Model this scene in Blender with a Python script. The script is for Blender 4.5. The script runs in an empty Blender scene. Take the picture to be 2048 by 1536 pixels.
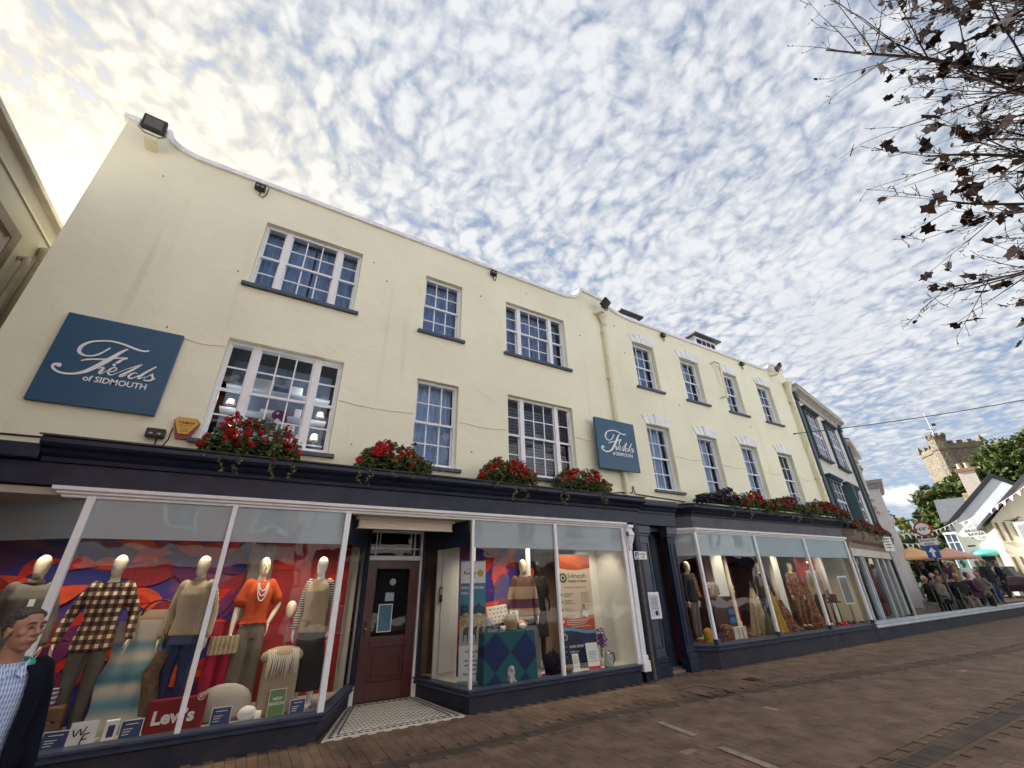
import bpy, math, random
from mathutils import Vector, Matrix
random.seed(7)
R = math.radians
SC = bpy.context.scene
COL = SC.collection
# ------------------------------------------------------------------ camera
CAM_Z = 1.6
def camera():
    pitch, yaw, roll = R(25.957), R(30.743), R(-1.448)
    f = Vector((math.sin(yaw)*math.cos(pitch), math.cos(yaw)*math.cos(pitch), math.sin(pitch)))
    r0 = Vector((math.cos(yaw), -math.sin(yaw), 0)); u0 = r0.cross(f)
    r = r0*math.cos(roll)+u0*math.sin(roll); u = u0*math.cos(roll)-r0*math.sin(roll)
    cd = bpy.data.cameras.new('camera'); cd.sensor_width = 36; cd.lens = 831.32/2048*36
    cd.clip_start = 0.05; cd.clip_end = 3000
    o = bpy.data.objects.new('camera', cd); COL.objects.link(o)
    m = Matrix((r, u, -f)).transposed().to_4x4(); m.translation = (0, 0, CAM_Z)
    o.matrix_world = m
    SC.camera = o
camera()
# ------------------------------------------------------------------ sky, sun, exposure
SUN_EL, SUN_AZ = R(34.5), R(-25.5)          # azimuth from +Y towards +X: the sun stands behind the shop, to its left
SUN_DIR = Vector((math.sin(SUN_AZ)*math.cos(SUN_EL), math.cos(SUN_AZ)*math.cos(SUN_EL), math.sin(SUN_EL)))
def world():
    w = bpy.data.worlds.new('World'); SC.world = w; w.use_nodes = True
    w.cycles.sampling_method = 'MANUAL'; w.cycles.sample_map_resolution = 512
    nt = w.node_tree; N = nt.nodes; L = nt.links; N.clear()
    def nd(t, **k):
        n = N.new(t)
        for a, b in k.items(): setattr(n, a, b)
        return n
    def mth(op, a, b=None, c=None, clamp=False):
        n = nd('ShaderNodeMath', operation=op, use_clamp=clamp)
        for i, v in enumerate((a, b, c)):
            if v is None: continue
            if isinstance(v, (int, float)): n.inputs[i].default_value = v
            else: L.new(v, n.inputs[i])
        return n.outputs[0]
    def sstep(v, a, b):
        n = nd('ShaderNodeMapRange', interpolation_type='SMOOTHSTEP')
        L.new(v, n.inputs[0]); n.inputs[1].default_value = a; n.inputs[2].default_value = b
        return n.outputs[0]
    def mix(f, a, b):
        n = nd('ShaderNodeMix', data_type='RGBA')
        for i, v in ((0, f), (6, a), (7, b)):
            if isinstance(v, (int, float)): n.inputs[i].default_value = v
            elif isinstance(v, tuple): n.inputs[i].default_value = (*v, 1)
            else: L.new(v, n.inputs[i])
        return n.outputs[2]
    out = nd('ShaderNodeOutputWorld'); bg = nd('ShaderNodeBackground'); bg.inputs[1].default_value = 0.072
    L.new(bg.outputs[0], out.inputs[0])
    sky = nd('ShaderNodeTexSky', sky_type='NISHITA', sun_disc=False, sun_elevation=SUN_EL, sun_rotation=SUN_AZ)
    sky.air_density = 1.0; sky.dust_density = 0.6; sky.ozone_density = 2.0
    tc = nd('ShaderNodeTexCoord'); sep = nd('ShaderNodeSeparateXYZ'); L.new(tc.outputs['Generated'], sep.inputs[0])
    z = mth('MAXIMUM', sep.outputs[2], 0.0)
    den = mth('ADD', z, 0.16)
    px = mth('DIVIDE', sep.outputs[0], den); py = mth('DIVIDE', sep.outputs[1], den)
    cb = nd('ShaderNodeCombineXYZ'); L.new(px, cb.inputs[0]); L.new(py, cb.inputs[1])
    def noise(scale, detail=4, rough=.55, dist=0., vec=None, loc=(0,0,0), sc=(1,1,1), rot=0):
        mp = nd('ShaderNodeMapping'); L.new(vec or cb.outputs[0], mp.inputs[0])
        mp.inputs['Location'].default_value = loc; mp.inputs['Scale'].default_value = sc; mp.inputs['Rotation'].default_value = (0, 0, rot)
        n = nd('ShaderNodeTexNoise'); L.new(mp.outputs[0], n.inputs['Vector'])
        n.inputs['Scale'].default_value = scale; n.inputs['Detail'].default_value = detail
        n.inputs['Roughness'].default_value = rough; n.inputs['Distortion'].default_value = dist
        return n
    # warped coordinates for the mackerel cells
    def warp(src, scale, det, amp):
        wn = noise(scale, det, .6, vec=src); cen = nd('ShaderNodeVectorMath', operation='SUBTRACT'); L.new(wn.outputs['Color'], cen.inputs[0]); cen.inputs[1].default_value = (.5, .5, .5)
        w_ = nd('ShaderNodeVectorMath', operation='MULTIPLY_ADD'); L.new(cen.outputs[0], w_.inputs[0]); w_.inputs[1].default_value = (amp, amp, 0); L.new(src, w_.inputs[2]); return w_.outputs[0]
    w1 = warp(cb.outputs[0], 1.5, 2, .16); wv = warp(w1, 12, 3, .055)
    mpc = nd('ShaderNodeMapping'); L.new(wv, mpc.inputs[0]); mpc.inputs['Rotation'].default_value = (0, 0, R(30)); mpc.inputs['Scale'].default_value = (1.0, .74, 1)
    def cell(scale, sm, edge=False):
        vo = nd('ShaderNodeTexVoronoi', feature='DISTANCE_TO_EDGE' if edge else 'SMOOTH_F1'); L.new(mpc.outputs[0], vo.inputs['Vector'])
        vo.inputs['Scale'].default_value = scale; vo.inputs['Randomness'].default_value = 1
        if not edge: vo.inputs['Smoothness'].default_value = sm
        return vo.outputs['Distance']
    seam = sstep(cell(14, 0, True), .0, .30); seam2 = sstep(cell(29, 0, True), .0, .34)
    puff = mth('SUBTRACT', .6, cell(23, .55))
    fine = mth('SUBTRACT', noise(28, 5, .6, 0, vec=w1).outputs[0], .5)
    big = mth('SUBTRACT', noise(1.3, 4, .55, .2, loc=(7.4, 2.9, 0)).outputs[0], .5)
    patch = sstep(noise(2.1, 3, .5, loc=(1.3, 5.2, 0)).outputs[0], .36, .62)       # where the seams open up
    streak = mth('SUBTRACT', noise(3.4, 5, .6, .35, loc=(.3, .4, 0), sc=(.30, 1.3, 1), rot=R(-14)).outputs[0], .5)
    low = sstep(px, 1.2, 4.2)          # the layer thins to veils down the street
    d = mth('ADD', mth('MULTIPLY', mth('MULTIPLY', mth('SUBTRACT', seam, .75), mth('ADD', mth('MULTIPLY', patch, .50), .10)), .62), mth('MULTIPLY', mth('SUBTRACT', seam2, .7), .24))
    d = mth('ADD', d, mth('MULTIPLY', puff, .42)); d = mth('ADD', d, mth('MULTIPLY', fine, 1.15)); d = mth('ADD', d, mth('MULTIPLY', big, .80)); d = mth('ADD', d, .85)
    d2 = mth('ADD', mth('MULTIPLY', streak, 1.2), mth('MULTIPLY', fine, .5)); d2 = mth('ADD', d2, mth('MULTIPLY', puff, .5)); d2 = mth('ADD', d2, mth('MULTIPLY', big, .5)); d2 = mth('ADD', d2, .34)
    nmix = nd('ShaderNodeMix', data_type='FLOAT'); L.new(low, nmix.inputs[0]); L.new(d, nmix.inputs[2]); L.new(d2, nmix.inputs[3])
    dens = nmix.outputs[0]
    mask = sstep(dens, .08, .60)
    thick = sstep(mth('ADD', mth('MULTIPLY', big, 2.2), mth('MULTIPLY', fine, .5)), .05, .62)
    # sun glow through the layer
    dt = nd('ShaderNodeVectorMath', operation='DOT_PRODUCT'); L.new(tc.outputs['Generated'], dt.inputs[0]); dt.inputs[1].default_value = SUN_DIR
    cs = mth('MAXIMUM', dt.outputs['Value'], 0)
    g1 = mth('POWER', cs, 14); g2 = mth('POWER', cs, 500)
    body = sstep(dens, .36, 1.02)
    lit = mix(body, (3.3, 3.65, 4.3), (5.75, 5.85, 5.95))
    lit = mix(mth('MULTIPLY', thick, .6), lit, (4.1, 4.4, 4.8))
    glow = mix(g1, (0, 0, 0), (2.6, 1.75, -.8))
    glow2 = mix(g2, (0, 0, 0), (5, 4.4, 2.6))
    ad = nd('ShaderNodeMix', data_type='RGBA', blend_type='ADD'); ad.inputs[0].default_value = 1; L.new(lit, ad.inputs[6]); L.new(glow, ad.inputs[7])
    ad2 = nd('ShaderNodeMix', data_type='RGBA', blend_type='ADD'); ad2.inputs[0].default_value = 1; L.new(ad.outputs[2], ad2.inputs[6]); L.new(glow2, ad2.inputs[7])
    veil = mth('MULTIPLY', mth('SUBTRACT', 1.0, low), .30)
    mk = mth('ADD', mth('MULTIPLY', mask, mth('SUBTRACT', .95, veil)), veil)
    skyc = nd('ShaderNodeMix', data_type='RGBA', blend_type='MULTIPLY'); skyc.inputs[0].default_value = 1
    L.new(sky.outputs[0], skyc.inputs[6]); skyc.inputs[7].default_value = (.78, .90, 1.0, 1)
    c = mix(mk, skyc.outputs[2], ad2.outputs[2])
    # one small cumulus low over the trees
    az, el = R(73.0), R(7.2)
    cd = Vector((math.sin(az)*math.cos(el), math.cos(az)*math.cos(el), math.sin(el)))
    rt = Vector((math.cos(az), -math.sin(az), 0)); up = rt.cross(cd)
    def dotc(v):
        n = nd('ShaderNodeVectorMath', operation='DOT_PRODUCT'); L.new(tc.outputs['Generated'], n.inputs[0]); n.inputs[1].default_value = v; return n.outputs['Value']
    cn = nd('ShaderNodeTexNoise'); L.new(tc.outputs['Generated'], cn.inputs['Vector']); cn.inputs['Scale'].default_value = 45; cn.inputs['Detail'].default_value = 5
    ex = mth('DIVIDE', dotc(rt), .040); ey = mth('DIVIDE', dotc(up), .020)
    rr = mth('SQRT', mth('ADD', mth('MULTIPLY', ex, ex), mth('MULTIPLY', ey, ey)))
    rr = mth('ADD', rr, mth('MULTIPLY', mth('SUBTRACT', cn.outputs[0], .5), 1.1))
    cm = mth('MULTIPLY', sstep(rr, 1.0, .55), mth('GREATER_THAN', dotc(cd), .5))
    c = mix(cm, c, (6.6, 6.6, 6.5))
    L.new(c, bg.inputs[0])
world()
def sun():
    s = bpy.data.lights.new('sun', 'SUN'); s.energy = 5.0; s.angle = R(1.0); s.color = (1, .97, .92)
    o = bpy.data.objects.new('sun', s); COL.objects.link(o)
    o.rotation_euler = (-SUN_DIR).to_track_quat('-Z', 'Y').to_euler(); o.location = (0, 0, 40)
sun()
SC.view_settings.view_transform = 'Standard'; SC.view_settings.look = 'None'
SC.view_settings.gamma = 1.0; SC.view_settings.exposure = 1.15; SC.view_settings.use_curve_mapping = False
SC.cycles.max_bounces = 8; SC.cycles.transparent_max_bounces = 24; SC.cycles.caustics_reflective = False; SC.cycles.caustics_refractive = False
SC.cycles.sample_clamp_indirect = 4.0
# ------------------------------------------------------------------ helpers: geometry
class MB:
    def __init__(s): s.v = []; s.f = []; s.m = []; s.sm = []
    def add(s, vs, fs, m=0, smooth=False):
        o = len(s.v); s.v += [tuple(p) for p in vs]
        for f in fs: s.f.append([i+o for i in f]); s.m.append(m); s.sm.append(smooth)
        return s
    def box(s, x0, x1, y0, y1, z0, z1, m=0):
        v = [(x0,y0,z0),(x1,y0,z0),(x1,y1,z0),(x0,y1,z0),(x0,y0,z1),(x1,y0,z1),(x1,y1,z1),(x0,y1,z1)]
        return s.add(v, [(0,3,2,1),(4,5,6,7),(0,1,5,4),(1,2,6,5),(2,3,7,6),(3,0,4,7)], m)
    def obox(s, c, sx, sy, sz, rz=0, rx=0, ry=0, m=0):
        M = Matrix.Translation(c) @ Matrix.Rotation(rz,4,'Z') @ Matrix.Rotation(ry,4,'Y') @ Matrix.Rotation(rx,4,'X')
        t = MB().box(-sx/2,sx/2,-sy/2,sy/2,-sz/2,sz/2)
        return s.add([M @ Vector(p) for p in t.v], t.f, m)
    def quad(s, a, b, c, d, m=0): return s.add([a,b,c,d], [(0,1,2,3)], m)
    def prism(s, poly, fn, t0, t1, m=0, smooth=False):
        n = len(poly); v = [fn(a,b,t0) for a,b in poly]+[fn(a,b,t1) for a,b in poly]
        f = [tuple(range(n)), tuple(range(2*n-1,n-1,-1))]
        s.add(v, f, m)
        return s.add(v, [(i,i+n,(i+1)%n+n,(i+1)%n) for i in range(n)], m, smooth)
    def prX(s, poly, x0, x1, m=0): return s.prism(poly, lambda a,b,t:(t,a,b), x0, x1, m)   # poly in (y,z)
    def prY(s, poly, y0, y1, m=0, smooth=False): return s.prism(poly, lambda a,b,t:(a,t,b), y0, y1, m, smooth)   # poly in (x,z)
    def prZ(s, poly, z0, z1, m=0): return s.prism(poly, lambda a,b,t:(a,b,t), z0, z1, m)   # poly in (x,y)
    def sweep(s, prof, path, m=0, closed=False, smooth=False):
        # prof: (outward offset, z); path: plan polyline, outward = right-hand side of travel
        n = len(path); rows = []
        for i, p in enumerate(path):
            p = Vector(p)
            d0 = (p-Vector(path[i-1])).normalized() if i > 0 else None
            d1 = (Vector(path[i+1])-p).normalized() if i < n-1 else None
            if d0 is None: d0 = d1
            if d1 is None: d1 = d0
            n0 = Vector((d0.y,-d0.x)); n1 = Vector((d1.y,-d1.x)); b = (n0+n1)
            b = b/ max(.2, b.length_squared/2) if b.length > 1e-6 else n0
            rows.append([(p.x+b.x*o, p.y+b.y*o, z) for o, z in prof])
        k = len(prof); v = [q for r in rows for q in r]; f = []
        for i in range(n-1):
            for j in range(k if closed else k-1):
                jj = (j+1) % k
                f.append((i*k+j, (i+1)*k+j, (i+1)*k+jj, i*k+jj))
        s.add(v, f, m, smooth)
        if closed: s.add(v, [tuple(range(k)), tuple((n-1)*k+j for j in range(k-1,-1,-1))], m)
        return s
    def tube(s, pts, rad, n=8, m=0, smooth=True, cap=True, flat=None):
        pts = [Vector(p) for p in pts]
        if isinstance(rad, (int, float)): rad = [rad]*len(pts)
        rows = []; up = None
        for i, p in enumerate(pts):
            d = (pts[min(i+1,len(pts)-1)]-pts[max(i-1,0)])
            d = d.normalized() if d.length > 1e-9 else Vector((0,0,1))
            if up is None: up = Vector((0,1,0)) if abs(d.y) < .9 else Vector((1,0,0))
            a = (up-d*up.dot(d)).normalized(); b = d.cross(a); up = a
            r = rad[i]; ra, rb = r if isinstance(r, tuple) else (r, r)
            rows.append([p+a*ra*math.cos(2*math.pi*j/n)+b*rb*math.sin(2*math.pi*j/n) for j in range(n)])
        v = [q for r in rows for q in r]
        f = [(i*n+j, i*n+(j+1)%n, (i+1)*n+(j+1)%n, (i+1)*n+j) for i in range(len(pts)-1) for j in range(n)]
        s.add(v, f, m, smooth)
        if cap: s.add(v, [tuple(range(n-1,-1,-1)), tuple((len(pts)-1)*n+j for j in range(n))], m)
        return s
    def ball(s, c, r, nu=10, nv=7, m=0, smooth=True, M=None):
        if isinstance(r, (int, float)): r = (r,r,r)
        v = []; f = []
        for i in range(nv+1):
            t = math.pi*i/nv
            for j in range(nu):
                p = 2*math.pi*j/nu
                q = Vector((r[0]*math.sin(t)*math.cos(p), r[1]*math.sin(t)*math.sin(p), r[2]*math.cos(t)))
                if M: q = M @ q
                v.append(q+Vector(c))
        for i in range(nv):
            for j in range(nu): f.append((i*nu+j, (i+1)*nu+j, (i+1)*nu+(j+1)%nu, i*nu+(j+1)%nu))
        return s.add(v, f, m, smooth)
    def lathe(s, prof, c=(0,0,0), n=14, m=0, smooth=True):
        v = []; f = []
        for r, z in prof: v += [(c[0]+r*math.cos(2*math.pi*j/n), c[1]+r*math.sin(2*math.pi*j/n), c[2]+z) for j in range(n)]
        for i in range(len(prof)-1):
            for j in range(n): f.append((i*n+j, i*n+(j+1)%n, (i+1)*n+(j+1)%n, (i+1)*n+j))
        s.add(v, f, m, smooth)
        k = (len(prof)-1)*n
        return s.add(v, [tuple(range(n-1,-1,-1)), tuple(k+j for j in range(n))], m)
    def xf(s, M): s.v = [tuple(M @ Vector(p)) for p in s.v]; return s
    def join(s, o, m=None):
        k = len(s.v); s.v += o.v
        s.f += [[i+k for i in f] for f in o.f]; s.m += o.m if m is None else [m]*len(o.m); s.sm += o.sm
        return s
    def mesh(s, name, mats):
        me = bpy.data.meshes.new(name); me.from_pydata(s.v, [], s.f)
        for k in (mats if isinstance(mats, (list, tuple)) else [mats]): me.materials.append(k)
        me.polygons.foreach_set('material_index', s.m); me.polygons.foreach_set('use_smooth', s.sm); me.update()
        return me
    def build(s, name, mats, parent=None, bevel=0, **tags): return link(name, s.mesh(name, mats), parent, bevel, **tags)
def link(name, me, parent=None, bevel=0, loc=None, rz=0, **tags):
    o = bpy.data.objects.new(name, me); COL.objects.link(o)
    if loc is not None: o.location = loc
    if rz: o.rotation_euler = (0, 0, rz)
    if parent is not None: o.parent = parent
    if bevel:
        b = o.modifiers.new('bevel', 'BEVEL'); b.width = bevel; b.segments = 2; b.limit_method = 'ANGLE'; b.angle_limit = R(40)
    for k, v in tags.items():
        if v: o[k] = v
    return o
def thing(name, label, category, loc=(0,0,0), rz=0, group=None):
    o = bpy.data.objects.new(name, None); COL.objects.link(o); o.location = loc; o.rotation_euler = (0, 0, rz); o.empty_display_size = .2
    o['label'] = label; o['category'] = category
    if group: o['group'] = group
    return o
def base_thing(name, label, category, loc, group=None):
    """Empty at the base; its parts are modelled in world coordinates."""
    o = thing(name, label, category, loc, 0, group); o['_w'] = 1
    return o
def part(mb, name, mats, parent, bevel=0, **tags):
    o = mb.build(name, mats, parent, bevel, **tags)
    if parent.get('_w'): o.matrix_parent_inverse = Matrix.Translation(-Vector(parent.location))
    return o
def copy_tree(o, parent=None):
    c = o.copy(); COL.objects.link(c)
    if parent is not None: c.parent = parent; c.matrix_parent_inverse = o.matrix_parent_inverse
    for ch in list(o.children): copy_tree(ch, c)
    return c
def stroke(pts, y, depth, scale=1.0, ox=0, oz=0, sub=4):
    """Flat pen stroke (x, z, width) with smooth interpolation, extruded from y towards -y."""
    P = []
    for i in range(len(pts)-1):
        p0 = pts[max(i-1,0)]; p1 = pts[i]; p2 = pts[i+1]; p3 = pts[min(i+2,len(pts)-1)]
        for k in range(sub):
            t = k/sub
            P.append([.5*((2*b)+(c-a)*t+(2*a-5*b+4*c-d)*t*t+(-a+3*b-3*c+d)*t**3) for a,b,c,d in zip(p0,p1,p2,p3)])
    P.append(list(pts[-1])); v = []; n = len(P)
    for i, p in enumerate(P):
        a = P[max(i-1,0)]; b = P[min(i+1,n-1)]; dx, dz = b[0]-a[0], b[1]-a[1]; l = math.hypot(dx,dz) or 1
        w = max(p[2],1)/2; nx, nz = -dz/l*w, dx/l*w
        for yy in (y, y-depth):
            v += [(ox+(p[0]+nx)*scale, yy, oz+(p[1]+nz)*scale), (ox+(p[0]-nx)*scale, yy, oz+(p[1]-nz)*scale)]
    f = []
    for i in range(n-1):
        a, b = i*4, (i+1)*4
        f += [(a+2,a+3,b+3,b+2), (a,a+2,b+2,b), (a+3,a+1,b+1,b+3)]
    return MB().add(v, f)
def text_mb(body, size, M, depth=.002, align='LEFT', shear=0, bold=0, space=1.0, sx=1.0):
    cu = bpy.data.curves.new('t', 'FONT'); cu.body = body; cu.size = size; cu.extrude = depth/2; cu.align_x = align; cu.shear = shear
    cu.offset = bold; cu.space_character = space; cu.resolution_u = 3
    ob = bpy.data.objects.new('t', cu)
    me = bpy.data.meshes.new_from_object(ob)
    mb = MB(); S = Matrix.Diagonal((sx,1,1,1))
    mb.add([M @ S @ v.co for v in me.vertices], [tuple(p.vertices) for p in me.polygons])
    bpy.data.objects.remove(ob); bpy.data.curves.remove(cu); bpy.data.meshes.remove(me)
    return mb
def wallM(x, y, z, rz=0):
    """Text frame standing upright, read from -Y."""
    return Matrix.Translation((x,y,z)) @ Matrix.Rotation(rz,4,'Z') @ Matrix.Rotation(R(90),4,'X')
# ------------------------------------------------------------------ helpers: materials
MATS = {}
def mat(name, col, rough=.6, metal=0., var=.12, vscale=3., bump=0., bscale=60., spec=.5, col2=None, sheen=0, detail=4, coat=0, emit=None, sc=(1,1,1)):
    if name in MATS: return MATS[name]
    m = bpy.data.materials.new(name); m.use_nodes = True; nt = m.node_tree; N = nt.nodes; L = nt.links
    b = N['Principled BSDF']; b.inputs['Roughness'].default_value = rough; b.inputs['Metallic'].default_value = metal
    b.inputs['Specular IOR Level'].default_value = spec; b.inputs['Base Color'].default_value = (*col, 1)
    if coat: b.inputs['Coat Weight'].default_value = coat; b.inputs['Coat Roughness'].default_value = .15
    if sheen: b.inputs['Sheen Weight'].default_value = sheen
    if emit: b.inputs['Emission Color'].default_value = (*emit[0], 1); b.inputs['Emission Strength'].default_value = emit[1]
    tc = N.new('ShaderNodeTexCoord'); mp = N.new('ShaderNodeMapping'); L.new(tc.outputs['Object'], mp.inputs[0]); mp.inputs['Scale'].default_value = sc
    if var or col2:
        n = N.new('ShaderNodeTexNoise'); n.inputs['Scale'].default_value = vscale; n.inputs['Detail'].default_value = detail; n.inputs['Roughness'].default_value = .62
        L.new(mp.outputs[0], n.inputs['Vector'])
        r = N.new('ShaderNodeValToRGB'); L.new(n.outputs[0], r.inputs[0])
        r.color_ramp.elements[0].position = .3; r.color_ramp.elements[1].position = .7
        c2 = col2 or tuple(min(1, c*(1+var)) for c in col); c1 = col if col2 else tuple(c*(1-var) for c in col)
        r.color_ramp.elements[0].color = (*c1, 1); r.color_ramp.elements[1].color = (*c2, 1)
        L.new(r.outputs[0], b.inputs['Base Color'])
    if bump:
        n2 = N.new('ShaderNodeTexNoise'); n2.inputs['Scale'].default_value = bscale; n2.inputs['Detail'].default_value = 5; L.new(mp.outputs[0], n2.inputs['Vector'])
        bp = N.new('ShaderNodeBump'); bp.inputs['Strength'].default_value = bump; bp.inputs['Distance'].default_value = .02
        L.new(n2.outputs[0], bp.inputs['Height']); L.new(bp.outputs[0], b.inputs['Normal'])
    MATS[name] = m
    return m
def nodes_of(m): return m.node_tree.nodes, m.node_tree.links, m.node_tree.nodes['Principled BSDF']
def glass_mat(name, tint=(.9,.95,.95), ior=1.5, rough=0.0, boost=1.0):
    m = bpy.data.materials.new(name); m.use_nodes = True; N = m.node_tree.nodes; L = m.node_tree.links; N.clear()
    o = N.new('ShaderNodeOutputMaterial'); mx = N.new('ShaderNodeMixShader'); t = N.new('ShaderNodeBsdfTransparent'); g = N.new('ShaderNodeBsdfGlossy')
    t.inputs[0].default_value = (*tint, 1); g.inputs['Roughness'].default_value = rough
    fr = N.new('ShaderNodeFresnel'); fr.inputs[0].default_value = ior
    # old glass: slight waviness
    tc = N.new('ShaderNodeTexCoord'); n = N.new('ShaderNodeTexNoise'); n.inputs['Scale'].default_value = 2.2; n.inputs['Detail'].default_value = 1; L.new(tc.outputs['Object'], n.inputs['Vector'])
    bp = N.new('ShaderNodeBump'); bp.inputs['Strength'].default_value = .10; bp.inputs['Distance'].default_value = .05; L.new(n.outputs[0], bp.inputs['Height'])
    L.new(bp.outputs[0], g.inputs['Normal'])
    ml = N.new('ShaderNodeMath'); ml.operation = 'MULTIPLY'; ml.use_clamp = True; ml.inputs[1].default_value = boost; L.new(fr.outputs[0], ml.inputs[0])
    L.new(ml.outputs[0], mx.inputs[0]); L.new(t.outputs[0], mx.inputs[1]); L.new(g.outputs[0], mx.inputs[2]); L.new(mx.outputs[0], o.inputs[0])
    MATS[name] = m
    return m
def ramp_mat(name, stops, scale, detail=3, rough=.6, dist=1.5, sc=(1,1,1), bump=0, wave=False, coord='Object'):
    m = mat(name, stops[0][1], rough, var=0); N, L, b = nodes_of(m)
    tc = N.new('ShaderNodeTexCoord'); mp = N.new('ShaderNodeMapping'); mp.inputs['Scale'].default_value = sc; L.new(tc.outputs[coord], mp.inputs[0])
    n = N.new('ShaderNodeTexNoise'); n.inputs['Scale'].default_value = scale; n.inputs['Detail'].default_value = detail; n.inputs['Distortion'].default_value = dist
    L.new(mp.outputs[0], n.inputs['Vector'])
    r = N.new('ShaderNodeValToRGB'); L.new(n.outputs[0], r.inputs[0]); e = r.color_ramp.elements
    while len(e) < len(stops): e.new(.5)
    for i, (p, c) in enumerate(stops): e[i].position = p; e[i].color = (*c, 1)
    L.new(r.outputs[0], b.inputs['Base Color'])
    if bump:
        bp = N.new('ShaderNodeBump'); bp.inputs['Strength'].default_value = bump; bp.inputs['Distance'].default_value = .01
        L.new(n.outputs[0], bp.inputs['Height']); L.new(bp.outputs[0], b.inputs['Normal'])
    return m
# ------------------------------------------------------------------ materials
def cream_wall(name, col, tone=.05, crack=True):
    m = mat(name, col, .82, var=0); N, L, b = nodes_of(m)
    tc = N.new('ShaderNodeTexCoord')
    def nz(s, d, sc=(1,1,1), dist=0):
        mp = N.new('ShaderNodeMapping'); mp.inputs['Scale'].default_value = sc; L.new(tc.outputs['Object'], mp.inputs[0])
        n = N.new('ShaderNodeTexNoise'); n.inputs['Scale'].default_value = s; n.inputs['Detail'].default_value = d; n.inputs['Distortion'].default_value = dist; L.new(mp.outputs[0], n.inputs['Vector']); return n.outputs[0], mp
    a, _ = nz(.7, 6); r = N.new('ShaderNodeValToRGB'); L.new(a, r.inputs[0])
    r.color_ramp.elements[0].position = .25; r.color_ramp.elements[1].position = .7
    r.color_ramp.elements[0].color = (*[c*(1-tone*1.6) for c in col], 1); r.color_ramp.elements[1].color = (*col, 1)
    # rain streaks
    s, _ = nz(2.6, 5, (2.2, 2.2, .10)); r2 = N.new('ShaderNodeValToRGB'); L.new(s, r2.inputs[0])
    r2.color_ramp.elements[0].position = .62; r2.color_ramp.elements[1].position = .85; r2.color_ramp.elements[0].color = (1,1,1,1); r2.color_ramp.elements[1].color = (.86,.85,.81,1)
    mx = N.new('ShaderNodeMix'); mx.data_type = 'RGBA'; mx.blend_type = 'MULTIPLY'; mx.inputs[0].default_value = 1
    L.new(r.outputs[0], mx.inputs[6]); L.new(r2.outputs[0], mx.inputs[7]); L.new(mx.outputs[2], b.inputs['Base Color'])
    # undulating hand-floated render, ridges and fine grain
    u, _ = nz(1.7, 3, (1,1,1.4), .6); g, _ = nz(70, 3); rd, _ = nz(2.3, 3, (1,1,1.7), 1.2)
    rg = N.new('ShaderNodeValToRGB'); L.new(rd, rg.inputs[0]); e = rg.color_ramp.elements; e[0].position = .485; e[1].position = .53; e[0].color = (0,0,0,1); e[1].color = (0,0,0,1); k = e.new(.505); k.color = (1,1,1,1)
    pt, _ = nz(1.1, 2); rp = N.new('ShaderNodeMapRange'); L.new(pt, rp.inputs[0]); rp.inputs[1].default_value = .5; rp.inputs[2].default_value = .65
    def mth(op, x, y):
        n = N.new('ShaderNodeMath'); n.operation = op
        for i, v in enumerate((x, y)):
            if isinstance(v, (int, float)): n.inputs[i].default_value = v
            else: L.new(v, n.inputs[i])
        return n.outputs[0]
    rid = mth('MULTIPLY', mth('MULTIPLY', rg.outputs[0], rp.outputs[0]), .10 if crack else 0)
    hgt = mth('ADD', mth('ADD', mth('MULTIPLY', u, .9), mth('MULTIPLY', g, .05)), rid)
    bp = N.new('ShaderNodeBump'); bp.inputs['Strength'].default_value = .55; bp.inputs['Distance'].default_value = .035; L.new(hgt, bp.inputs['Height']); L.new(bp.outputs[0], b.inputs['Normal'])
    return m
M_CREAM = cream_wall('cream_masonry_paint', (.89,.878,.69), .07)
M_NEIGH = cream_wall('stained_beige_render', (.50,.46,.37), .35)
M_WHITE = mat('white_gloss_paint', (.82,.84,.88), .35, var=.05, vscale=8, bump=.05, bscale=30)
M_COPING = mat('white_coping_paint', (.80,.82,.86), .6, var=.12, vscale=5, bump=.15, bscale=25)
M_NAVY = mat('navy_gloss_paint', (.013,.019,.046), .42, var=.4, vscale=3.5, bump=.16, bscale=11, spec=.35)
M_PLINTH = mat('scuffed_navy_plinth', (.012,.017,.040), .55, vscale=2.6, detail=9, col2=(.040,.040,.048), bump=.3, bscale=16, spec=.3)
M_NAVY2 = mat('slate_blue_paint', (.046,.060,.098), .38, var=.2, vscale=5, bump=.08, bscale=18)
M_FASCIA2 = mat('weathered_grey_fascia', (.060,.062,.080), .5, var=.3, vscale=2.5, bump=.1, bscale=20)
M_SILL = mat('blue_grey_sill_paint', (.060,.085,.125), .5, var=.2, vscale=7)
M_LEAD = mat('lead_flashing', (.05,.05,.055), .55, var=.3, vscale=6, bump=.3, bscale=9)
M_FILM = mat('grey_frosted_window_film', (.44,.53,.60), .5, var=.04, vscale=1.5)
M_GLASS = glass_mat('shop_glass', (.95,.97,.97), boost=.68)
M_WGLASS = glass_mat('sky_tinted_sash_glass', (.70,.84,1.0), boost=.85)  # blue sky light on the panes is put into the glass tint
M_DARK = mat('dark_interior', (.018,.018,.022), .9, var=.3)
M_BLACK = mat('black_plastic', (.012,.012,.013), .4, var=.2)
M_STEEL = mat('grey_metal', (.30,.31,.32), .35, metal=.8, var=.1)
M_DOOR = mat('dark_mahogany', (.060,.008,.006), .32, var=.5, vscale=7, sc=(6,6,.6), coat=.3)
M_SLATE = mat('roof_slate', (.10,.105,.12), .7, var=.3, vscale=8, bump=.3, bscale=14)
M_IVORY = mat('ivory_board', (.74,.68,.58), .55, var=.06)
M_PAPER = mat('white_card', (.84,.84,.83), .6, var=.03)
M_INK = mat('dark_ink', (.02,.02,.03), .6, var=0)
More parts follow.
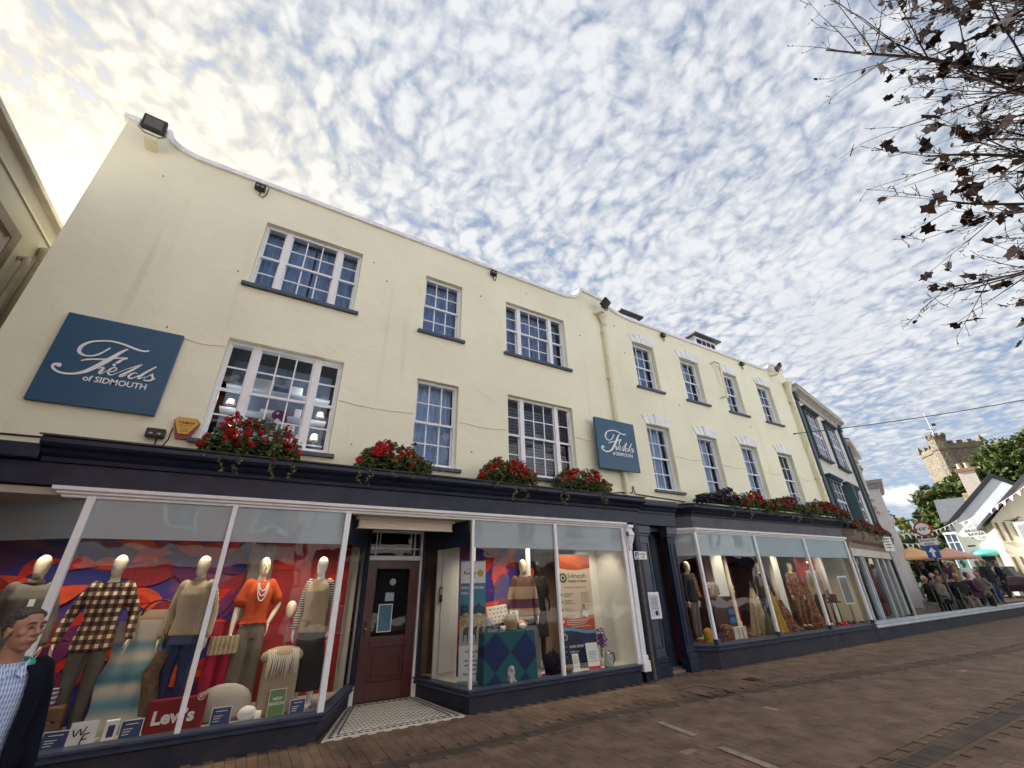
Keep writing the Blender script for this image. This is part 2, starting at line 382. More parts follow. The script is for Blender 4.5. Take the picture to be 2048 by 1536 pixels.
M_NAVYINK = mat('navy_ink', (.02,.035,.12), .6, var=0)
M_RED = mat('red_print', (.55,.02,.02), .5, var=.06)
M_SIGN = mat('petrol_blue_sign', (.018,.085,.175), .42, var=.06, vscale=2)
M_BRASS = mat('brass', (.55,.38,.14), .3, metal=.9, var=.1)
def brick_mat(name, stops, rough=.85):
    m = mat(name, stops[0][1], rough, var=0); N, L, b = nodes_of(m)
    g = N.new('ShaderNodeNewGeometry'); oi = N.new('ShaderNodeObjectInfo')
    a = N.new('ShaderNodeMath'); a.operation = 'ADD'; L.new(g.outputs['Random Per Island'], a.inputs[0]); L.new(oi.outputs['Random'], a.inputs[1])
    fr = N.new('ShaderNodeMath'); fr.operation = 'FRACT'; L.new(a.outputs[0], fr.inputs[0])
    r = N.new('ShaderNodeValToRGB'); L.new(fr.outputs[0], r.inputs[0]); e = r.color_ramp.elements
    while len(e) < len(stops): e.new(.5)
    for i, (p, c) in enumerate(stops): e[i].position = p; e[i].color = (*c, 1)
    tc = N.new('ShaderNodeNewGeometry'); n = N.new('ShaderNodeTexNoise'); n.inputs['Scale'].default_value = 2.4; n.inputs['Detail'].default_value = 6; L.new(tc.outputs['Position'], n.inputs['Vector'])
    r2 = N.new('ShaderNodeValToRGB'); L.new(n.outputs[0], r2.inputs[0]); r2.color_ramp.elements[0].position = .3; r2.color_ramp.elements[1].position = .72
    r2.color_ramp.elements[0].color = (.52,.50,.48,1); r2.color_ramp.elements[1].color = (1.15,1.13,1.1,1)
    mx = N.new('ShaderNodeMix'); mx.data_type = 'RGBA'; mx.blend_type = 'MULTIPLY'; mx.inputs[0].default_value = 1; L.new(r.outputs[0], mx.inputs[6]); L.new(r2.outputs[0], mx.inputs[7])
    L.new(mx.outputs[2], b.inputs['Base Color'])
    n3 = N.new('ShaderNodeTexNoise'); n3.inputs['Scale'].default_value = 90; n3.inputs['Detail'].default_value = 4; L.new(tc.outputs['Position'], n3.inputs['Vector'])
    bp = N.new('ShaderNodeBump'); bp.inputs['Strength'].default_value = .3; bp.inputs['Distance'].default_value = .004; L.new(n3.outputs[0], bp.inputs['Height']); L.new(bp.outputs[0], b.inputs['Normal'])
    return m
M_BRICK = brick_mat('brown_paving_brick', [(0,(.150,.102,.070)),(.3,(.182,.122,.083)),(.6,(.202,.132,.090)),(.85,(.206,.120,.088)),(1,(.175,.124,.090))])
M_BRICKD = brick_mat('dark_gutter_brick', [(0,(.080,.056,.042)),(.6,(.105,.070,.050)),(1,(.085,.065,.055))])
M_BRICKP = brick_mat('pale_paving_brick', [(0,(.31,.25,.19)),(1,(.36,.30,.23))])
def ground_mat():
    m = mat('brick_ground', (.16,.10,.065), .9, var=0); N, L, b = nodes_of(m)
    tc = N.new('ShaderNodeTexCoord'); br = N.new('ShaderNodeTexBrick'); L.new(tc.outputs['Object'], br.inputs['Vector'])
    br.inputs['Scale'].default_value = 1; br.inputs['Brick Width'].default_value = .2; br.inputs['Row Height'].default_value = .1; br.inputs['Mortar Size'].default_value = .006
    br.inputs['Color1'].default_value = (.175,.108,.07,1); br.inputs['Color2'].default_value = (.13,.082,.054,1); br.inputs['Mortar'].default_value = (.07,.05,.036,1)
    n = N.new('ShaderNodeTexNoise'); n.inputs['Scale'].default_value = 1.1; n.inputs['Detail'].default_value = 6; L.new(tc.outputs['Object'], n.inputs['Vector'])
    r2 = N.new('ShaderNodeValToRGB'); L.new(n.outputs[0], r2.inputs[0]); r2.color_ramp.elements[0].color = (.7,.7,.7,1); r2.color_ramp.elements[1].color = (1.1,1.1,1.1,1)
    mx = N.new('ShaderNodeMix'); mx.data_type = 'RGBA'; mx.blend_type = 'MULTIPLY'; mx.inputs[0].default_value = 1; L.new(br.outputs[0], mx.inputs[6]); L.new(r2.outputs[0], mx.inputs[7])
    L.new(mx.outputs[2], b.inputs['Base Color'])
    bp = N.new('ShaderNodeBump'); bp.inputs['Strength'].default_value = .5; bp.inputs['Distance'].default_value = .006; bp.invert = True; L.new(br.outputs['Fac'], bp.inputs['Height']); L.new(bp.outputs[0], b.inputs['Normal'])
    return m
M_GROUND = ground_mat()
# ------------------------------------------------------------------ ground and brick paving
def ground():
    g = MB().quad((-900,-900,-.014),(900,-900,-.014),(900,900,-.014),(-900,900,-.014)).build('ground', M_GROUND, kind='structure')
    GUT = [(-6,5.3),(2.93,5.41),(4.54,5.50),(6.41,5.36),(9.23,4.94),(12.58,4.46),(16.5,4.0),(26,3.1)]
    def gy(x):
        for (a,b),(c,d) in zip(GUT, GUT[1:]):
            if x <= c: return b+(d-b)*(x-a)/(c-a), (d-b)/(c-a)
        return GUT[-1][1], 0
    l, w, t = .0985, .0485, .003
    def brick_mesh():
        mb = MB(); z = 0
        v = [(-l,-w,-.035),(l,-w,-.035),(l,w,-.035),(-l,w,-.035),(-l,-w,-t),(l,-w,-t),(l,w,-t),(-l,w,-t),(-l+t,-w+t,0),(l-t,-w+t,0),(l-t,w-t,0),(-l+t,w-t,0)]
        f = [(8,9,10,11)]
        for i in range(4):
            j = (i+1) % 4; f += [(i,j,4+j,4+i), (4+i,4+j,8+j,8+i)]
        return mb.add(v, f)
    tmpl = brick_mesh()
    meshes = [tmpl.mesh('brick', k) for k in (M_BRICK, M_BRICKD, M_BRICKP)]
    B = []          # x, y, angle, kind, z
    rnd = random.Random(3)
    # pavement: running bond, long side across the pavement
    for ix in range(-20, 200):
        for iy in range(0, 12):
            x = ix*.1+.05; y = 6.62-.1-iy*.2+(.1 if ix % 2 else 0)
            g0, _ = gy(x)
            if y > 6.55 and not (6.6 < x < 8.2): continue
            if g0+.19 < y: B.append((x, y, math.pi/2, 0, 0))
    # gutter: two courses along the kerb line
    x = -2.0
    while x < 20:
        y, sl = gy(x); a = math.atan(sl); nx, ny = -math.sin(a), math.cos(a)
        for k in (-.05, .05): B.append((x+nx*k, y+ny*k, a, 1, -.010))
        x += .2*math.cos(a)
    # road: herringbone
    for i in range(-120, 320):
        for j in range(-80, 60):
            for (cx, cy, an) in ((1.0, .5, 0), (2.5, 0, math.pi/2)):
                x = (i+4*j+cx)*.1; y = (i+cy)*.1+1.2
                if not (-1.0 < x < 19 and 1.2 < y < 6): continue
                g0, _ = gy(x)
                if y > g0-.18: continue
                if 5.0 < x < 10.5 and abs(y-2.56-.0) < .22: continue
                k = 0
                if rnd.random() < .0025: k = 2
                B.append((x, y, an, k, 0))
    for i in range(55):
        B.append((5.05+i*.1, 2.56, math.pi/2, 1, -.006))
    cam = SC.camera.matrix_world.inverted(); F = 831.32
    near = []; rest = []
    for b in B:
        p = cam @ Vector((b[0], b[1], 0))
        if p.z < -.3:
            u, v = 1024+F*p.x/-p.z, 768-F*p.y/-p.z
            if -20 < u < 2068 and -20 < v < 1550: near.append((p.length, b)); continue
        rest.append(b)
    near.sort(key=lambda q: q[0])
    rest += [b for _, b in near[300:]]
    for _, (x, y, a, k, z) in near[:300]:
        o = link('brick', meshes[k], g, loc=(x, y, z+rnd.uniform(-.003,.002))); o.rotation_euler = (rnd.uniform(-.012,.012), rnd.uniform(-.012,.012), a+rnd.uniform(-.008,.008))
    big = MB()
    for x, y, a, k, z in rest:
        M = Matrix.Translation((x,y,z+rnd.uniform(-.003,.002))) @ Matrix.Rotation(a+rnd.uniform(-.008,.008),4,'Z') @ Matrix.Rotation(rnd.uniform(-.012,.012),4,'X')
        big.add([M @ Vector(p) for p in tmpl.v], tmpl.f, k)
    big.build('bricks_beyond', [M_BRICK, M_BRICKD, M_BRICKP], g, kind='stuff')
    for (xa, ya, xb, yb) in ((4.93,4.82,4.84,4.22),(4.75,3.83,4.66,3.16)):
        MB().prZ([(xa-.05,ya),(xa+.05,ya),(xb+.05,yb),(xb-.05,yb)],.0045,.0075).build('parking_marking', mat('worn_line_paint',(.30,.24,.175),.9,var=.35,vscale=9), kind='structure')
    # utility cover and drain
    c = thing('utility_cover', 'long brick-filled inspection cover with steel edge set in the pavement', 'manhole cover', (6.82,5.56,0))
    mb = MB()
    for (x0,x1,y0,y1) in ((-.28,.28,-.34,-.325),(-.28,.28,.325,.34),(-.28,-.265,-.325,.325),(.265,.28,-.325,.325)): mb.box(x0,x1,y0,y1,-.02,.006)
    part(mb, 'frame', mat('rusty_steel',(.07,.05,.04),.7,metal=.3), c)
    for sx in (-.12,.2): part(MB().box(sx-.04,sx+.04,-.30,-.26,-.02,.005), 'lifting_slot', M_BLACK, c)
    d = thing('drain_cover', 'small dark square drain cover in the brick pavement', 'drain cover', (8.22,5.67,0))
    part(MB().box(-.13,.13,-.11,.11,-.02,.004), 'frame', mat('cast_iron',(.045,.035,.03),.6,metal=.4), d)
    for i in range(5): part(MB().box(-.11,.11,-.085+i*.038,-.07+i*.038,.004,.010), 'bar', MATS['cast_iron'], d)
ground()
# ------------------------------------------------------------------ the cream shop: walls and sash windows
YW = 6.95
def wall_holes(mb, x0, x1, z0, z1, y, holes, rev=.16, m=0):
    xs = sorted({x0,x1,*[h[0] for h in holes],*[h[1] for h in holes]}); zs = sorted({z0,z1,*[h[2] for h in holes],*[h[3] for h in holes]})
    for a, b in zip(xs, xs[1:]):
        for c, d in zip(zs, zs[1:]):
            cx, cz = (a+b)/2, (c+d)/2
            if any(h[0] < cx < h[1] and h[2] < cz < h[3] for h in holes): continue
            mb.quad((a,y,c),(b,y,c),(b,y,d),(a,y,d), m)
    for (a,b,c,d) in holes:
        e = y+rev
        mb.quad((a,y,c),(a,y,d),(a,e,d),(a,e,c), m).quad((b,y,d),(b,y,c),(b,e,c),(b,e,d), m).quad((a,y,d),(b,y,d),(b,e,d),(a,e,d), m).quad((b,y,c),(a,y,c),(a,e,c),(b,e,c), m)
    return mb
M_CURT = mat('sky_tinted_net_curtain', (.36,.44,.60), .9, var=.35, vscale=5, sc=(8,8,.7))  # bluer than the cloth: sky light in the room is put into its colour
M_CURT2 = mat('pale_voile_curtain', (.56,.63,.76), .9, var=.25, vscale=5, sc=(8,8,.7))
def curtain_mb(x0, x1, z0, z1, y, rnd, amp=.02, wl=.075):
    mb = MB(); n = int((x1-x0)/.016); v = []; f = []
    ph = rnd.uniform(0, 6)
    for i in range(n+1):
        x = x0+(x1-x0)*i/n; o = amp*math.sin(x/wl*2*math.pi+ph+1.5*math.sin(x*5+ph))+amp*.4*math.sin(x/wl*3.3+ph)
        v += [(x, y+o, z0), (x+.006*math.sin(i), y+o*.6, z1)]
    for i in range(n): f.append((2*i,2*i+2,2*i+3,2*i+1))
    return mb.add(v, f, smooth=True)
def sash_window(bld, x0, x1, z0, z1, y, tri=False, rows=4, frame=None, bar=None, sill=True, curtain=None, sw=.085, sillm=None, glass=None, rev=.10):
    fm = frame or M_WHITE; rnd = random.Random(int(x0*97+z0*31))
    yf = y+rev; fw = .045
    fr = MB(); fr.box(x0,x0+fw,yf,yf+.12,z0,z1).box(x1-fw,x1,yf,yf+.12,z0,z1).box(x0+fw,x1-fw,yf+.001,yf+.12,z1-.05,z1).box(x0+fw,x1-fw,yf+.001,yf+.12,z0,z0+.07)
    W = x1-x0
    if tri:
        a, b = x0+W*.235, x1-W*.235
        fr.box(a-.05,a+.05,yf-.004,yf+.12,z0,z1).box(b-.05,b+.05,yf-.004,yf+.12,z0,z1)
        lights = [(x0+fw,a-.05,1),(a+.05,b-.05,3),(b+.05,x1-fw,1)]
    else: lights = [(x0+fw,x1-fw,3)]
    win = part(fr, 'window', fm, bld, .004)
    za, zb = z0+.07, z1-.05; zm = (za+zb)/2
    bars = MB(); ww = .011
    for (a, b, cols) in lights:
        for s, (c, d) in enumerate(((zm,zb),(za,zm))):
            ys = yf+.03+.04*s
            bars.box(a,b,ys-.012,ys+.028,c-.02,c+.02) if s == 0 else bars.box(a,b,ys,ys+.02,c,c+.03)
            for k in (a, b-.022): bars.box(k,k+.022,ys+.001,ys+.03,c,d)
            half = rows//2
            for i in range(1, cols): x = a+(b-a)*i/cols; bars.box(x-ww,x+ww,ys+.002,ys+.024,c,d)
            for i in range(1, half): z = c+(d-c)*i/half; bars.box(a,b,ys+.003,ys+.023,z-ww,z+ww)
            for i in range(cols):
                for j in range(half):
                    p0, p1 = a+(b-a)*i/cols, a+(b-a)*(i+1)/cols; q0, q1 = c+(d-c)*j/half, c+(d-c)*(j+1)/half
                    t1, t2 = rnd.uniform(-.0022,.0022), rnd.uniform(-.0022,.0022); yp = ys+.013
                    MB().quad((p0,yp-t1-t2,q0),(p1,yp+t1-t2,q0),(p1,yp+t1+t2,q1),(p0,yp-t1+t2,q1)).build('pane', glass or M_WGLASS, win)
    bars.build('glazing_bars', bar or fm, win)
    if sill: part(MB().box(x0-sw,x1+sw,y-.07,yf,z0-.065,z0-.004), 'sill', sillm or M_SILL, bld, .006)
    if curtain:
        cm = M_CURT if curtain[0] == 'b' else M_CURT2
        zt = z1 if len(curtain) < 2 else z0+(z1-z0)*.52
        mid = x0+W*.5+rnd.uniform(-.05,.05)
        if curtain[0] == 'b' and tri:
            curtain_mb(x0+.03, mid-.02, z0+.05, z1-.02, yf+.24, rnd).join(curtain_mb(mid+.02, x1-.03, z0+.05, z1-.02, yf+.25, rnd)).build('curtain', cm, win)
        else: curtain_mb(x0+.03, x1-.03, z0+.05, zt, yf+.22, rnd).build('curtain', cm, win)
    return win
def arc(cx, cz, rx, rz, a0, a1, n=10): return [(cx+rx*math.cos(R(a0+(a1-a0)*i/n)), cz+rz*math.sin(R(a0+(a1-a0)*i/n))) for i in range(n+1)]
B1 = base_thing('shop_building', 'cream rendered three-storey shop with wide sash windows over the navy double window front', 'building', (1.8,6.95,0))
B2 = base_thing('shop_building', 'cream rendered house with white keystone lintels over its eight narrow sash windows', 'building', (11.6,6.95,0))
HZ = 8.28
def cream_building():
    W1 = (-.97,.73,6.27,7.68); W2 = (2.05,2.90,6.27,7.68); W3 = (4.02,5.73,6.29,7.70)
    W4 = (-.98,.73,3.54,5.20); W5 = (2.05,2.90,3.53,5.20); W6 = (4.02,5.73,3.56,5.27)
    mb = wall_holes(MB(), -3.28, 7.0, 2.9, HZ, YW, [W1,W2,W3,W4,W5,W6])
    # parapet with scrolled ends
    prof1 = [(-3.28,HZ),(-3.28,8.88),(-2.71,8.88)]+[(-2.71+.62*(1-math.cos(t*math.pi/2/8)), 8.86-.33*math.sin(t*math.pi/2/8)) for t in range(1,9)]+[(2,8.52),(5.72,8.51)]+\
            [(5.72+.66*math.sin(t*math.pi/2/8), 8.51+.41*(1-math.cos(t*math.pi/2/8))) for t in range(1,9)]+[(6.40,8.94),(7.0,8.88),(7.0,HZ)]
    mb.prY(prof1, YW, YW+.3)
    mb.quad((-3.28,14,-.1),(-3.28,YW+.7,-.1),(-3.28,YW+.7,3),(-3.28,14,3)).quad((-3.28,14,3),(-3.28,YW,3),(-3.28,YW,HZ),(-3.28,14,HZ)).quad((7,14,-.1),(-3.28,14,-.1),(-3.28,14,HZ),(7,14,HZ)).quad((-3.28,YW+.3,HZ),(7,YW+.3,HZ),(7,14,HZ),(-3.28,14,HZ))
    part(mb, 'wall', M_CREAM, B1)
    def coping(prof, bld):
        mb = MB(); v = []; n = len(prof)
        for i, (x, z) in enumerate(prof):
            a = prof[max(i-1,0)]; b = prof[min(i+1,n-1)]; dx, dz = b[0]-a[0], b[1]-a[1]; l = math.hypot(dx,dz); nx, nz = -dz/l, dx/l
            for (o, y) in ((-.035,YW-.055),(.055,YW-.055),(.07,YW+.12),(.055,YW+.36),(-.035,YW+.36)): v.append((x+nx*o, y, z+nz*o))
        f = []
        for i in range(n-1):
            for j in range(5): f.append((i*5+j,(i+1)*5+j,(i+1)*5+(j+1)%5,i*5+(j+1)%5))
        mb.add(v, f+[(0,1,2,3,4),tuple(range(n*5-1,n*5-6,-1))])
        part(mb, 'coping', M_COPING, bld, .004)
    coping([(-3.34,8.88)]+prof1[2:-1], B1)
    for w, t in ((W1,1),(W2,0),(W3,1),(W5,0)): sash_window(B1, *w, YW, tri=bool(t), curtain='b' if w is not W5 else 'p')
    win4 = sash_window(B1, *W4, YW, tri=True)
    win6 = sash_window(B1, *W6, YW, tri=True)
    bl = MB()
    for i in range(22): bl.obox(((4.02+5.73)/2, YW+.42, 3.66+i*.071), 1.6, .004, .05, rx=R(35))
    bl.build('venetian_blind', mat('grey_blind_slat',(.30,.31,.36),.5,var=.15), win6)
    # building 2
    U = [8.55,10.52,12.49,14.45]; hw = .43
    holes = [(c-hw,c+hw,6.37,7.78) for c in U]+[(c-hw,c+hw,3.61,5.30) for c in U]
    mb = wall_holes(MB(), 7.0, 16.2, 2.9, HZ, YW, holes, .2)
    prof2 = [(7.0,HZ),(7.0,8.88),(7.26,8.86)]+[(7.26+.95*(1-math.cos(t*math.pi/2/9)), 8.84-.32*math.sin(t*math.pi/2/9)) for t in range(1,10)]+[(11,8.52),(14.78,8.52)]+\
            [(14.78+.5*math.sin(t*math.pi/2/8), 8.52+.36*(1-math.cos(t*math.pi/2/8))) for t in range(1,9)]+[(15.30,8.90),(16.2,8.84),(16.2,HZ)]
    mb.prY(prof2, YW, YW+.3)
    mb.quad((16.2,YW+.1,-.1),(16.2,14,-.1),(16.2,14,HZ),(16.2,YW+.1,HZ)).quad((16.2,14,-.1),(7,14,-.1),(7,14,HZ),(16.2,14,HZ)).quad((7,YW+.3,HZ),(16.2,YW+.3,HZ),(16.2,14,HZ),(7,14,HZ))
    part(mb, 'wall', M_CREAM, B2)
    coping(prof2[1:-1], B2)
    for i, c in enumerate(U):
        sash_window(B2, c-hw, c+hw, 6.37, 7.78, YW, curtain='b', sw=.1, rev=.13)
        sash_window(B2, c-hw, c+hw, 3.61, 5.30, YW, curtain='p' if i < 3 else 'ph', sw=.1, rev=.13)
        for zb in (7.785, 5.305):
            lin = None
            for k in range(5):
                xb = [c-.44+.88*j/5 for j in range(6)]; xt = [c-.57+1.14*j/5 for j in range(6)]
                up = (0,.035,.085,.035,0)[k]; pr = .022+(.02 if k == 2 else .006*(k % 2)); g = .0025
                mb = MB().prY([(xb[k]+g,zb),(xb[k+1]-g,zb),(xt[k+1]-g,zb+.215+up),(xt[k]+g,zb+.215+up)], YW-pr, YW+.02)
                if k == 0: lin = part(mb, 'lintel', M_COPING, B2, .004)
                else: mb.build('voussoir', M_COPING, lin, .004)
    # pitched slate roofs and dormers behind the parapet
    part(MB().prX([(7.4,8.2),(10.6,10.4),(13.8,8.2)], -3.1, 6.9), 'roof', M_SLATE, B1)
    part(MB().prX([(7.4,8.2),(10.6,10.4),(13.8,8.2)], 7.1, 16.0), 'roof', M_SLATE, B2)
    for x0, x1, yd, zt in ((10.05,10.9,8.9,10.63),(14.25,15.65,8.9,10.92)):
        d = part(MB().box(x0,x1,yd,yd+2,9.2,zt), 'dormer', M_COPING, B2)
        MB().box(x0-.16,x1+.16,yd-.2,yd+2,zt,zt+.07).build('dormer_roof', M_LEAD, d)
        MB().box(x0+.12,x1-.12,yd-.02,yd-.003,9.5,zt-.12).build('pane', M_DARK, d)
        for k in range(1,4): MB().box(x0+.12+(x1-x0-.24)*k/4-.012,x0+.12+(x1-x0-.24)*k/4+.012,yd-.035,yd-.02,9.5,zt-.12).build('glazing_bar', M_WHITE, d)
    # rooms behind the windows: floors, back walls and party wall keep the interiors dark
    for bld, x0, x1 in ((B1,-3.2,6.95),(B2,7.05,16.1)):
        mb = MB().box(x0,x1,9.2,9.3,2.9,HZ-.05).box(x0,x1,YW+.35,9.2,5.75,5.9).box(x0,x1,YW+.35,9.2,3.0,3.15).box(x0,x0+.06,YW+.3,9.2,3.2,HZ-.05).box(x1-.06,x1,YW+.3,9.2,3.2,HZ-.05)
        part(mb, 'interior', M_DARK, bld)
    # cream-painted cable and hairline steps in the render at first-floor level
    rnd = random.Random(12); cm = mat('cream_painted_cable', (.72,.71,.54), .8, var=.2)
    for bld, x0, x1, z in ((B1,-1.55,-1.0,5.03),(B1,.75,2.03,4.47),(B1,2.92,4.0,4.46),(B1,5.75,6.95,4.58),(B2,8.99,10.07,4.55),(B2,10.96,12.04,4.55),(B2,12.94,14.0,4.57),(B2,14.9,15.9,4.56)):
        n = 9; pts = [(x0+(x1-x0)*i/n, YW-.004, z-.035*math.sin(math.pi*i/n)+rnd.uniform(-.006,.006)) for i in range(n+1)]; part(MB().tube(pts, .008, 5), 'wall_cable', cm, bld)
    dk = mat('rusty_fixing', (.16,.11,.07), .8, var=.3)
    for bld, x, z in ((B1,-2.55,7.9),(B1,-1.15,6.45),(B1,.95,7.55),(B1,1.25,7.2),(B1,3.35,7.6),(B1,1.05,3.75),(B1,3.2,3.9),(B1,-1.75,5.15),(B1,6.2,7.4),(B1,4.6,8.15),(B2,7.5,8.1),(B2,9.6,6.1),(B2,12.9,6.0),(B2,7.75,7.3)):
        part(MB().tube([(x,YW,z),(x,YW-.02,z),(x+.01,YW-.022,z-.02)], .008, 6), 'wall_fixing', dk, bld)
    return win4
WIN4 = cream_building()
# ------------------------------------------------------------------ shopfronts
YS = 6.62
def bilerp_panel(mb, a, b, z0, z1): return mb.quad((a[0],a[1],z0),(b[0],b[1],z0),(b[0],b[1],z1),(a[0],a[1],z1))
CORN = [(-.06,2.98),(.05,2.985),(.06,3.03),(.12,3.06),(.15,3.10),(.24,3.12),(.27,3.15),(.27,3.20),(.24,3.225),(-.38,3.27)]
BAND = [(-.03,2.615),(.02,2.615),(.025,2.645),(.06,2.65),(.065,2.675),(.10,2.685),(.105,2.725),(-.03,2.735)]
SILLP = [(-.10,.19),(.03,.19),(.055,.205),(.06,.225),(.035,.235),(.04,.25),(.07,.262),(.07,.285),(-.06,.296)]
M_DISPFLOOR = mat('display_floor_white', (.62,.60,.57), .5, var=.08)
def shop_left():
    P1 = [(-3.1,7.55),(-1.71,YS),(1.10,YS),(1.74,8.08)]         # left bay plan
    P2 = [(2.80,8.08),(3.10,YS),(6.50,YS)]                      # right bay plan
    # fascia and cornice across the whole front
    part(MB().box(-6.2,6.98,6.60,6.96,2.735,2.985), 'fascia', M_NAVY, B1, .006)
    part(MB().sweep(CORN, [(-2.25,6.60),(6.98,6.60)], closed=True), 'cornice', M_NAVY, B1)
    part(MB().box(-6.2,-2.26,6.48,6.95,2.99,3.16), 'cornice', M_NAVY, B1, .02)
    part(MB().sweep([(.255,3.228),(.285,3.215),(.29,3.235),(.0,3.30),(-.36,3.32),(-.36,3.29)], [(-2.27,6.60),(6.99,6.60)], closed=True), 'lead_flashing', M_LEAD, B1)
    part(MB().sweep(BAND, [(-1.95,6.98),(-1.95,YS),(6.53,YS)], closed=True), 'window_head', M_WHITE, B1, .003)
    for P in (P1, P2):
        part(MB().sweep([(-.05,-.05),(0,-.05),(0,.195),(-.05,.195)], P, closed=True), 'plinth', M_PLINTH, B1)
        part(MB().sweep(SILLP, P, closed=True), 'sill', M_NAVY2, B1)
    part(MB().box(-6.2,-3.1,7.5,7.6,-.05,2.74), 'side_panel', M_NAVY, B1)
    # panes, film, posts
    zb, zt = .296, 2.62
    def pane(a, b, film=True, z1=zt):
        p = bilerp_panel(MB(), a, b, zb, z1).build('pane', M_GLASS, None)
        p.parent = B1; p.matrix_parent_inverse = Matrix.Translation(-Vector(B1.location))
        if film:
            d = Vector((b[0]-a[0], b[1]-a[1])).normalized(); n = Vector((-d.y, d.x))*.012
            bilerp_panel(MB(), (a[0]+n.x,a[1]+n.y), (b[0]+n.x,b[1]+n.y), 2.19, zt).build('frosted_band', M_FILM, p)
    for a, b in (((-1.71,YS),(-.30,YS)),((-.30,YS),(1.10,YS)),((3.10,YS),(4.77,YS)),((4.77,YS),(6.46,YS)),((-3.1,7.55),(-1.71,YS))): pane(a, b)
    pane((1.10,YS),(1.74,8.08), False); pane((2.80,8.08),(3.10,YS), False)
    for (a, b) in (((1.13,6.70),(1.74,8.08)),((2.80,8.08),(3.08,6.72))):          # navy boards over the entrance panes
        d = Vector((b[0]-a[0], b[1]-a[1])).normalized(); n = Vector((d.y,-d.x))*.02
        part(MB().prZ([a,b,(b[0]+n.x,b[1]+n.y),(a[0]+n.x,a[1]+n.y)], 2.22, 2.62), 'splay_board', M_NAVY, B1)
    def post(x, y, w, d=.06, rz=0, m=M_WHITE, z0=.27, z1=2.63): part(MB().obox((x,y,(z0+z1)/2), w, d, z1-z0, rz), 'mullion', m, B1, .008)
    post(-1.71,YS-.005,.075,.08); post(-.30,YS-.012,.055); post(1.105,YS-.008,.075,.08); post(3.10,YS-.010,.045); post(4.77,YS-.012,.06); post(6.46,YS-.006,.08)
    post(1.76,8.06,.06,.08,R(60),M_NAVY); post(2.80,8.06,.05,.08,0,M_NAVY)
    # carved white console and pilaster at the right end
    mb = MB().box(6.515,6.63,YS-.05,YS+.1,.42,2.2)
    part(mb, 'pilaster', M_WHITE, B1, .01)
    part(MB().box(6.49,6.655,YS-.10,YS+.1,.17,.34).box(6.50,6.645,YS-.075,YS+.1,.34,.42), 'pilaster_base', M_WHITE, B1, .012)
    cs = MB().prX([(YS+.1,2.2),(YS-.05,2.2),(YS-.06,2.3),(YS-.10,2.36),(YS-.14,2.46),(YS-.13,2.56),(YS-.10,2.60),(YS-.16,2.63),(YS-.16,2.68),(YS+.1,2.68)], 6.50, 6.645)
    cs.tube([(6.50,YS-.115,2.50),(6.645,YS-.115,2.50)], .045, 12)
    for i in range(5): cs.ball((6.572+.0*i,YS-.07-.010*i,2.24+.045*i), (.05,.03,.03))
    part(cs, 'console', M_WHITE, B1, .006)
    # navy wall right of the window, door recess ceiling
    part(MB().box(6.645,6.98,6.66,6.95,-.05,2.74), 'side_panel', M_NAVY, B1)
    part(MB().prZ([(1.12,6.66),(3.08,6.66),(2.82,8.2),(1.72,8.2)], 2.632, 2.70), 'porch_ceiling', M_IVORY, B1)
    part(MB().box(1.33,2.86,6.92,7.04,2.45,2.625).box(1.28,2.90,6.89,7.04,2.58,2.628).box(1.31,2.88,6.905,7.04,2.45,2.47), 'porch_lightbox', M_IVORY, B1, .006)
    # door case, transom light, door
    mb = MB().box(1.70,1.81,8.10,8.24,-.02,2.63).box(2.74,2.84,8.10,8.24,-.02,2.63).box(1.81,2.74,8.105,8.24,2.07,2.15).box(1.81,2.74,8.105,8.24,2.54,2.63)
    dc = part(mb, 'door_case', M_WHITE, B1, .008)
    mb = MB()
    for x in (1.92,2.63): mb.box(x-.011,x+.011,8.14,8.17,2.15,2.54)
    for z in (2.27,): mb.box(1.81,2.74,8.141,8.169,z-.011,z+.011)
    for x in (1.98,2.55): mb.box(x-.008,x+.008,8.145,8.167,2.27,2.54)
    mb.build('glazing_bars', M_WHITE, dc)
    MB().quad((1.81,8.155,2.15),(2.74,8.155,2.15),(2.74,8.155,2.54),(1.81,8.155,2.54)).build('transom_light', M_WGLASS, dc)
    door = part(MB().box(1.815,1.98,8.14,8.19,.01,2.065).box(2.57,2.735,8.14,8.19,.01,2.065).box(1.98,2.57,8.14,8.19,1.93,2.065).box(1.98,2.57,8.14,8.19,.01,.26).box(1.98,2.57,8.14,8.19,.74,.90), 'door', M_DOOR, B1, .006)
    MB().prX([(8.16,.26),(8.16,.74),(8.185,.74),(8.185,.26)], 1.98, 2.57).join(MB().box(2.05,2.50,8.145,8.165,.33,.67)).build('door_panel', M_DOOR, door, .008)
    MB().quad((1.98,8.165,.90),(2.57,8.165,.90),(2.57,8.165,1.93),(1.98,8.165,1.93)).build('door_pane', M_WGLASS, door)
    MB().ball((1.88,8.10,1.02),.028).tube([(1.88,8.14,1.02),(1.88,8.10,1.02)],.012).build('door_knob', M_BRASS, door)
    MB().box(1.862,1.898,8.128,8.142,.88,1.12).build('lock_plate', M_BLACK, door)
    n = MB().box(2.09,2.30,8.145,8.150,.97,1.36).build('notice', mat('teal_notice',(.05,.17,.26),.5), door)
    MB().box(2.075,2.315,8.150,8.156,.955,1.375).build('notice_border', M_PAPER, n)
    MB().lathe([(.055,0),(.055,.004)],(0,0,0),20).xf(Matrix.Translation((2.28,8.155,1.72)) @ Matrix.Rotation(R(90),4,'X')).build('round_sticker', mat('pale_sticker',(.35,.47,.45),.5,var=.5,vscale=60), door)
    MB().box(2.17,2.32,8.150,8.154,1.42,1.55).build('sticker', mat('pale_blue_sticker',(.35,.5,.6),.5,var=.4,vscale=50), door)
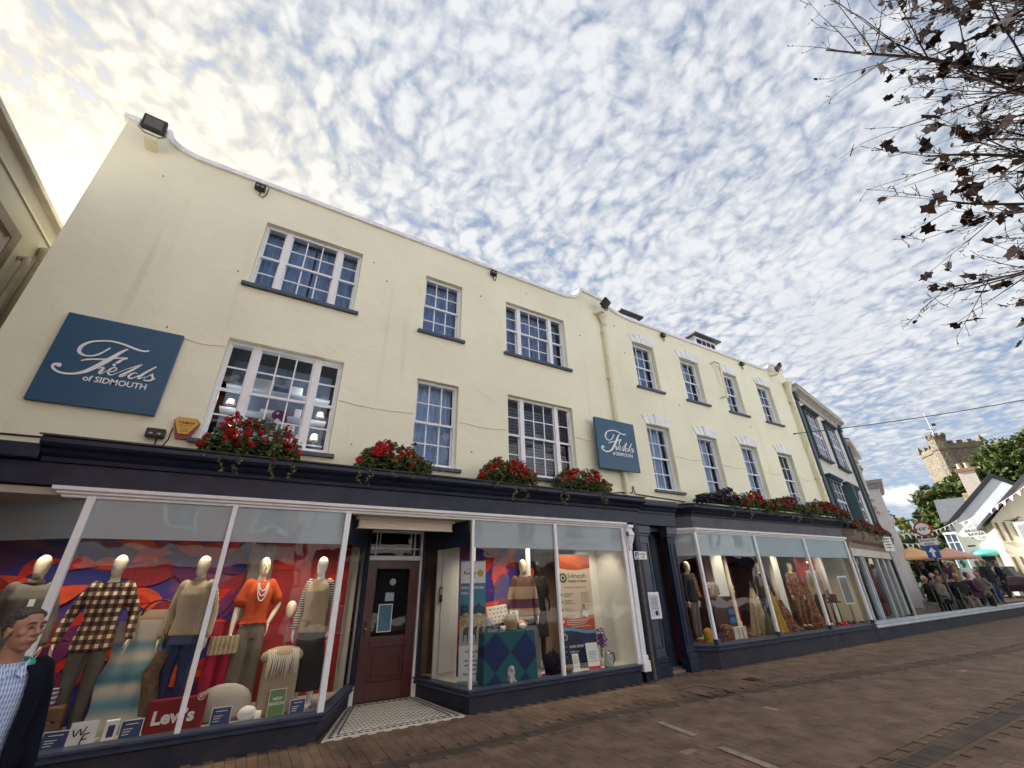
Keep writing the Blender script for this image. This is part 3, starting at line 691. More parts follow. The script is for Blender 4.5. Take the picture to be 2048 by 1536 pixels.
    part(MB().box(-3.25,6.98,8.9,9.0,-.05,2.9).box(-3.25,6.98,YW+.02,9.0,2.74,2.9), 'entrance_back', M_DARK, B1)
    # porch tiles
    T = [(1.16,6.56),(3.02,6.56),(2.80,8.12),(1.74,8.12)]
    base = part(MB().prZ(T, -.02, .006), 'porch_floor', mat('white_mosaic',(.66,.64,.58),.45,var=.12,vscale=9), B1)
    blk = MB(); w0 = Vector(T[0]); 
    def inset(t): 
        c = Vector((2.18,7.34)); return [tuple(c+(Vector(p)-c)*Vector((t,t)).x) for p in T]
    def at(u, v): a = Vector(T[0]).lerp(Vector(T[1]),u); b = Vector(T[3]).lerp(Vector(T[2]),u); return a.lerp(b, v)
    def strip(a, b, w):
        d = (b-a).normalized(); n = Vector((-d.y,d.x))*w/2
        blk.prZ([tuple(a-n),tuple(b-n),tuple(b+n),tuple(a+n)], .006, .0085)
    q = [at(.085,.095),at(.915,.095),at(.90,.92),at(.10,.92)]
    for i in range(4): strip(q[i], q[(i+1)%4], .022)
    for i in range(4):                                                             # triangle border
        a, b = [at(.03,.035),at(.97,.035),at(.965,.97),at(.035,.97)][i], [at(.97,.035),at(.965,.97),at(.035,.97),at(.03,.035)][i]
        d = (b-a); n = int(d.length/.085); d = d/n; pn = Vector((-d.y,d.x)).normalized()*.058
        for k in range(n):
            p = a+d*k
            blk.prZ([tuple(p),tuple(p+d*.86),tuple(p+d*.43+pn)], .006, .0085)
    for i in range(40):
        for j in range(40):
            x, y = 1.1+i*.105+(j % 2)*.0525, 6.62+j*.0525
            v = (y-T[0][1])/(T[3][1]-T[0][1])
            if not .12 < v < .90: continue
            xl = T[0][0]+(T[3][0]-T[0][0])*v; xr = T[1][0]+(T[2][0]-T[1][0])*v
            if not xl+.17 < x < xr-.15: continue
            s = .0185; blk.prZ([(x-s,y),(x,y-s),(x+s,y),(x,y+s)], .006, .0085)
    blk.build('black_tiles', mat('black_mosaic',(.02,.02,.022),.4), base, kind='stuff')
    # display rooms: floors, ceilings, backs
    part(MB().prZ([(-3.1,7.62),(-1.71,6.66),(1.08,6.66),(1.66,8.05),(1.6,8.3),(-3.2,8.3)], .05, .262), 'display_floor', M_DISPFLOOR, B1)
    part(MB().prZ([(2.88,8.1),(3.13,6.66),(6.5,6.66),(6.5,8.3),(2.88,8.3)], .05, .262), 'display_floor', M_DISPFLOOR, B1)
    cl = MB().box(-3.2,1.66,6.66,8.4,2.64,2.72).box(2.86,6.6,6.66,8.4,2.64,2.72)
    part(cl, 'display_ceiling', mat('display_ceiling_cream',(.5,.46,.40),.8), B1)
    part(MB().box(-3.25,-3.15,7.6,8.4,0,2.7).box(1.5,1.62,8.02,8.4,.26,2.64), 'display_side', M_IVORY, B1); part(MB().box(-3.2,1.66,8.32,8.38,.05,2.72).box(2.86,6.6,8.32,8.38,.05,2.72), 'display_back', mat('taupe_display_back',(.24,.17,.13),.8,var=.15), B1)
    part(MB().box(6.50,6.58,6.72,8.3,.2,2.64).box(5.95,6.50,7.55,7.62,.262,2.64), 'display_side', mat('white_display_wall',(.72,.73,.71),.6,var=.05), B1)
    wd = part(MB().box(2.90,3.32,7.62,7.66,.262,2.64), 'panelled_cupboard_door', MATS['white_display_wall'], B1, .005)
    MB().box(2.99,3.28,7.600,7.619,.36,2.5).build('door_moulding', MATS['white_display_wall'], wd, .01)
    st = MB().box(2.955,3.005,7.59,7.60,1.38,1.62).build('alarm_sticker', M_BLACK, wd); MB().box(2.965,2.995,7.585,7.59,1.50,1.60).build('label', mat('yellow_label',(.6,.5,.2),.6), st)
    for x in (3.36, 4.58): part(MB().lathe([(.05,0),(.05,2.38)],(x,7.28 if x > 4 else 7.15,.262),12), 'display_column', MATS['white_display_wall'], B1)
shop_left()
M_MURAL = ramp_mat('red_blue_leaf_mural', [(.0,(.006,.010,.09)),(.34,(.010,.022,.22)),(.43,(.03,.020,.20)),(.47,(.20,.008,.05)),(.50,(.48,.012,.008)),(.56,(.60,.030,.008)),(.60,(.26,.008,.03)),(.64,(.03,.016,.18)),(.72,(.010,.024,.20)),(.86,(.30,.13,.14))], 1.25, 3, .6, 1.6, (1,1,1.35))
M_REDWALL = ramp_mat('dark_red_backdrop', [(.2,(.12,.004,.005)),(.5,(.30,.008,.008)),(.8,(.18,.006,.02))], 1.2, 2, .7, .8)
def backdrops():
    def panel(name, label, x0, x1, y, m, z0=.262, z1=2.30):
        t = thing(name, label, 'backdrop', ((x0+x1)/2, y, z0)); part(MB().box(-(x1-x0)/2,(x1-x0)/2,-.015,.015,0,z1-z0), 'board', m, t)
        for s in (-1,1): part(MB().box(s*(x1-x0)/2-.02,s*(x1-x0)/2+.02,.016,.06,0,z1-z0), 'batten', M_IVORY, t)
        return t
    mb_ = ramp_mat('violet_blue_mural', [(.2,(.008,.012,.10)),(.42,(.012,.022,.22)),(.55,(.05,.02,.20)),(.68,(.22,.06,.12)),(.8,(.42,.26,.20))], 1.1, 5, .6, .8, (1,1,1.6))
    reds = [mat('leaf_scarlet',(.50,.010,.008),.6,var=.3,vscale=5,sc=(1,1,3)), mat('leaf_crimson',(.26,.006,.018),.6,var=.3,vscale=5,sc=(3,1,1)), mat('leaf_flame',(.62,.06,.012),.6,var=.3,vscale=5,sc=(1,1,3)), mat('leaf_plum',(.12,.012,.10),.6,var=.3,vscale=5)]
    def leaves(t, w, h, n, seed):
        rnd = random.Random(seed)
        for i in range(n):
            l = rnd.uniform(.28,.62); wd = l*rnd.uniform(.20,.32); a = rnd.uniform(.15,1.0) if rnd.random() < .75 else rnd.uniform(-.6,.1); cx = rnd.uniform(-w/2,w/2); cz = rnd.uniform(.25,h-.05); bend = rnd.uniform(-.15,.25)
            up = [(u, wd*math.sin(math.pi*u)**.8*(1-.35*u)) for u in [k/9 for k in range(10)]]; dn = [(u, -wd*.7*math.sin(math.pi*u)**.9) for u in [k/9 for k in range(8,0,-1)]]; pts = []
            for u, o in up+dn:
                x = (u-.5)*l; z = o+bend*l*math.sin(math.pi*u); px_ = cx+x*math.cos(a)-z*math.sin(a); pz_ = cz+x*math.sin(a)+z*math.cos(a)
                pts.append((min(w/2,max(-w/2,px_)), min(h,max(.0,pz_))))
            y = -.0155-.0006*i; part(MB().prY(pts, y-.0005, y), 'printed_leaf', reds[rnd.choice((0,0,1,1,2,3))], t)
    leaves(panel('mural_panel', 'tall mural of red leaves on blue behind the mannequins in checked shirt and cable jumper', -2.75, -.02, 7.85, mb_), 2.72, 2.03, 64, 3)
    leaves(panel('mural_panel', 'dark red mural panel behind the orange-topped mannequin', .02, 1.45, 7.86, M_REDWALL), 1.42, 2.03, 9, 5)
    leaves(panel('mural_panel', 'blue and red feathered mural panel behind the display table', 3.34, 5.02, 7.75, mb_), 1.66, 2.03, 34, 8)
    t = thing('grey_display_cloth', 'tall grey felt strip hanging behind the orange top', 'fabric', (.16,7.72,.262)); part(curtain_mb(-.14,.16,0,2.0,0,random.Random(5),.012,.12), 'cloth', mat('grey_felt',(.17,.15,.14),.95), t)
    t = thing('crimson_paper_drape', 'crumpled crimson paper hanging beside the mannequin in cable jumper', 'fabric', (-.03,7.55,.262)); part(curtain_mb(-.22,.2,0,1.0,0,random.Random(8),.03,.16), 'cloth', mat('crimson_tissue',(.42,.012,.06),.8,var=.3,vscale=9,bump=.5,bscale=9), t)
backdrops()
def shop_right():
    PB = [(8.27,7.14),(8.75,6.66),(15.70,6.66),(16.15,7.05)]
    b = B2
    part(MB().sweep([(-.05,-.05),(.02,-.05),(.02,.30),(-.05,.30)], PB, closed=True), 'plinth', M_PLINTH, b)
    part(MB().sweep([(-.10,.295),(.06,.295),(.085,.31),(.09,.335),(.06,.345),(.065,.365),(.09,.38),(.095,.405),(.05,.415),(-.03,.44),(-.10,.44)], PB, closed=True), 'sill', M_NAVY2, b)
    part(MB().sweep([(o,z+.0) for o,z in BAND], PB, closed=True), 'window_head', M_WHITE, b, .003)
    part(MB().sweep([(-.25,2.735),(.02,2.735),(.03,2.985),(-.25,2.985)], PB, closed=True), 'fascia', M_FASCIA2, b)
    part(MB().sweep([(o-.02,z+.01) for o,z in CORN], PB, closed=True), 'cornice', M_NAVY, b)
    part(MB().sweep([(.235,3.238),(.265,3.225),(.27,3.245),(.0,3.30),(-.30,3.32),(-.30,3.27)], PB, closed=True), 'lead_flashing', M_LEAD, b)
    zb, zt = .44, 2.62; prev = None
    pts = [(8.27,7.14),(8.75,6.66),(11.02,6.66),(13.35,6.66),(15.70,6.66),(16.15,7.05)]
    for a, c in zip(pts, pts[1:]):
        p = part(bilerp_panel(MB(), a, c, zb, zt), 'pane', M_GLASS, b)
        d = Vector((c[0]-a[0], c[1]-a[1])).normalized(); n = Vector((-d.y, d.x))*.012
        bilerp_panel(MB(), (a[0]+n.x,a[1]+n.y), (c[0]+n.x,c[1]+n.y), 2.14, zt).build('frosted_band', M_FILM, p)
    for i, (x, y) in enumerate(pts[:-1]):
        ms = part(MB().obox((x,y-.008,(zb+zt)/2), .07, .07, zt-zb+.02, R(-45) if i == 0 else 0), 'mullion', M_WHITE, b, .008)
        if i: MB().obox((x+.01,y-.03,.475), .12, .10, .075).build('mullion_shoe', M_NAVY2, ms, .006)
    part(MB().prZ([(8.3,7.2),(8.78,6.7),(15.7,6.7),(16.1,7.05),(16.1,9),(8.3,9)], .1, .405), 'display_floor', mat('russet_display_floor',(.22,.07,.03),.6,var=.4,vscale=5), b)
    part(MB().box(8.3,16.1,6.95,9.0,2.64,2.72), 'display_ceiling', MATS['display_ceiling_cream'], b)
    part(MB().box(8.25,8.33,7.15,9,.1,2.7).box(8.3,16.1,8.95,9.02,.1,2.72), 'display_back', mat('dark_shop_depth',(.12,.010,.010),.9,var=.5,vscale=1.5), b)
    # passage door between the two fronts
    part(MB().box(6.985,7.06,6.90,7.9,-.05,2.74), 'side_panel', M_NAVY, b)
    part(MB().box(6.98,8.27,6.72,6.95,2.735,3.0), 'fascia', M_NAVY, b, .006)
    part(MB().sweep([(o*.55,z) for o,z in CORN], [(6.985,6.72),(8.27,6.72)], closed=True), 'cornice', M_NAVY, b)
    part(MB().box(6.985,8.3,6.62,6.95,3.22,3.27), 'lead_flashing', M_LEAD, b)
    part(MB().box(7.05,8.27,6.95,7.9,2.64,2.73), 'passage_ceiling', M_NAVY, b)
    for x0, x1 in ((7.08,7.42),(8.02,8.26)):
        pl = part(MB().box(x0,x1,6.83,6.98,.30,2.52), 'pilaster', M_NAVY2 if x0 < 7.5 else M_NAVY, b, .008)
        MB().box(x0+.05,x0+.065,6.815,6.83,.45,2.38).box(x1-.065,x1-.05,6.815,6.83,.45,2.38).box(x0+.065,x1-.065,6.815,6.83,2.365,2.38).box(x0+.065,x1-.065,6.815,6.83,.45,.465).build('moulding', M_NAVY, pl)
        MB().box(x0-.04,x1+.04,6.76,6.98,-.02,.20).box(x0-.02,x1+.02,6.79,6.98,.20,.30).build('pilaster_base', M_NAVY, pl, .01)
        MB().box(x0-.02,x1+.02,6.80,6.98,2.52,2.57).box(x0-.04,x1+.04,6.77,6.98,2.57,2.735).build('capital', M_NAVY2, pl, .01)
    d = part(MB().box(7.06,8.26,7.28,7.34,.02,2.64), 'passage_door', mat('teal_navy_paint',(.022,.042,.075),.4,var=.2), b)
    for (x0,x1,z0,z1) in ((7.2,7.5,.2,.95),(7.6,7.9,.2,.95),(7.2,7.5,1.15,2.1),(7.6,7.9,1.15,2.1)): MB().box(x0,x1,7.26,7.278,z0,z1).build('door_panel', MATS['teal_navy_paint'], d, .01)
    part(MB().box(7.06,8.26,6.90,7.9,-.03,.03), 'doorstep', mat('worn_stone',(.20,.17,.14),.8,var=.3), b)
    # red and cream panels, white pillars in the deep windows
    for (x, y, nm) in ((10.42,7.45,1),(12.95,7.45,1)): part(MB().box(x-.20,x+.12,y,y+.22,.41,2.64).box(x+.125,x+.30,y+.02,y+.22,.41,2.64), 'display_pillar', MATS['white_display_wall'], b, .01)
    for (x, y) in ((11.0,7.6),(12.45,7.25)):
        part(MB().lathe([(.09,0),(.09,.25),(.06,.30),(.06,.9),(.085,.95),(.06,1.0),(.085,1.05),(.055,1.12),(.05,2.0),(.09,2.1),(.09,2.23)],(x,y,.405),14), 'iron_column', M_IVORY, b)
    for (x0, x1, y, m) in ((8.45,9.9,8.2,M_REDWALL),(10.75,12.2,8.3,M_REDWALL),(13.3,13.85,8.0,M_REDWALL),(14.3,15.4,7.55,M_REDWALL)): part(MB().box(x0,x1,y,y+.03,.405,2.45), 'red_panel', m, b)
    part(MB().box(15.45,15.62,7.4,7.6,.405,2.64), 'display_pillar', MATS['white_display_wall'], b, .01)
shop_right()
# ------------------------------------------------------------------ pipes, cable runs, roof lights, signs
M_PIPE = mat('cream_pipe_paint', (.80,.75,.55), .5, var=.1, vscale=6)
def pipework():
    t = base_thing('downpipe', 'cream downpipe with hopper head running down behind the smaller blue sign', 'downpipe', (7.03,6.9,3.2))
    part(MB().lathe([(.06,-.30),(.065,-.26),(.055,-.24),(.10,-.10),(.115,-.02),(.125,0),(.125,.03),(.11,.03)],(7.03,6.84,8.2),16), 'hopper', M_PIPE, t)
    part(MB().tube([(7.03,6.86,7.95),(7.03,6.87,5.6),(7.03,6.87,3.3)], .05, 12), 'pipe', M_PIPE, t)
    for z in (7.7,6.3): part(MB().tube([(7.03,6.87,z),(7.03,6.87,z+.08)],.062,12).box(6.95,7.11,6.90,6.95,z+.02,z+.06), 'collar', M_PIPE, t)
    t = base_thing('downpipe', 'cream downpipe with funnel hopper at the far end of the keystone house', 'downpipe', (16.0,6.9,3.2))
    part(MB().lathe([(.06,-.30),(.065,-.26),(.055,-.24),(.11,-.08),(.15,0),(.15,.03),(.12,.03)],(15.98,6.80,8.18),16), 'hopper', M_PIPE, t)
    part(MB().tube([(15.98,6.83,7.95),(15.98,6.84,5),(16.0,6.84,3.3)], .06, 12), 'pipe', M_PIPE, t)
    for z in (7.4,4.6): part(MB().tube([(15.99,6.84,z),(15.99,6.84,z+.09)],.073,12).box(15.85,16.12,6.88,6.95,z+.02,z+.06), 'collar', M_PIPE, t)
    t = base_thing('vent_pipe', 'thin cream vent pipe on brackets between upper keystone windows', 'pipe', (11.82,6.9,6.6))
    part(MB().tube([(11.62,6.93,7.95),(11.62,6.80,7.95),(11.88,6.80,7.95),(11.88,6.82,6.75),(11.7,6.82,6.75),(11.7,6.93,6.75)], .035, 10), 'pipe', M_PIPE, t)
    t = base_thing('cast_iron_pipe', 'dark lower downpipe turning to bare brown pole beside the carved white console', 'downpipe', (6.80,6.62,0))
    part(MB().tube([(6.79,6.60,2.75),(6.79,6.60,2.1)], .05, 12), 'upper_pipe', M_NAVY, t)
    part(MB().tube([(6.79,6.60,2.1),(6.79,6.60,.02)], .032, 12), 'lower_pipe', mat('brown_pole',(.10,.085,.07),.5,var=.3,vscale=9), t)
    part(MB().tube([(6.79,6.60,.75),(6.79,6.60,.80)], .042, 12), 'collar', MATS['brown_pole'], t)
    s = thing('loading_sign', 'small white loading only plate fixed to the brown pole', 'sign', (6.825,6.555,2.105))
    part(MB().box(-.17,.17,-.006,.006,-.075,.075), 'plate', M_PAPER, s, .004)
    part(MB().box(-.155,-.06,-.009,-.006,-.062,.062), 'blue_square', mat('sign_blue',(.01,.06,.30),.5), s)
    part(MB().prism([(-.13,-.045),(-.085,-.045),(-.085,-.01),(-.10,.045),(-.115,.045),(-.105,-.01),(-.13,-.02)], lambda a,b,t:(a,t,b), -.011, -.009), 'loading_symbol', M_PAPER, s)
    part(text_mb('Loading', .060, wallM(-.05,-.0075,.012), .002, sx=.95).join(text_mb('only', .060, wallM(-.0,-.0075,-.045), .002)), 'lettering', M_INK, s)
    n = thing('notice_frame', 'white framed notice hung on the navy pilaster beside the passage door', 'notice', (7.24,6.79,1.19))
    part(MB().box(-.17,.17,-.02,.02,-.24,.24), 'frame', M_PAPER, n, .008)
    part(MB().box(-.12,.12,-.024,-.02,-.19,.19), 'sheet', mat('lilac_sheet',(.55,.58,.72),.6,var=.1), n)
    tl = MB()
    for i in range(7): tl.box(-.09+.01*(i%3),.09-.012*(i%2),-.0262,-.024,.13-i*.032,.138-i*.032)
    part(tl, 'printed_lines', M_NAVYINK, n)
    part(MB().lathe([(.045,0),(.045,.002)],(0,0,0),18).xf(Matrix.Translation((.03,-.024,-.135)) @ Matrix.Rotation(R(90),4,'X')), 'printed_seal', M_INK, n)
    # cables
    w = base_thing('wall_cable', 'black cable run along the foot of the wall above the cornice', 'cable', (7,6.94,3.4))
    part(MB().tube([(6.2,6.93,3.36),(6.9,6.93,3.44),(7.25,6.93,3.46),(7.3,6.93,3.62),(7.34,6.93,3.44),(8.6,6.93,3.40),(9.0,6.92,3.38)], .013, 6), 'cable', M_BLACK, w)
    part(MB().tube([(-6,6.94,3.33),(-3.1,6.94,3.33),(-2.2,6.94,3.345),(.2,6.94,3.34)], .012, 6), 'cable', M_BLACK, w)
    a, c = Vector((15.5,6.9,6.15)), Vector((25,-3.2,7.6)); pts = []
    for i in range(25):
        t_ = i/24; p = a.lerp(c, t_); p.z -= .35*4*t_*(1-t_); pts.append(p)
    w = base_thing('overhead_cable', 'single overhead cable crossing the blue sky from the cream house', 'cable', a)
    part(MB().tube(pts, .014, 6), 'wire', mat('cable_black',(.03,.035,.05),.6,var=0), w)
    part(MB().tube([(15.5,6.95,6.15),(15.5,6.88,6.15)], .025, 8), 'wall_hook', M_BLACK, w)
pipework()
def floodlight(label, x, z, w, tilt, rz=0, big=False):
    t = thing('floodlight', label, 'floodlight', (x,6.9,z), rz)
    h = w*.82
    Mx = Matrix.Translation((0,-.28,0)) @ Matrix.Rotation(tilt,4,'X')
    part(MB().box(-w/2,w/2,-.045,.04,-h/2,h/2).xf(Mx), 'housing', M_BLACK, t, .015)
    part(MB().box(-w*.38,w*.38,-.052,-.046,-h*.33,h*.36).xf(Mx), 'lens', mat('flood_lens',(.11,.10,.085),.15,var=.2), t)
    part(MB().tube([(-w/2-.01,-.28,0),(-w/2-.02,-.24,-h*.5),(-w*.3,-.20,-h*.62),(w*.3,-.20,-h*.62),(w/2+.02,-.24,-h*.5),(w/2+.01,-.28,0)], .014, 8), 'yoke', M_STEEL if big else M_BLACK, t)
    part(MB().box(-.08,.08,-.21,.06,-h*.62-.10,-h*.62-.015), 'bracket', M_PIPE, t, .006)
floodlight('large square floodlight on the parapet at the left corner', -2.84, 8.60, .31, R(14), R(4), True)
floodlight('tilted floodlight above the hopper between the two cream houses', 6.87, 8.50, .30, R(50), R(24))
floodlight('tilted floodlight on the parapet at the far end of the keystone house', 15.2, 8.60, .34, R(50), R(24))
def sensor(label, x, z, w=.15):
    t = thing('spotlight', label, 'spotlight', (x,6.95,z))
    part(MB().box(-w/2,w/2,-.12,-.02,-.06,.06), 'housing', M_BLACK, t, .012)
    part(MB().box(-.03,.03,-.03,0,-.05,.03), 'bracket', M_BLACK, t)
    for s in (-1,1): part(MB().ball((s*w*.22,-.125,-.02),(.025,.012,.02)), 'lens', M_STEEL, t)
    part(MB().tube([(w*.1,-.02,-.05),(w*.1,-.03,-.16),(w*.45,-.02,-.17),(w*.7,-.01,-.05),(w*.72,-.01,.12)], .008, 6), 'cable', M_BLACK, t)
sensor('small black twin spotlight under the coping above the top-left sash window', -1.23, 8.36, .17)
sensor('small black twin spotlight under the coping right of the middle sash window', 3.66, 8.36)
sensor('small black spotlight under the coping right of the first keystone window', 9.48, 8.36)
sensor('small black spotlight under the coping above the third and fourth keystone windows', 13.41, 8.37)
sensor('black spotlight on the wall below the large blue sign', -1.42, 3.53, .2)
FIELDS = [
[(943,914,16),(894,891,23),(821,894,27),(734,916,27),(630,940,25),(523,946,23),(428,923,22),(353,893,23),(301,848,29),(270,792,36),(268,734,36),(292,697,31),(339,678,23),(395,683,20),(451,715,20),(494,765,20),(528,819,20),(548,851,11)],
[(723,880,13),(681,829,31),(639,765,41),(587,681,50),(529,597,52),(471,520,50),(417,458,43),(358,419,34),(294,395,27),(227,388,25),(169,401,25),(123,433,27),(105,468,25),(122,493,31),(158,490,54),(170,489,49),(181,490,18)],
[(331,595,13),(373,621,20),(447,647,20),(525,665,20),(586,687,22),(645,715,20),(709,732,18),(760,746,20)],
[(756,738,13),(713,707,20),(686,666,31),(663,643,16)],
[(641,612,18),(657,614,40),(674,614,18)],
[(524,521,9),(542,541,13),(569,550,23),(562,505,27),(549,471,25),(567,461,13),(589,485,9),(612,517,7)],
[(616,506,9),(664,514,11),(695,546,13),(691,574,13),(663,574,13),(637,542,22),(630,497,25),(655,466,18),(688,477,11),(723,513,7)],
[(724,511,7),(790,577,9),(876,646,11),(925,691,18),(882,622,23),(818,542,27),(765,483,27),(760,462,18),(787,472,11),(820,505,7)],
[(923,542,9),(895,548,13),(859,521,22),(845,480,23),(869,460,16),(906,481,11),(945,528,7)],
[(1084,692,13),(1034,627,22),(982,556,27),(947,497,27),(953,477,18),(982,493,9),(1010,518,7)],
[(1008,495,7),(1048,544,9),(1075,575,13),(1080,545,22),(1095,513,23),(1078,477,20),(1028,462,18),(1006,473,13)],
[(1078,476,11),(1107,496,9),(1121,525,5)]]
def blue_sign(label, x, z, w, h, out=0):
    t = thing('shop_sign', label, 'sign', (x,6.95-out,z))
    part(MB().box(0,w,-.075,-.01,0,h), 'panel', M_SIGN, t, .003)
    mb = MB()
    for i, s in enumerate(FIELDS): mb.join(stroke(s, -.0755, .010+.0006*i, .001*w/1.25))
    part(mb, 'script_lettering', M_WHITE, t)
    k = w/1.25
    part(text_mb('of SIDMOUTH', .112*k, wallM(.42*k,-.080,.335*k), .010, bold=.0015, sx=.935), 'lettering', M_WHITE, t)
    for xx in (.15*w,.85*w): part(MB().box(xx-.03,xx+.03,-.01,out,.1*h,.9*h), 'wall_batten', M_STEEL, t)
blue_sign('large square blue sign with white script at the left of the cream wall', -2.755-.0, 3.77, 1.25, 1.257)
blue_sign('smaller-looking blue sign with white script between the two cream houses', 6.19, 3.895, 1.22, 1.18, .14)
def alarm_box():
    t = thing('alarm_box', 'yellow and red burglar alarm box beside the lower left sash window', 'alarm', (-1.14,6.95,3.66))
    out = [(-.145,.10),(-.10,.145),(.10,.145),(.155,.09),(.075,-.155),(-.075,-.155)]
    part(MB().prY(out, -.05, 0), 'back_box', mat('alarm_red',(.20,.012,.010),.3,var=.15,coat=.3), t, .012)
    inn = [(-.145,.10),(-.10,.145),(.10,.145),(.155,.09),(.055,-.10),(-.062,-.10)]
    part(MB().prY([(a*.93,b*.93+.002) for a,b in inn], -.068, -.052), 'front_cover', mat('alarm_yellow',(.62,.38,.05),.35,var=.06), t, .006)
    part(text_mb('TAMAR', .050, wallM(0,-.0685,.050), .002, 'CENTER', shear=.2, bold=.001, sx=1.15), 'lettering', M_INK, t)
    part(text_mb('SECURITY', .034, wallM(0,-.0685,.012), .002, 'CENTER', shear=.2).join(text_mb('01392', .032, wallM(0,-.0685,-.030), .002, 'CENTER')).join(text_mb('208090', .028, wallM(0,-.0685,-.062), .002, 'CENTER')), 'small_lettering', mat('brown_ink',(.12,.05,.01),.6,var=0), t)
alarm_box()
# ------------------------------------------------------------------ neighbouring buildings
def neighbour_left():
    t = base_thing('beige_building', 'stained beige rendered building at the left edge with downpipes', 'building', (-3.9,6,0))
    xw = -3.78
    mb = MB()
    # wall facing the alley (+X), with one window opening
    y0, y1, z0, z1 = 6.35, 7.16, 4.85, 6.12
    for (a,b,c,d) in ((2,y0,0,6.9),(y1,15,0,6.9),(y0,y1,0,z0),(y0,y1,z1,6.9)): mb.quad((xw,b,c),(xw,a,c),(xw,a,d),(xw,b,d))
    for q in (((xw,y0,z0),(xw,y1,z0),(xw-.14,y1,z0),(xw-.14,y0,z0)),((xw,y0,z1),(xw,y1,z1),(xw-.14,y1,z1),(xw-.14,y0,z1)),((xw,y1,z0),(xw,y1,z1),(xw-.14,y1,z1),(xw-.14,y1,z0)),((xw,y0,z0),(xw,y0,z1),(xw-.14,y0,z1),(xw-.14,y0,z0))): mb.quad(*q)
    mb.quad((-12,2,0),(xw,2,0),(xw,2,6.9),(-12,2,6.9))
    part(mb, 'wall', M_NEIGH, t)
    part(MB().box(-12,xw+.10,1.9,15,6.9,6.98).box(-12,xw+.05,1.95,15,6.98,7.05), 'parapet_coping', mat('beige_coping',(.55,.49,.40),.7,var=.2), t, .01)
    part(MB().box(xw,xw+.03,2,15,6.62,6.66), 'string_course', MATS['beige_coping'], t, .008)
    w = part(MB().box(xw-.12,xw-.06,y0,y0+.07,z0,z1).box(xw-.12,xw-.06,y1-.07,y1,z0,z1).box(xw-.119,xw-.061,y0,y1,z0,z0+.08).box(xw-.119,xw-.061,y0,y1,z1-.07,z1).box(xw-.118,xw-.062,y0,y1,5.46,5.52), 'window', mat('cream_window_paint',(.62,.56,.42),.5), t, .004)
    MB().box(xw-.1,xw-.095,y0,y1,z0,z1).build('pane', M_WGLASS, w); MB().box(xw-.5,xw-.45,y0-.2,y1+.2,z0-.2,z1+.2).build('room_dark', M_DARK, w)
    fm = mat('brown_window_margin',(.16,.12,.085),.7,var=.3)
    part(MB().box(xw,xw+.012,y0-.16,y0,z0-.1,z1+.16).box(xw,xw+.012,y1,y1+.16,z0-.1,z1+.16).box(xw+.0,xw+.0115,y0,y1,z1,z1+.16), 'window_surround', fm, t)
    pm = mat('beige_pipe',(.36,.31,.23),.6,var=.25)
    part(MB().tube([(xw+.07,7.82,6.3),(xw+.07,7.82,0)], .045, 10), 'downpipe', pm, t)
    part(MB().tube([(xw+.02,7.5,6.02),(xw+.09,7.5,6.05),(xw+.10,7.5,5.9),(xw+.09,7.5,0)], .04, 10), 'downpipe', pm, t)
    part(MB().lathe([(.05,-.2),(.055,-.16),(.05,-.15),(.08,-.05),(.085,.03),(.07,.03)],(xw+.08,7.82,6.42),12), 'hopper', pm, t)
neighbour_left()
M_OFFWH = cream_wall('offwhite_render', (.76,.745,.72), .12)
M_TRIM = mat('dark_petrol_trim', (.022,.045,.060), .5, var=.2)
def frame_window(bld, x0, x1, z0, z1, fm, hood=True, y=-.0, rows=4, cols=3):
    w = part(MB().box(x0,x0+.10,y-.06,y+.02,z0,z1).box(x1-.10,x1,y-.06,y+.02,z0,z1).box(x0+.1,x1-.1,y-.059,y+.02,z1-.10,z1).box(x0-.05,x1+.05,y-.12,y+.02,z0-.08,z0), 'window', fm, bld, .006)
    if hood: MB().box(x0-.08,x1+.08,y-.17,y+.02,z1+.05,z1+.12).box(x0-.03,x1+.03,y-.12,y+.02,z1,z1+.05).build('hood', fm, w, .01)
    a, b = x0+.1, x1-.1; mb = MB()
    mb.box(a,a+.05,y-.045,y-.02,z0,z1-.1).box(b-.05,b,y-.045,y-.02,z0,z1-.1).box(a,b,y-.046,y-.02,(z0+z1)/2-.03,(z0+z1)/2+.02)
    for i in range(1,cols): mb.box(a+(b-a)*i/cols-.012,a+(b-a)*i/cols+.012,y-.04,y-.02,z0,z1-.1)
    for i in range(1,rows): mb.box(a,b,y-.039,y-.02,z0+(z1-.1-z0)*i/rows-.012,z0+(z1-.1-z0)*i/rows+.012)
    mb.build('sash', M_WHITE, w)
    for i in range(cols):
        for j in range(rows):
            xa, xb = a+(b-a)*i/cols, a+(b-a)*(i+1)/cols; za, zb = z0+(z1-.1-z0)*j/rows, z0+(z1-.1-z0)*(j+1)/rows
            MB().quad((xa,y-.03,za),(xb,y-.03,za),(xb,y-.03,zb),(xa,y-.03,zb)).build('pane', M_WGLASS, w)
    MB().quad((a,y+.019,z0),(b,y+.019,z0),(b,y+.019,z1-.1),(a,y+.019,z1-.1)).build('blind', mat('grey_roller_blind',(.32,.34,.36),.8,var=.2), w)
    return w
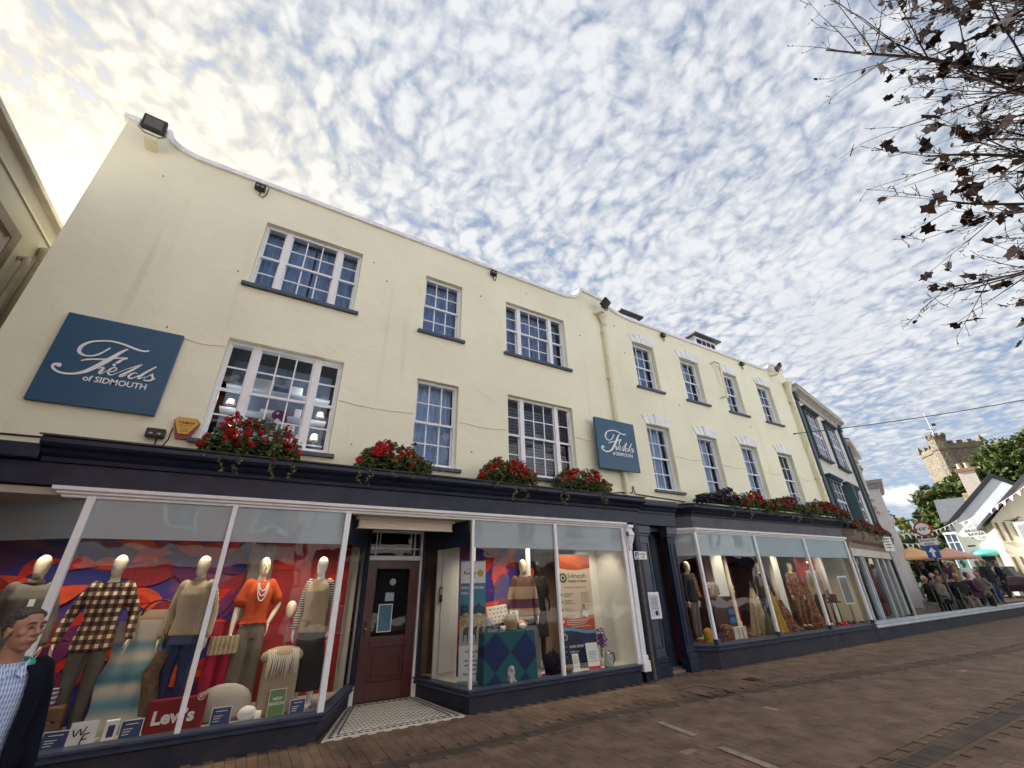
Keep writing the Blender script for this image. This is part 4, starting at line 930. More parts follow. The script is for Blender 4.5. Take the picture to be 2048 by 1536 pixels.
def terrace():
    RZ = R(11)
    t = thing('white_building', 'off-white three-storey building with dark petrol pilasters beyond the cream houses', 'building', (16.25,6.9,0), RZ)
    mb = MB().box(0,6.15,.02,7,2.6,7.95); part(mb, 'wall', M_OFFWH, t)
    for x0, x1 in ((0.0,.30),(5.82,6.14)):
        p = part(MB().box(x0,x1,-.07,.05,2.7,7.6), 'pilaster', M_TRIM, t, .01); MB().box(x0-.04,x1+.04,-.12,.05,7.6,7.9).build('capital', M_TRIM, p, .02)
    part(MB().sweep([(0,7.72),(.06,7.75),(.08,7.86),(.18,7.92),(.28,7.96),(.30,8.04),(.0,8.08)], [(-.02,.02),(6.2,.02)], closed=True), 'cornice', mat('stone_cornice',(.50,.47,.42),.7,var=.2), t)
    part(MB().box(0,6.15,-.05,.2,8.05,8.28), 'parapet', M_OFFWH, t)
    for i in range(34): part(MB().box(.06+i*.18,.15+i*.18,-.24,-.05,8.085,8.22), 'parapet_block', mat('weathered_coping',(.30,.32,.30),.8,var=.3), t)
    for (x0,x1) in ((.68,2.2),(3.27,4.72)): frame_window(t, x0, x1, 5.58, 7.38, M_TRIM)
    for (x0,x1) in ((.74,2.26),(2.95,4.85)): frame_window(t, x0, x1, 3.3, 4.80, M_TRIM, cols=4 if x0 > 2 else 3)
    part(MB().box(2.32,2.50,-.35,0,3.25,4.7), 'shutter', mat('petrol_shutter',(.05,.10,.12),.5), t, .01)
    # ground-floor shop
    part(MB().sweep([(0,2.45),(.10,2.45),(.12,2.62),(.26,2.70),(.36,2.86),(.40,2.98),(.0,3.06)], [(-.02,.0),(6.1,0)], closed=True), 'shop_canopy', mat('weathered_fascia_brown',(.26,.21,.17),.8,var=.4,vscale=7,bump=.4,bscale=20), t)
    part(MB().box(.05,6.1,-.12,.05,2.22,2.46), 'shop_fascia', mat('cream_fascia',(.58,.53,.47),.6,var=.1), t, .01)
    for i, x in enumerate((.1,1.15,1.42,3.35,4.35,5.35)): part(MB().box(x,x+.10,-.09,.02,.1,2.22), 'shop_post', mat('pale_blue_post',(.45,.52,.58),.5), t, .01)
    for a, b in ((.2,1.15),(1.52,3.35),(3.45,4.35),(4.45,5.35)): part(MB().quad((a,-.02,.3),(b,-.02,.3),(b,-.02,2.22),(a,-.02,2.22)), 'pane', M_GLASS, t)
    part(MB().box(.1,6.1,-.10,.05,-.05,.32), 'plinth', M_NAVY, t)
    part(MB().box(.1,6.1,1.0,1.05,0,2.6).box(.1,6.1,.02,1.0,2.3,2.6), 'shop_interior', mat('brown_shop_interior',(.12,.075,.045),.9,var=.5,vscale=3), t)
    for i, x in enumerate((1.7,2.0,2.35,2.7,3.0,3.6,3.9,4.6,4.9,5.1)):
        part(MB().box(x,x+.16,.25+.07*(i%3),.4+.07*(i%3),.35,1.7+.12*(i%4)), 'display_roll', mat('fabric_roll_%d' % (i%4), [(.30,.20,.12),(.35,.30,.25),(.25,.05,.04),(.15,.12,.16)][i%4], .9), t, .02)
    # next houses, further along; the street bends away to the left
    p1 = (16.25+6.2*math.cos(RZ), 6.9+6.2*math.sin(RZ)); r1 = R(17)
    t = thing('cream_terrace_house', 'narrow cream house seen edge-on beyond the white building', 'building', (*p1,0), r1)
    part(MB().box(.02,4.2,0,7,0,7.3), 'wall', cream_wall('buff_render',(.66,.60,.48),.15), t)
    part(MB().prX([(-.25,7.3),(3.5,8.7),(7,7.3)], .02, 4.2), 'roof', M_SLATE, t)
    part(MB().box(.02,4.2,-.25,.05,7.1,7.3), 'gutter', M_OFFWH, t, .03)
    for (x0,x1) in ((.6,1.6),(2.5,3.5)):
        frame_window(t, x0, x1, 5.0, 6.4, M_OFFWH, rows=2, cols=2); frame_window(t, x0, x1, 3.0, 4.3, M_OFFWH, rows=2, cols=2)
    part(MB().tube([(.14,-.06,7.0),(.14,-.06,0)], .06, 8), 'downpipe', M_BLACK, t)
    p2 = (p1[0]+4.25*math.cos(r1), p1[1]+4.25*math.sin(r1)); r2 = R(19.5)
    t = thing('lilac_white_shop_house', 'lilac-white house with bold cornice and arched windows beyond the cream house', 'building', (*p2,0), r2)
    wm = mat('lilac_white_paint',(.70,.68,.72),.7,var=.1)
    part(MB().box(0,4.4,-.35,6,0,5.9), 'wall', wm, t)
    part(MB().sweep([(0,5.6),(.1,5.64),(.14,5.8),(.3,5.86),(.34,6.0),(0,6.05)], [(0,.2),(0,-.35),(4.4,-.35)], closed=True), 'cornice', mat('grey_lilac_cornice',(.40,.37,.40),.7,var=.15), t)
    for x in (.45,1.8,3.2):
        p = [(x,3.1),(x+.8,3.1)]+arc(x+.4,4.75,.4,.4,0,180,10)
        w = part(MB().prY(p, -.38, -.30), 'window', mat('buff_blind',(.42,.38,.28),.7), t); MB().box(x-.05,x+.85,-.46,-.30,3.02,3.10).build('sill', wm, w)
    for x in (.12,1.42,2.8,4.1): part(MB().box(x,x+.22,-.44,-.34,2.9,5.6), 'pilaster', wm, t, .02)
    p3 = (p2[0]+4.45*math.cos(r2), p2[1]+4.45*math.sin(r2)); r3 = R(21)
    t = thing('grey_white_house', 'low grey-white house at the far end of the terrace', 'building', (*p3,0), r3)
    part(MB().box(.02,6,-.5,6,0,4.7), 'wall', M_OFFWH, t); part(MB().prX([(-.75,4.7),(2.4,6.2),(6.2,4.7)], .02, 6), 'roof', M_SLATE, t)
    part(MB().box(-.06,6,-.62,-.4,4.3,4.7), 'cornice', M_OFFWH, t, .04)
    for x in (.8,2.4,4.2): frame_window(t, x, x+.9, 2.6, 3.8, M_OFFWH, y=-.52, rows=2, cols=2)
    # TV aerial
    t = thing('television_aerial', 'thin television aerial on the roof against the sky', 'aerial', (25.0,10.4,8.1))
    part(MB().tube([(0,0,-.2),(0,0,1.1)], .018, 6), 'mast', M_STEEL, t); part(MB().tube([(-.1,0,1.05),(1.2,-.1,1.12)], .014, 6), 'boom', M_STEEL, t)
    for i in range(7): part(MB().tube([(.1+i*.16,-.25,1.06+i*.01),(.1+i*.16,.2,1.06+i*.01)], .01, 5), 'element', M_STEEL, t)
terrace()
def low_wall():
    t = base_thing('low_wall', 'low navy wall with pale coping running from the shopfront to the right edge', 'wall', (23,6.6,0))
    P = [(15.73,6.66),(33.2,6.62)]
    part(MB().sweep([(-.14,-.05),(.021,-.05),(.021,.29),(-.14,.29)], P, closed=True), 'plinth', M_PLINTH, t)
    part(MB().sweep([(-.20,.29),(.07,.29),(.10,.31),(.10,.345),(.06,.355),(.065,.38),(.09,.395),(.09,.42),(-.20,.44)], P, closed=True), 'coping', mat('pale_blue_grey_coping',(.46,.50,.55),.45,var=.2,vscale=4), t, .003)
low_wall()
# ------------------------------------------------------------------ trees and foliage
def leaf_mat(name, c1, c2, c3, trans=.25):
    m = bpy.data.materials.new(name); m.use_nodes = True; N, L = m.node_tree.nodes, m.node_tree.links; b = N['Principled BSDF']
    g = N.new('ShaderNodeNewGeometry'); r = N.new('ShaderNodeValToRGB'); L.new(g.outputs['Random Per Island'], r.inputs[0]); e = r.color_ramp.elements
    e[0].color = (*c1,1); e[1].color = (*c3,1); k = e.new(.5); k.color = (*c2,1)
    L.new(r.outputs[0], b.inputs['Base Color']); b.inputs['Roughness'].default_value = .55; b.inputs['Specular IOR Level'].default_value = .3
    tr = N.new('ShaderNodeBsdfTranslucent'); L.new(r.outputs[0], tr.inputs[0]); mx = N.new('ShaderNodeMixShader'); mx.inputs[0].default_value = trans
    L.new(b.outputs[0], mx.inputs[1]); L.new(tr.outputs[0], mx.inputs[2]); L.new(mx.outputs[0], N['Material Output'].inputs[0])
    MATS[name] = m
    return m
M_BARK = mat('tree_bark', (.055,.042,.034), .9, var=.4, vscale=12, bump=.5, bscale=30)
M_OAK = leaf_mat('evergreen_leaves', (.024,.046,.011), (.058,.084,.018), (.125,.145,.032))
M_LIME = leaf_mat('yellow_green_leaves', (.10,.11,.02), (.20,.19,.04), (.30,.26,.07))
M_DKGR = leaf_mat('dark_green_leaves', (.010,.022,.010), (.022,.042,.014), (.045,.075,.022))
def rvec(rnd):
    while True:
        v = Vector((rnd.uniform(-1,1),rnd.uniform(-1,1),rnd.uniform(-1,1)))
        if .01 < v.length_squared < 1: return v
def add_leaf(mb, p, s, rnd, m=0, n=None, asp=.6):
    a = rvec(rnd).normalized(); b = a.cross(n.normalized() if n is not None else rvec(rnd))
    if b.length < .05: b = a.orthogonal()
    b = b.normalized()*s*asp; a = a*s
    mb.add([p-a, p-a*.2+b, p+a, p-a*.2-b], [(0,1,2,3)], m)
def tree(name, label, base, blobs, leaf, nper, m, trunk_h, rnd, trunk_r=.35):
    """blobs: (offset, radii) clumps; leaves sit near the surface of many small sub-clumps."""
    t = thing(name, label, 'tree', base)
    mb = MB(); tr = MB(); top = Vector((0,0,trunk_h))
    tr.tube([(0,0,-.1),(.05*trunk_h,0,trunk_h*.5),top], [trunk_r*1.2,trunk_r*.8,trunk_r*.6], 10)
    for (c, r) in blobs:
        c = Vector(c); r = Vector(r)
        tr.tube([top*.8, top*.5+c*.5-Vector((0,0,r.z*.2)), c], [trunk_r*.45,trunk_r*.25,.04], 6)
        vol = r.x*r.y*r.z
        nc = max(10, int(19*(r.x*r.y+r.x*r.z+r.y*r.z)/3))
        for i in range(nc):
            d = rvec(rnd).normalized(); cc = c+Vector((d.x*r.x,d.y*r.y,d.z*r.z))*rnd.uniform(.62,1.0); cr = min(r)*rnd.uniform(.18,.42)
            for j in range(nper):
                dd = rvec(rnd); q = cc+Vector((dd.x*1.25,dd.y*1.25,dd.z*.75))*cr
                add_leaf(mb, q, leaf*rnd.uniform(.6,1.3), rnd, n=dd)
    part(tr, 'trunk', M_BARK, t); part(mb, 'crown', m, t)
    return t
def far_trees():
    rnd = random.Random(21)
    def P(az, d): return (d*math.sin(R(az)), d*math.cos(R(az)), 0)
    tree('evergreen_oak', 'broad dark evergreen tree below the church tower', P(76.6,62), [((0,.9,8.3),(2.6,2.4,1.9)),((0,2.2,6.3),(2.2,1.7,2.2)),((0,-1.6,9.0),(2.6,2.4,1.7)),((0,-.4,6.0),(2.6,3.0,2.4)),((0,2.4,4.4),(2,1.4,1.6)),((0,-3.4,9.4),(2.4,2.2,1.8))], .20, 46, M_OAK, 4, rnd, .5)
    tree('evergreen_oak', 'tall dark evergreen tree at the right edge behind the white gable', P(81.6,61), [((0,2.6,9.6),(2.8,2.4,2.0)),((0,.3,11.0),(3.0,2.6,2.2)),((0,-2.4,11.6),(3.0,2.8,2.4)),((0,0,7.6),(3,4,2.8))], .20, 46, M_OAK, 5, rnd, .5)
    tree('yellowing_tree', 'small yellow-green tree at the end of the terrace', P(71.6,48), [((0,0,5.0),(1.4,1.3,1.0)),((0,-.7,4.4),(1.2,1.1,.8)),((0,.9,6.2),(.9,.8,.7)),((0,-1.6,4.9),(.7,.7,.3))], .15, 26, M_LIME, 3, rnd, .2)
    tree('dark_shrub_tree', 'dark green tree mass behind the cafe parasols', P(72.8,43), [((0,.2,2.9),(1.6,1.7,1.3)),((0,-.9,2.2),(1.3,1.2,1.4)),((0,1.4,2.6),(1.4,1.3,1.6)),((0,0,1.2),(1.5,2.2,1.1))], .15, 34, M_DKGR, 1.5, rnd, .2)
    tree('round_shrub', 'small bright green shrub behind the road signs', P(74.7,47), [((0,0,1.7),(.9,.9,.8)),((0,-.6,1.4),(.8,.8,.7))], .09, 26, leaf_mat('fresh_green_leaves',(.03,.08,.012),(.06,.13,.02),(.10,.18,.04)), 1, rnd, .1)
    # far wooded hill
    mb = MB(); n = 40; v = []; f = []
    for i in range(n+1):
        az = 58+i*1.0; d = 620; h = 13+9*math.sin((az-60)/14)+2.5*math.sin(az*1.9)+1.2*math.sin(az*5.3)
        x, y = d*math.sin(R(az)), d*math.cos(R(az))
        v += [(x*.8,y*.8,-1),(x*.92,y*.92,h*.7),(x,y,h),(x*1.15,y*1.15,-1)]
    for i in range(n):
        for j in range(3): f.append((i*4+j,(i+1)*4+j,(i+1)*4+j+1,i*4+j+1))
    mb.add(v, f, smooth=True); mb.build('hill', mat('far_woodland',(.05,.085,.06),.95,var=.5,vscale=.09,bump=.8,bscale=.25), kind='structure')
far_trees()
# ------------------------------------------------------------------ church tower
def stone_mat(name, c1, c2, sc=1.0):
    m = mat(name, c1, .9, var=0); N, L, b = nodes_of(m); tc = N.new('ShaderNodeTexCoord')
    mp = N.new('ShaderNodeMapping'); mp.inputs['Rotation'].default_value = (R(90),0,0); L.new(tc.outputs['Object'], mp.inputs[0])
    v = N.new('ShaderNodeTexVoronoi'); v.inputs['Scale'].default_value = 2.4*sc; L.new(tc.outputs['Object'], v.inputs['Vector'])
    r = N.new('ShaderNodeValToRGB'); L.new(v.outputs['Color'], r.inputs[0]); r.color_ramp.elements[0].color = (*c1,1); r.color_ramp.elements[1].color = (*c2,1)
    L.new(r.outputs[0], b.inputs['Base Color'])
    bp = N.new('ShaderNodeBump'); bp.inputs['Strength'].default_value = .5; bp.inputs['Distance'].default_value = .1; L.new(v.outputs['Distance'], bp.inputs['Height']); L.new(bp.outputs[0], b.inputs['Normal'])
    return m
M_STONE = stone_mat('church_rubble', (.15,.13,.095), (.30,.26,.185), 1.6); M_ASHLAR = mat('church_ashlar', (.19,.155,.10), .9, var=.3, vscale=2, bump=.3, bscale=6)
def church():
    d = 95; az = R(77.75); c = Vector((d*math.sin(az), d*math.cos(az), 0))
    t = thing('church_tower', 'square stone church tower with battlements rising behind the trees', 'church tower', c, R(-12.5-33))
    s = 2.62; H = 19.1
    part(MB().box(-s,s,-s,s,0,H), 'tower_shaft', M_STONE, t)
    part(MB().box(-s-.12,s+.12,-s-.12,s+.12,H-.02,H+.16), 'string_course', M_ASHLAR, t)
    pp = MB()
    for (x0,x1,y0,y1) in ((-s-.05,s+.05,-s-.05,-s+.3),(-s-.05,s+.05,s-.3,s+.05),(-s-.05,-s+.3,-s+.3,s-.3),(s-.3,s+.05,-s+.3,s-.3)): pp.box(x0,x1,y0,y1,H+.16,H+.85)
    part(pp, 'parapet', M_STONE, t)
    for k in range(5):
        u = -s+.25+k*(2*s-.5)/4
        for q in ((u,-s+.12),(u,s-.12),(-s+.12,u),(s-.12,u)):
            if k in (0,4) and abs(q[0]) > s-.3 and abs(q[1]) > s-.3: continue
            part(MB().box(q[0]-.28,q[0]+.28,q[1]-.17,q[1]+.17,H+.85,H+1.3), 'merlon', M_ASHLAR, t)
    for sx in (-1,1):
        for sy in (-1,1): part(MB().box(sx*s-.25,sx*s+.25,sy*s-.25,sy*s+.25,H+.7,H+1.35).add([(sx*s-.2,sy*s-.2,H+1.35),(sx*s+.2,sy*s-.2,H+1.35),(sx*s+.2,sy*s+.2,H+1.35),(sx*s-.2,sy*s+.2,H+1.35),(sx*s,sy*s,H+1.9)],[(0,1,4),(1,2,4),(2,3,4),(3,0,4)]), 'corner_pinnacle', M_ASHLAR, t)
    # stair turret on the near corner
    q = part(MB().lathe([(1.05,0),(1.05,H+2.0)], (-s,-s*.9,0), 8, smooth=False), 'stair_turret', M_STONE, t)
    MB().lathe([(1.16,0),(1.16,.18)], (-s,-s*.9,H-.1), 8, smooth=False).lathe([(1.14,0),(1.14,.16)], (-s,-s*.9,H+1.7), 8, smooth=False).build('turret_string', M_ASHLAR, q)
    for k in range(8):
        a = R(22.5+45*k); MB().obox((-s+1.0*math.cos(a),-s*.9+1.0*math.sin(a),H+2.2), .3, .45, .5, a).build('merlon', M_ASHLAR, q)
    fm = mat('pale_flagpole',(.72,.74,.78),.4)
    part(MB().tube([(-s,-s*.9,H+1.5),(-s,-s*.9,H+6.2)], [.11,.05], 8), 'flagpole', fm, t)
    part(MB().tube([(-s-.7,-s*.9,H+3.4),(-s+.7,-s*.9,H+3.4)],.05,6).tube([(-s,-s*.9-.7,H+3.0),(-s,-s*.9+.7,H+3.0)],.05,6).box(-s+.3,-s+.8,-s*.9-.03,-s*.9+.03,H+3.9,H+4.3), 'weather_vane', M_LEAD, t)
church()
# ------------------------------------------------------------------ cafe and houses at the end of the street
def AZ(az, d, z=0): return Vector((d*math.sin(R(az)), d*math.cos(R(az)), z))
def cafe():
    D = 40; a = AZ(75.55, D); 
    rz = R(90-79.0-90)             # local x runs along the wall (rightwards in view = -Y), local -y faces the camera
    t = thing('bakery_cafe', 'grey-white gabled bakery with round painted sign and turquoise shell canopy', 'building', a, rz)
    W = 5.4; E = 4.55; A = 7.05
    wm = cream_wall('pale_grey_render',(.80,.82,.82),.06,False)
    part(MB().prY([(0,0),(W,0),(W,E),(W/2,A),(0,E)], 0, 8), 'wall', wm, t)
    for s in (0, 1):
        p = [(-.35,E-.28),(W/2,A+.05),(W/2,A+.30),(-.42,E-.04)]
        if s: p = [(W-x,z) for x,z in p][::-1]
        part(MB().prY(p, -.06, 8.2), 'roof', M_SLATE, t); part(MB().prY([(x,z-.02) for x,z in p], -.10, -.061), 'bargeboard', mat('black_bargeboard',(.018,.022,.03),.5), t)
    ink = mat('grey_sign_paint',(.13,.13,.13),.7,var=.1); tq = mat('turquoise_paint',(.08,.36,.36),.5,var=.1)
    cx, cz = .90, 3.97
    def wt(s, size, z, m='x', bold=.006): return text_mb(s, size, wallM(cx,-.006,z), .006, 'CENTER', bold=bold, space=1.25)
    part(wt('BROWNS',.205,cz+.06,bold=.004).join(wt('BAKERY',.205,cz-.15,bold=.004)).join(text_mb('&',.15,wallM(cx-.30,-.006,cz-.34),.006,'CENTER',bold=.003)), 'painted_lettering', ink, t)
    part(text_mb('Cafe',.21,wallM(cx+.08,-.006,cz-.36),.006,'CENTER',shear=.35,bold=.002), 'script_lettering', mat('pale_teal_paint',(.30,.48,.52),.6), t)
    def ring(s, r, a0, a1, size):
        mb = MB(); n = len(s)
        for i, ch in enumerate(s):
            a = R(a0+(a1-a0)*i/(n-1)); x, z = cx+r*math.cos(a), cz-.06+r*math.sin(a)
            tilt = (a-math.pi/2) if a0 > 0 else (a+math.pi/2)
            M = Matrix.Translation((x,-.006,z)) @ Matrix.Rotation(-tilt,4,'Y') @ Matrix.Rotation(R(90),4,'X')
            mb.join(text_mb(ch, size, M, .006, 'CENTER'))
        return mb
    part(ring('EST 2009', .46, 125, 55, .085).join(ring('SIDMOUTH', .46, -122, -58, .085)), 'arched_lettering', ink, t)
    part(MB().box(.22,.56,-.03,0,3.18,3.26), 'name_plate', M_BLACK, t)
    sh = MB(); n = 16; v = []; f = []
    for i in range(n+1):
        u = -1+2*i/n; x = .91+u*.64; zt = 2.76+.26*(1-u*u)**.6; dy = -.5*(1-u*u)**.5-.02
        v += [(x,-.01,zt),(x,dy*.65,zt-.1*(1-u*u)),(x,dy,2.77),(x,dy*.95,2.58+.06*abs(u)),(x,-.01,2.62)]
    for i in range(n):
        for j in range(4): f.append((i*5+j,(i+1)*5+j,(i+1)*5+j+1,i*5+j+1))
    part(sh.add(v,f,smooth=True), 'shell_canopy', tq, t)
    part(MB().box(.58,1.15,-.02,.0,.4,2.6), 'doorway', M_DARK, t)
    part(MB().box(.50,.575,-.05,0,.4,2.6), 'door_post', M_OFFWH, t)
    part(MB().box(.17,.47,-.03,0,1.62,2.34), 'menu_board', mat('mint_board',(.10,.42,.36),.5), t)
    # glazed white porch on the left flank with turquoise base
    p = part(MB().box(-.62,-.56,-.2,-.12,0,4.05).box(-.08,-.02,-.2,-.12,0,4.05).box(-.66,.0,-.23,-.12,3.95,4.1).box(-.56,-.08,-.205,-.125,3.45,3.51).box(-.35,-.30,-.2,-.12,2.9,3.95), 'glazed_porch', M_WHITE, t)
    MB().quad((-.58,-.15,2.9),(-.05,-.15,2.9),(-.05,-.15,3.95),(-.58,-.15,3.95)).build('pane', M_WGLASS, p); MB().box(-.60,-.04,-.19,-.13,0,2.9).build('turquoise_panel', tq, p)
    MB().box(-.62,-.003,-.1,3,0,3.9).build('porch_body', M_OFFWH, p)
    arch = MB()
    for r in (.28,.36,.44): arch.tube([(-.45+r*math.cos(R(a)),-.5,2.55+r*math.sin(R(a))) for a in range(20,200,12)], .03, 6)
    part(arch, 'porch_hood', M_WHITE, t)
cafe()
def end_houses():
    # cream chapel-like house on the right edge
    t = thing('cream_house', 'sunlit cream building with narrow arched windows at the right edge', 'building', AZ(78.0,36), R(90-79-90+6))
    cm = cream_wall('sunny_cream_render',(.80,.73,.56),.08,False)
    part(MB().prY([(0,0),(5,0),(5,6.2),(2,6.2),(0,4.25)], 0, 5), 'wall', cm, t)
    part(MB().prY([(-.42,4.22),(-.36,4.12),(2.1,6.25),(5.3,6.25),(5.3,6.45),(2.0,6.45)], -.35, 5.2), 'roof', M_SLATE, t)
    for x in (.10,.38):
        for z0 in (3.2,1.45):
            p = [(x,z0),(x+.11,z0)]+arc(x+.055,z0+.92,.055,.055,0,180,8)
            w = part(MB().prY(p, -.012, .0), 'window', mat('brown_recess',(.20,.14,.08),.8), t); MB().box(x-.04,x+.15,-.06,0,z0-.07,z0-.005).build('sill', cm, w)
    part(MB().box(.75,5,-.9,-.005,0,3.7), 'white_wing', mat('bright_white_render',(.78,.78,.76),.8,var=.06), t)
    part(MB().prX([(-.9,3.705),(-.9,3.9),(-.2,4.1),(-.006,3.705)], .75, 5), 'wing_gable', MATS['bright_white_render'], t)
    b = thing('seagull', 'dark gull standing on the white wing of the cream building', 'bird', AZ(79.35,35.15,4.02))
    part(MB().ball((0,0,.16),(.10,.20,.085)).ball((.0,-.2,.25),(.05,.07,.05)).tube([(0,-.26,.25),(0,-.34,.23)],[.02,.005],6).tube([(0,.15,.17),(0,.38,.15)],[.06,.02],6).tube([(.03,0,.1),(.03,0,-.02)],.012,5).tube([(-.03,0,.1),(-.03,0,-.02)],.012,5), 'body', mat('grey_brown_plumage',(.10,.09,.08),.8), b)
    # white gable behind
    t = thing('white_gable_house', 'white gable with round vent peeping above the slate roofs', 'house', AZ(80.3,52), R(90-80-90))
    part(MB().prY([(0,0),(4.2,0),(4.2,6.8),(2.1,9.35),(0,6.8)], 0, 6), 'wall', wm2 := mat('pale_white_render',(.68,.70,.68),.8,var=.08), t)
    for s in (0,1):
        p = [(-.3,6.5),(2.1,9.35),(2.1,9.55),(-.4,6.62)]
        if s: p = [(4.2-x,z) for x,z in p][::-1]
        part(MB().prY(p, -.2, 6.1), 'roof', mat('mossy_slate',(.13,.14,.12),.8,var=.4), t)
    part(MB().lathe([(.25,0),(.25,.05)],(0,0,0),14).xf(Matrix.Translation((2.1,-.02,8.2)) @ Matrix.Rotation(R(90),4,'X')), 'round_vent', mat('grey_vent',(.4,.42,.4),.7), t)
    # house with the broad chimney and lichened roof
    t = thing('chimney_house', 'cream house with broad chimney and lichened slate roof left of the bakery gable', 'house', AZ(75.35,50), R(90-77-90))
    part(MB().box(0,7,0,6,0,5.6), 'wall', wm2, t)
    part(MB().prX([(-.5,5.5),(3,7.6),(6.5,5.5)], -.4, 1.5), 'roof', M_SLATE, t)
    part(MB().prX([(-.5,5.5),(3,7.9),(6.5,5.5)], 1.5, 7.4), 'roof', ramp_mat('lichen_slate',[(.3,(.14,.13,.11)),(.5,(.30,.20,.09)),(.7,(.36,.25,.12))],1.4,4,.8,.3), t)
    ch = part(MB().box(1.85,2.85,1.0,2.0,6,9.35), 'chimney', mat('pale_pink_render',(.66,.58,.50),.8,var=.08), t); MB().box(1.77,2.93,.92,2.08,9.35,9.6).build('chimney_cap', mat('terracotta_band',(.36,.20,.12),.8,var=.2), ch)
    for x in (2.1,2.55): MB().lathe([(.13,0),(.16,.1),(.12,.45),(.16,.5)],(x,1.5,9.6),10).build('chimney_pot', MATS['pale_pink_render'], ch)
    for (x0,z0) in ((.4,3.2),(2.0,3.2),(.4,.8),(2.0,.8)): frame_window(t, x0, x0+1.1, z0, z0+1.4, M_OFFWH, y=-.02, rows=2, cols=2)
    part(MB().box(-.2,3.1,-.9,0,2.5,2.7).box(-.1,0,-.85,-.75,0,2.5).box(2.9,3.0,-.85,-.75,0,2.5), 'verandah', M_WHITE, t)
    for i, (az, d, w, h, m) in enumerate(((73.4,70,4,3.6,'pale_white_render'),(74.3,74,3.6,4.4,'terracotta_band'),(74.9,66,3.0,2.9,'pale_white_render'),(72.6,78,5,4.2,'pale_pink_render'))):
        t = thing('distant_house', ['small white house far down the street left of the road signs','distant brick-red house end far behind the round road sign','low white cottage far behind the blue arrow sign','distant pink-white house behind the dark shrubs'][i], 'house', AZ(az,d), R(90-az-90))
        part(MB().box(0,w,0,5,0,h), 'wall', MATS[m], t); part(MB().prX([(-.3,h),(2.5,h+1.7),(5.3,h)], -.3, w+.3), 'roof', M_SLATE if i != 2 else MATS['mossy_slate'], t)
        for k in range(2): part(MB().box(.5+k*1.4,1.2+k*1.4,-.03,0,h-1.7,h-.7), 'window', M_DARK, t)
end_houses()
def bunting():
    rnd = random.Random(4)
    def string(label, a, b, n, s):
        t = base_thing('bunting', label, 'bunting', a); pts = []
        for i in range(17):
            u = i/16; p = Vector(a).lerp(Vector(b), u); p.z -= s*4*u*(1-u); pts.append(p)
        part(MB().tube(pts, .012, 5), 'cord', M_PAPER, t)
        for i in range(n):
            u = (i+.5)/n; p = Vector(a).lerp(Vector(b), u); p.z -= s*4*u*(1-u); d = (Vector(b)-Vector(a)).normalized()*.13; q = Vector((rnd.uniform(-.04,.04),rnd.uniform(-.04,.04),-.24))
            part(MB().add([p-d,p+d,p+q],[(0,1,2)]).add([p-d+Vector((.01,0,0)),p+d+Vector((.01,0,0)),p+q+Vector((.01,0,0))],[(2,1,0)]), 'pennant', M_PAPER, t)
    string('white bunting string across the street below the hill', AZ(71.6,30,3.55), AZ(76.0,38,4.65), 12, .25)
    string('lower white bunting string in front of the dark shrubs', AZ(71.6,30,3.1), AZ(74.2,34,3.55), 7, .15)
    string('white bunting string across the bakery gable', AZ(76.0,37,4.35), AZ(82.5,33,6.1), 12, .2)
bunting()
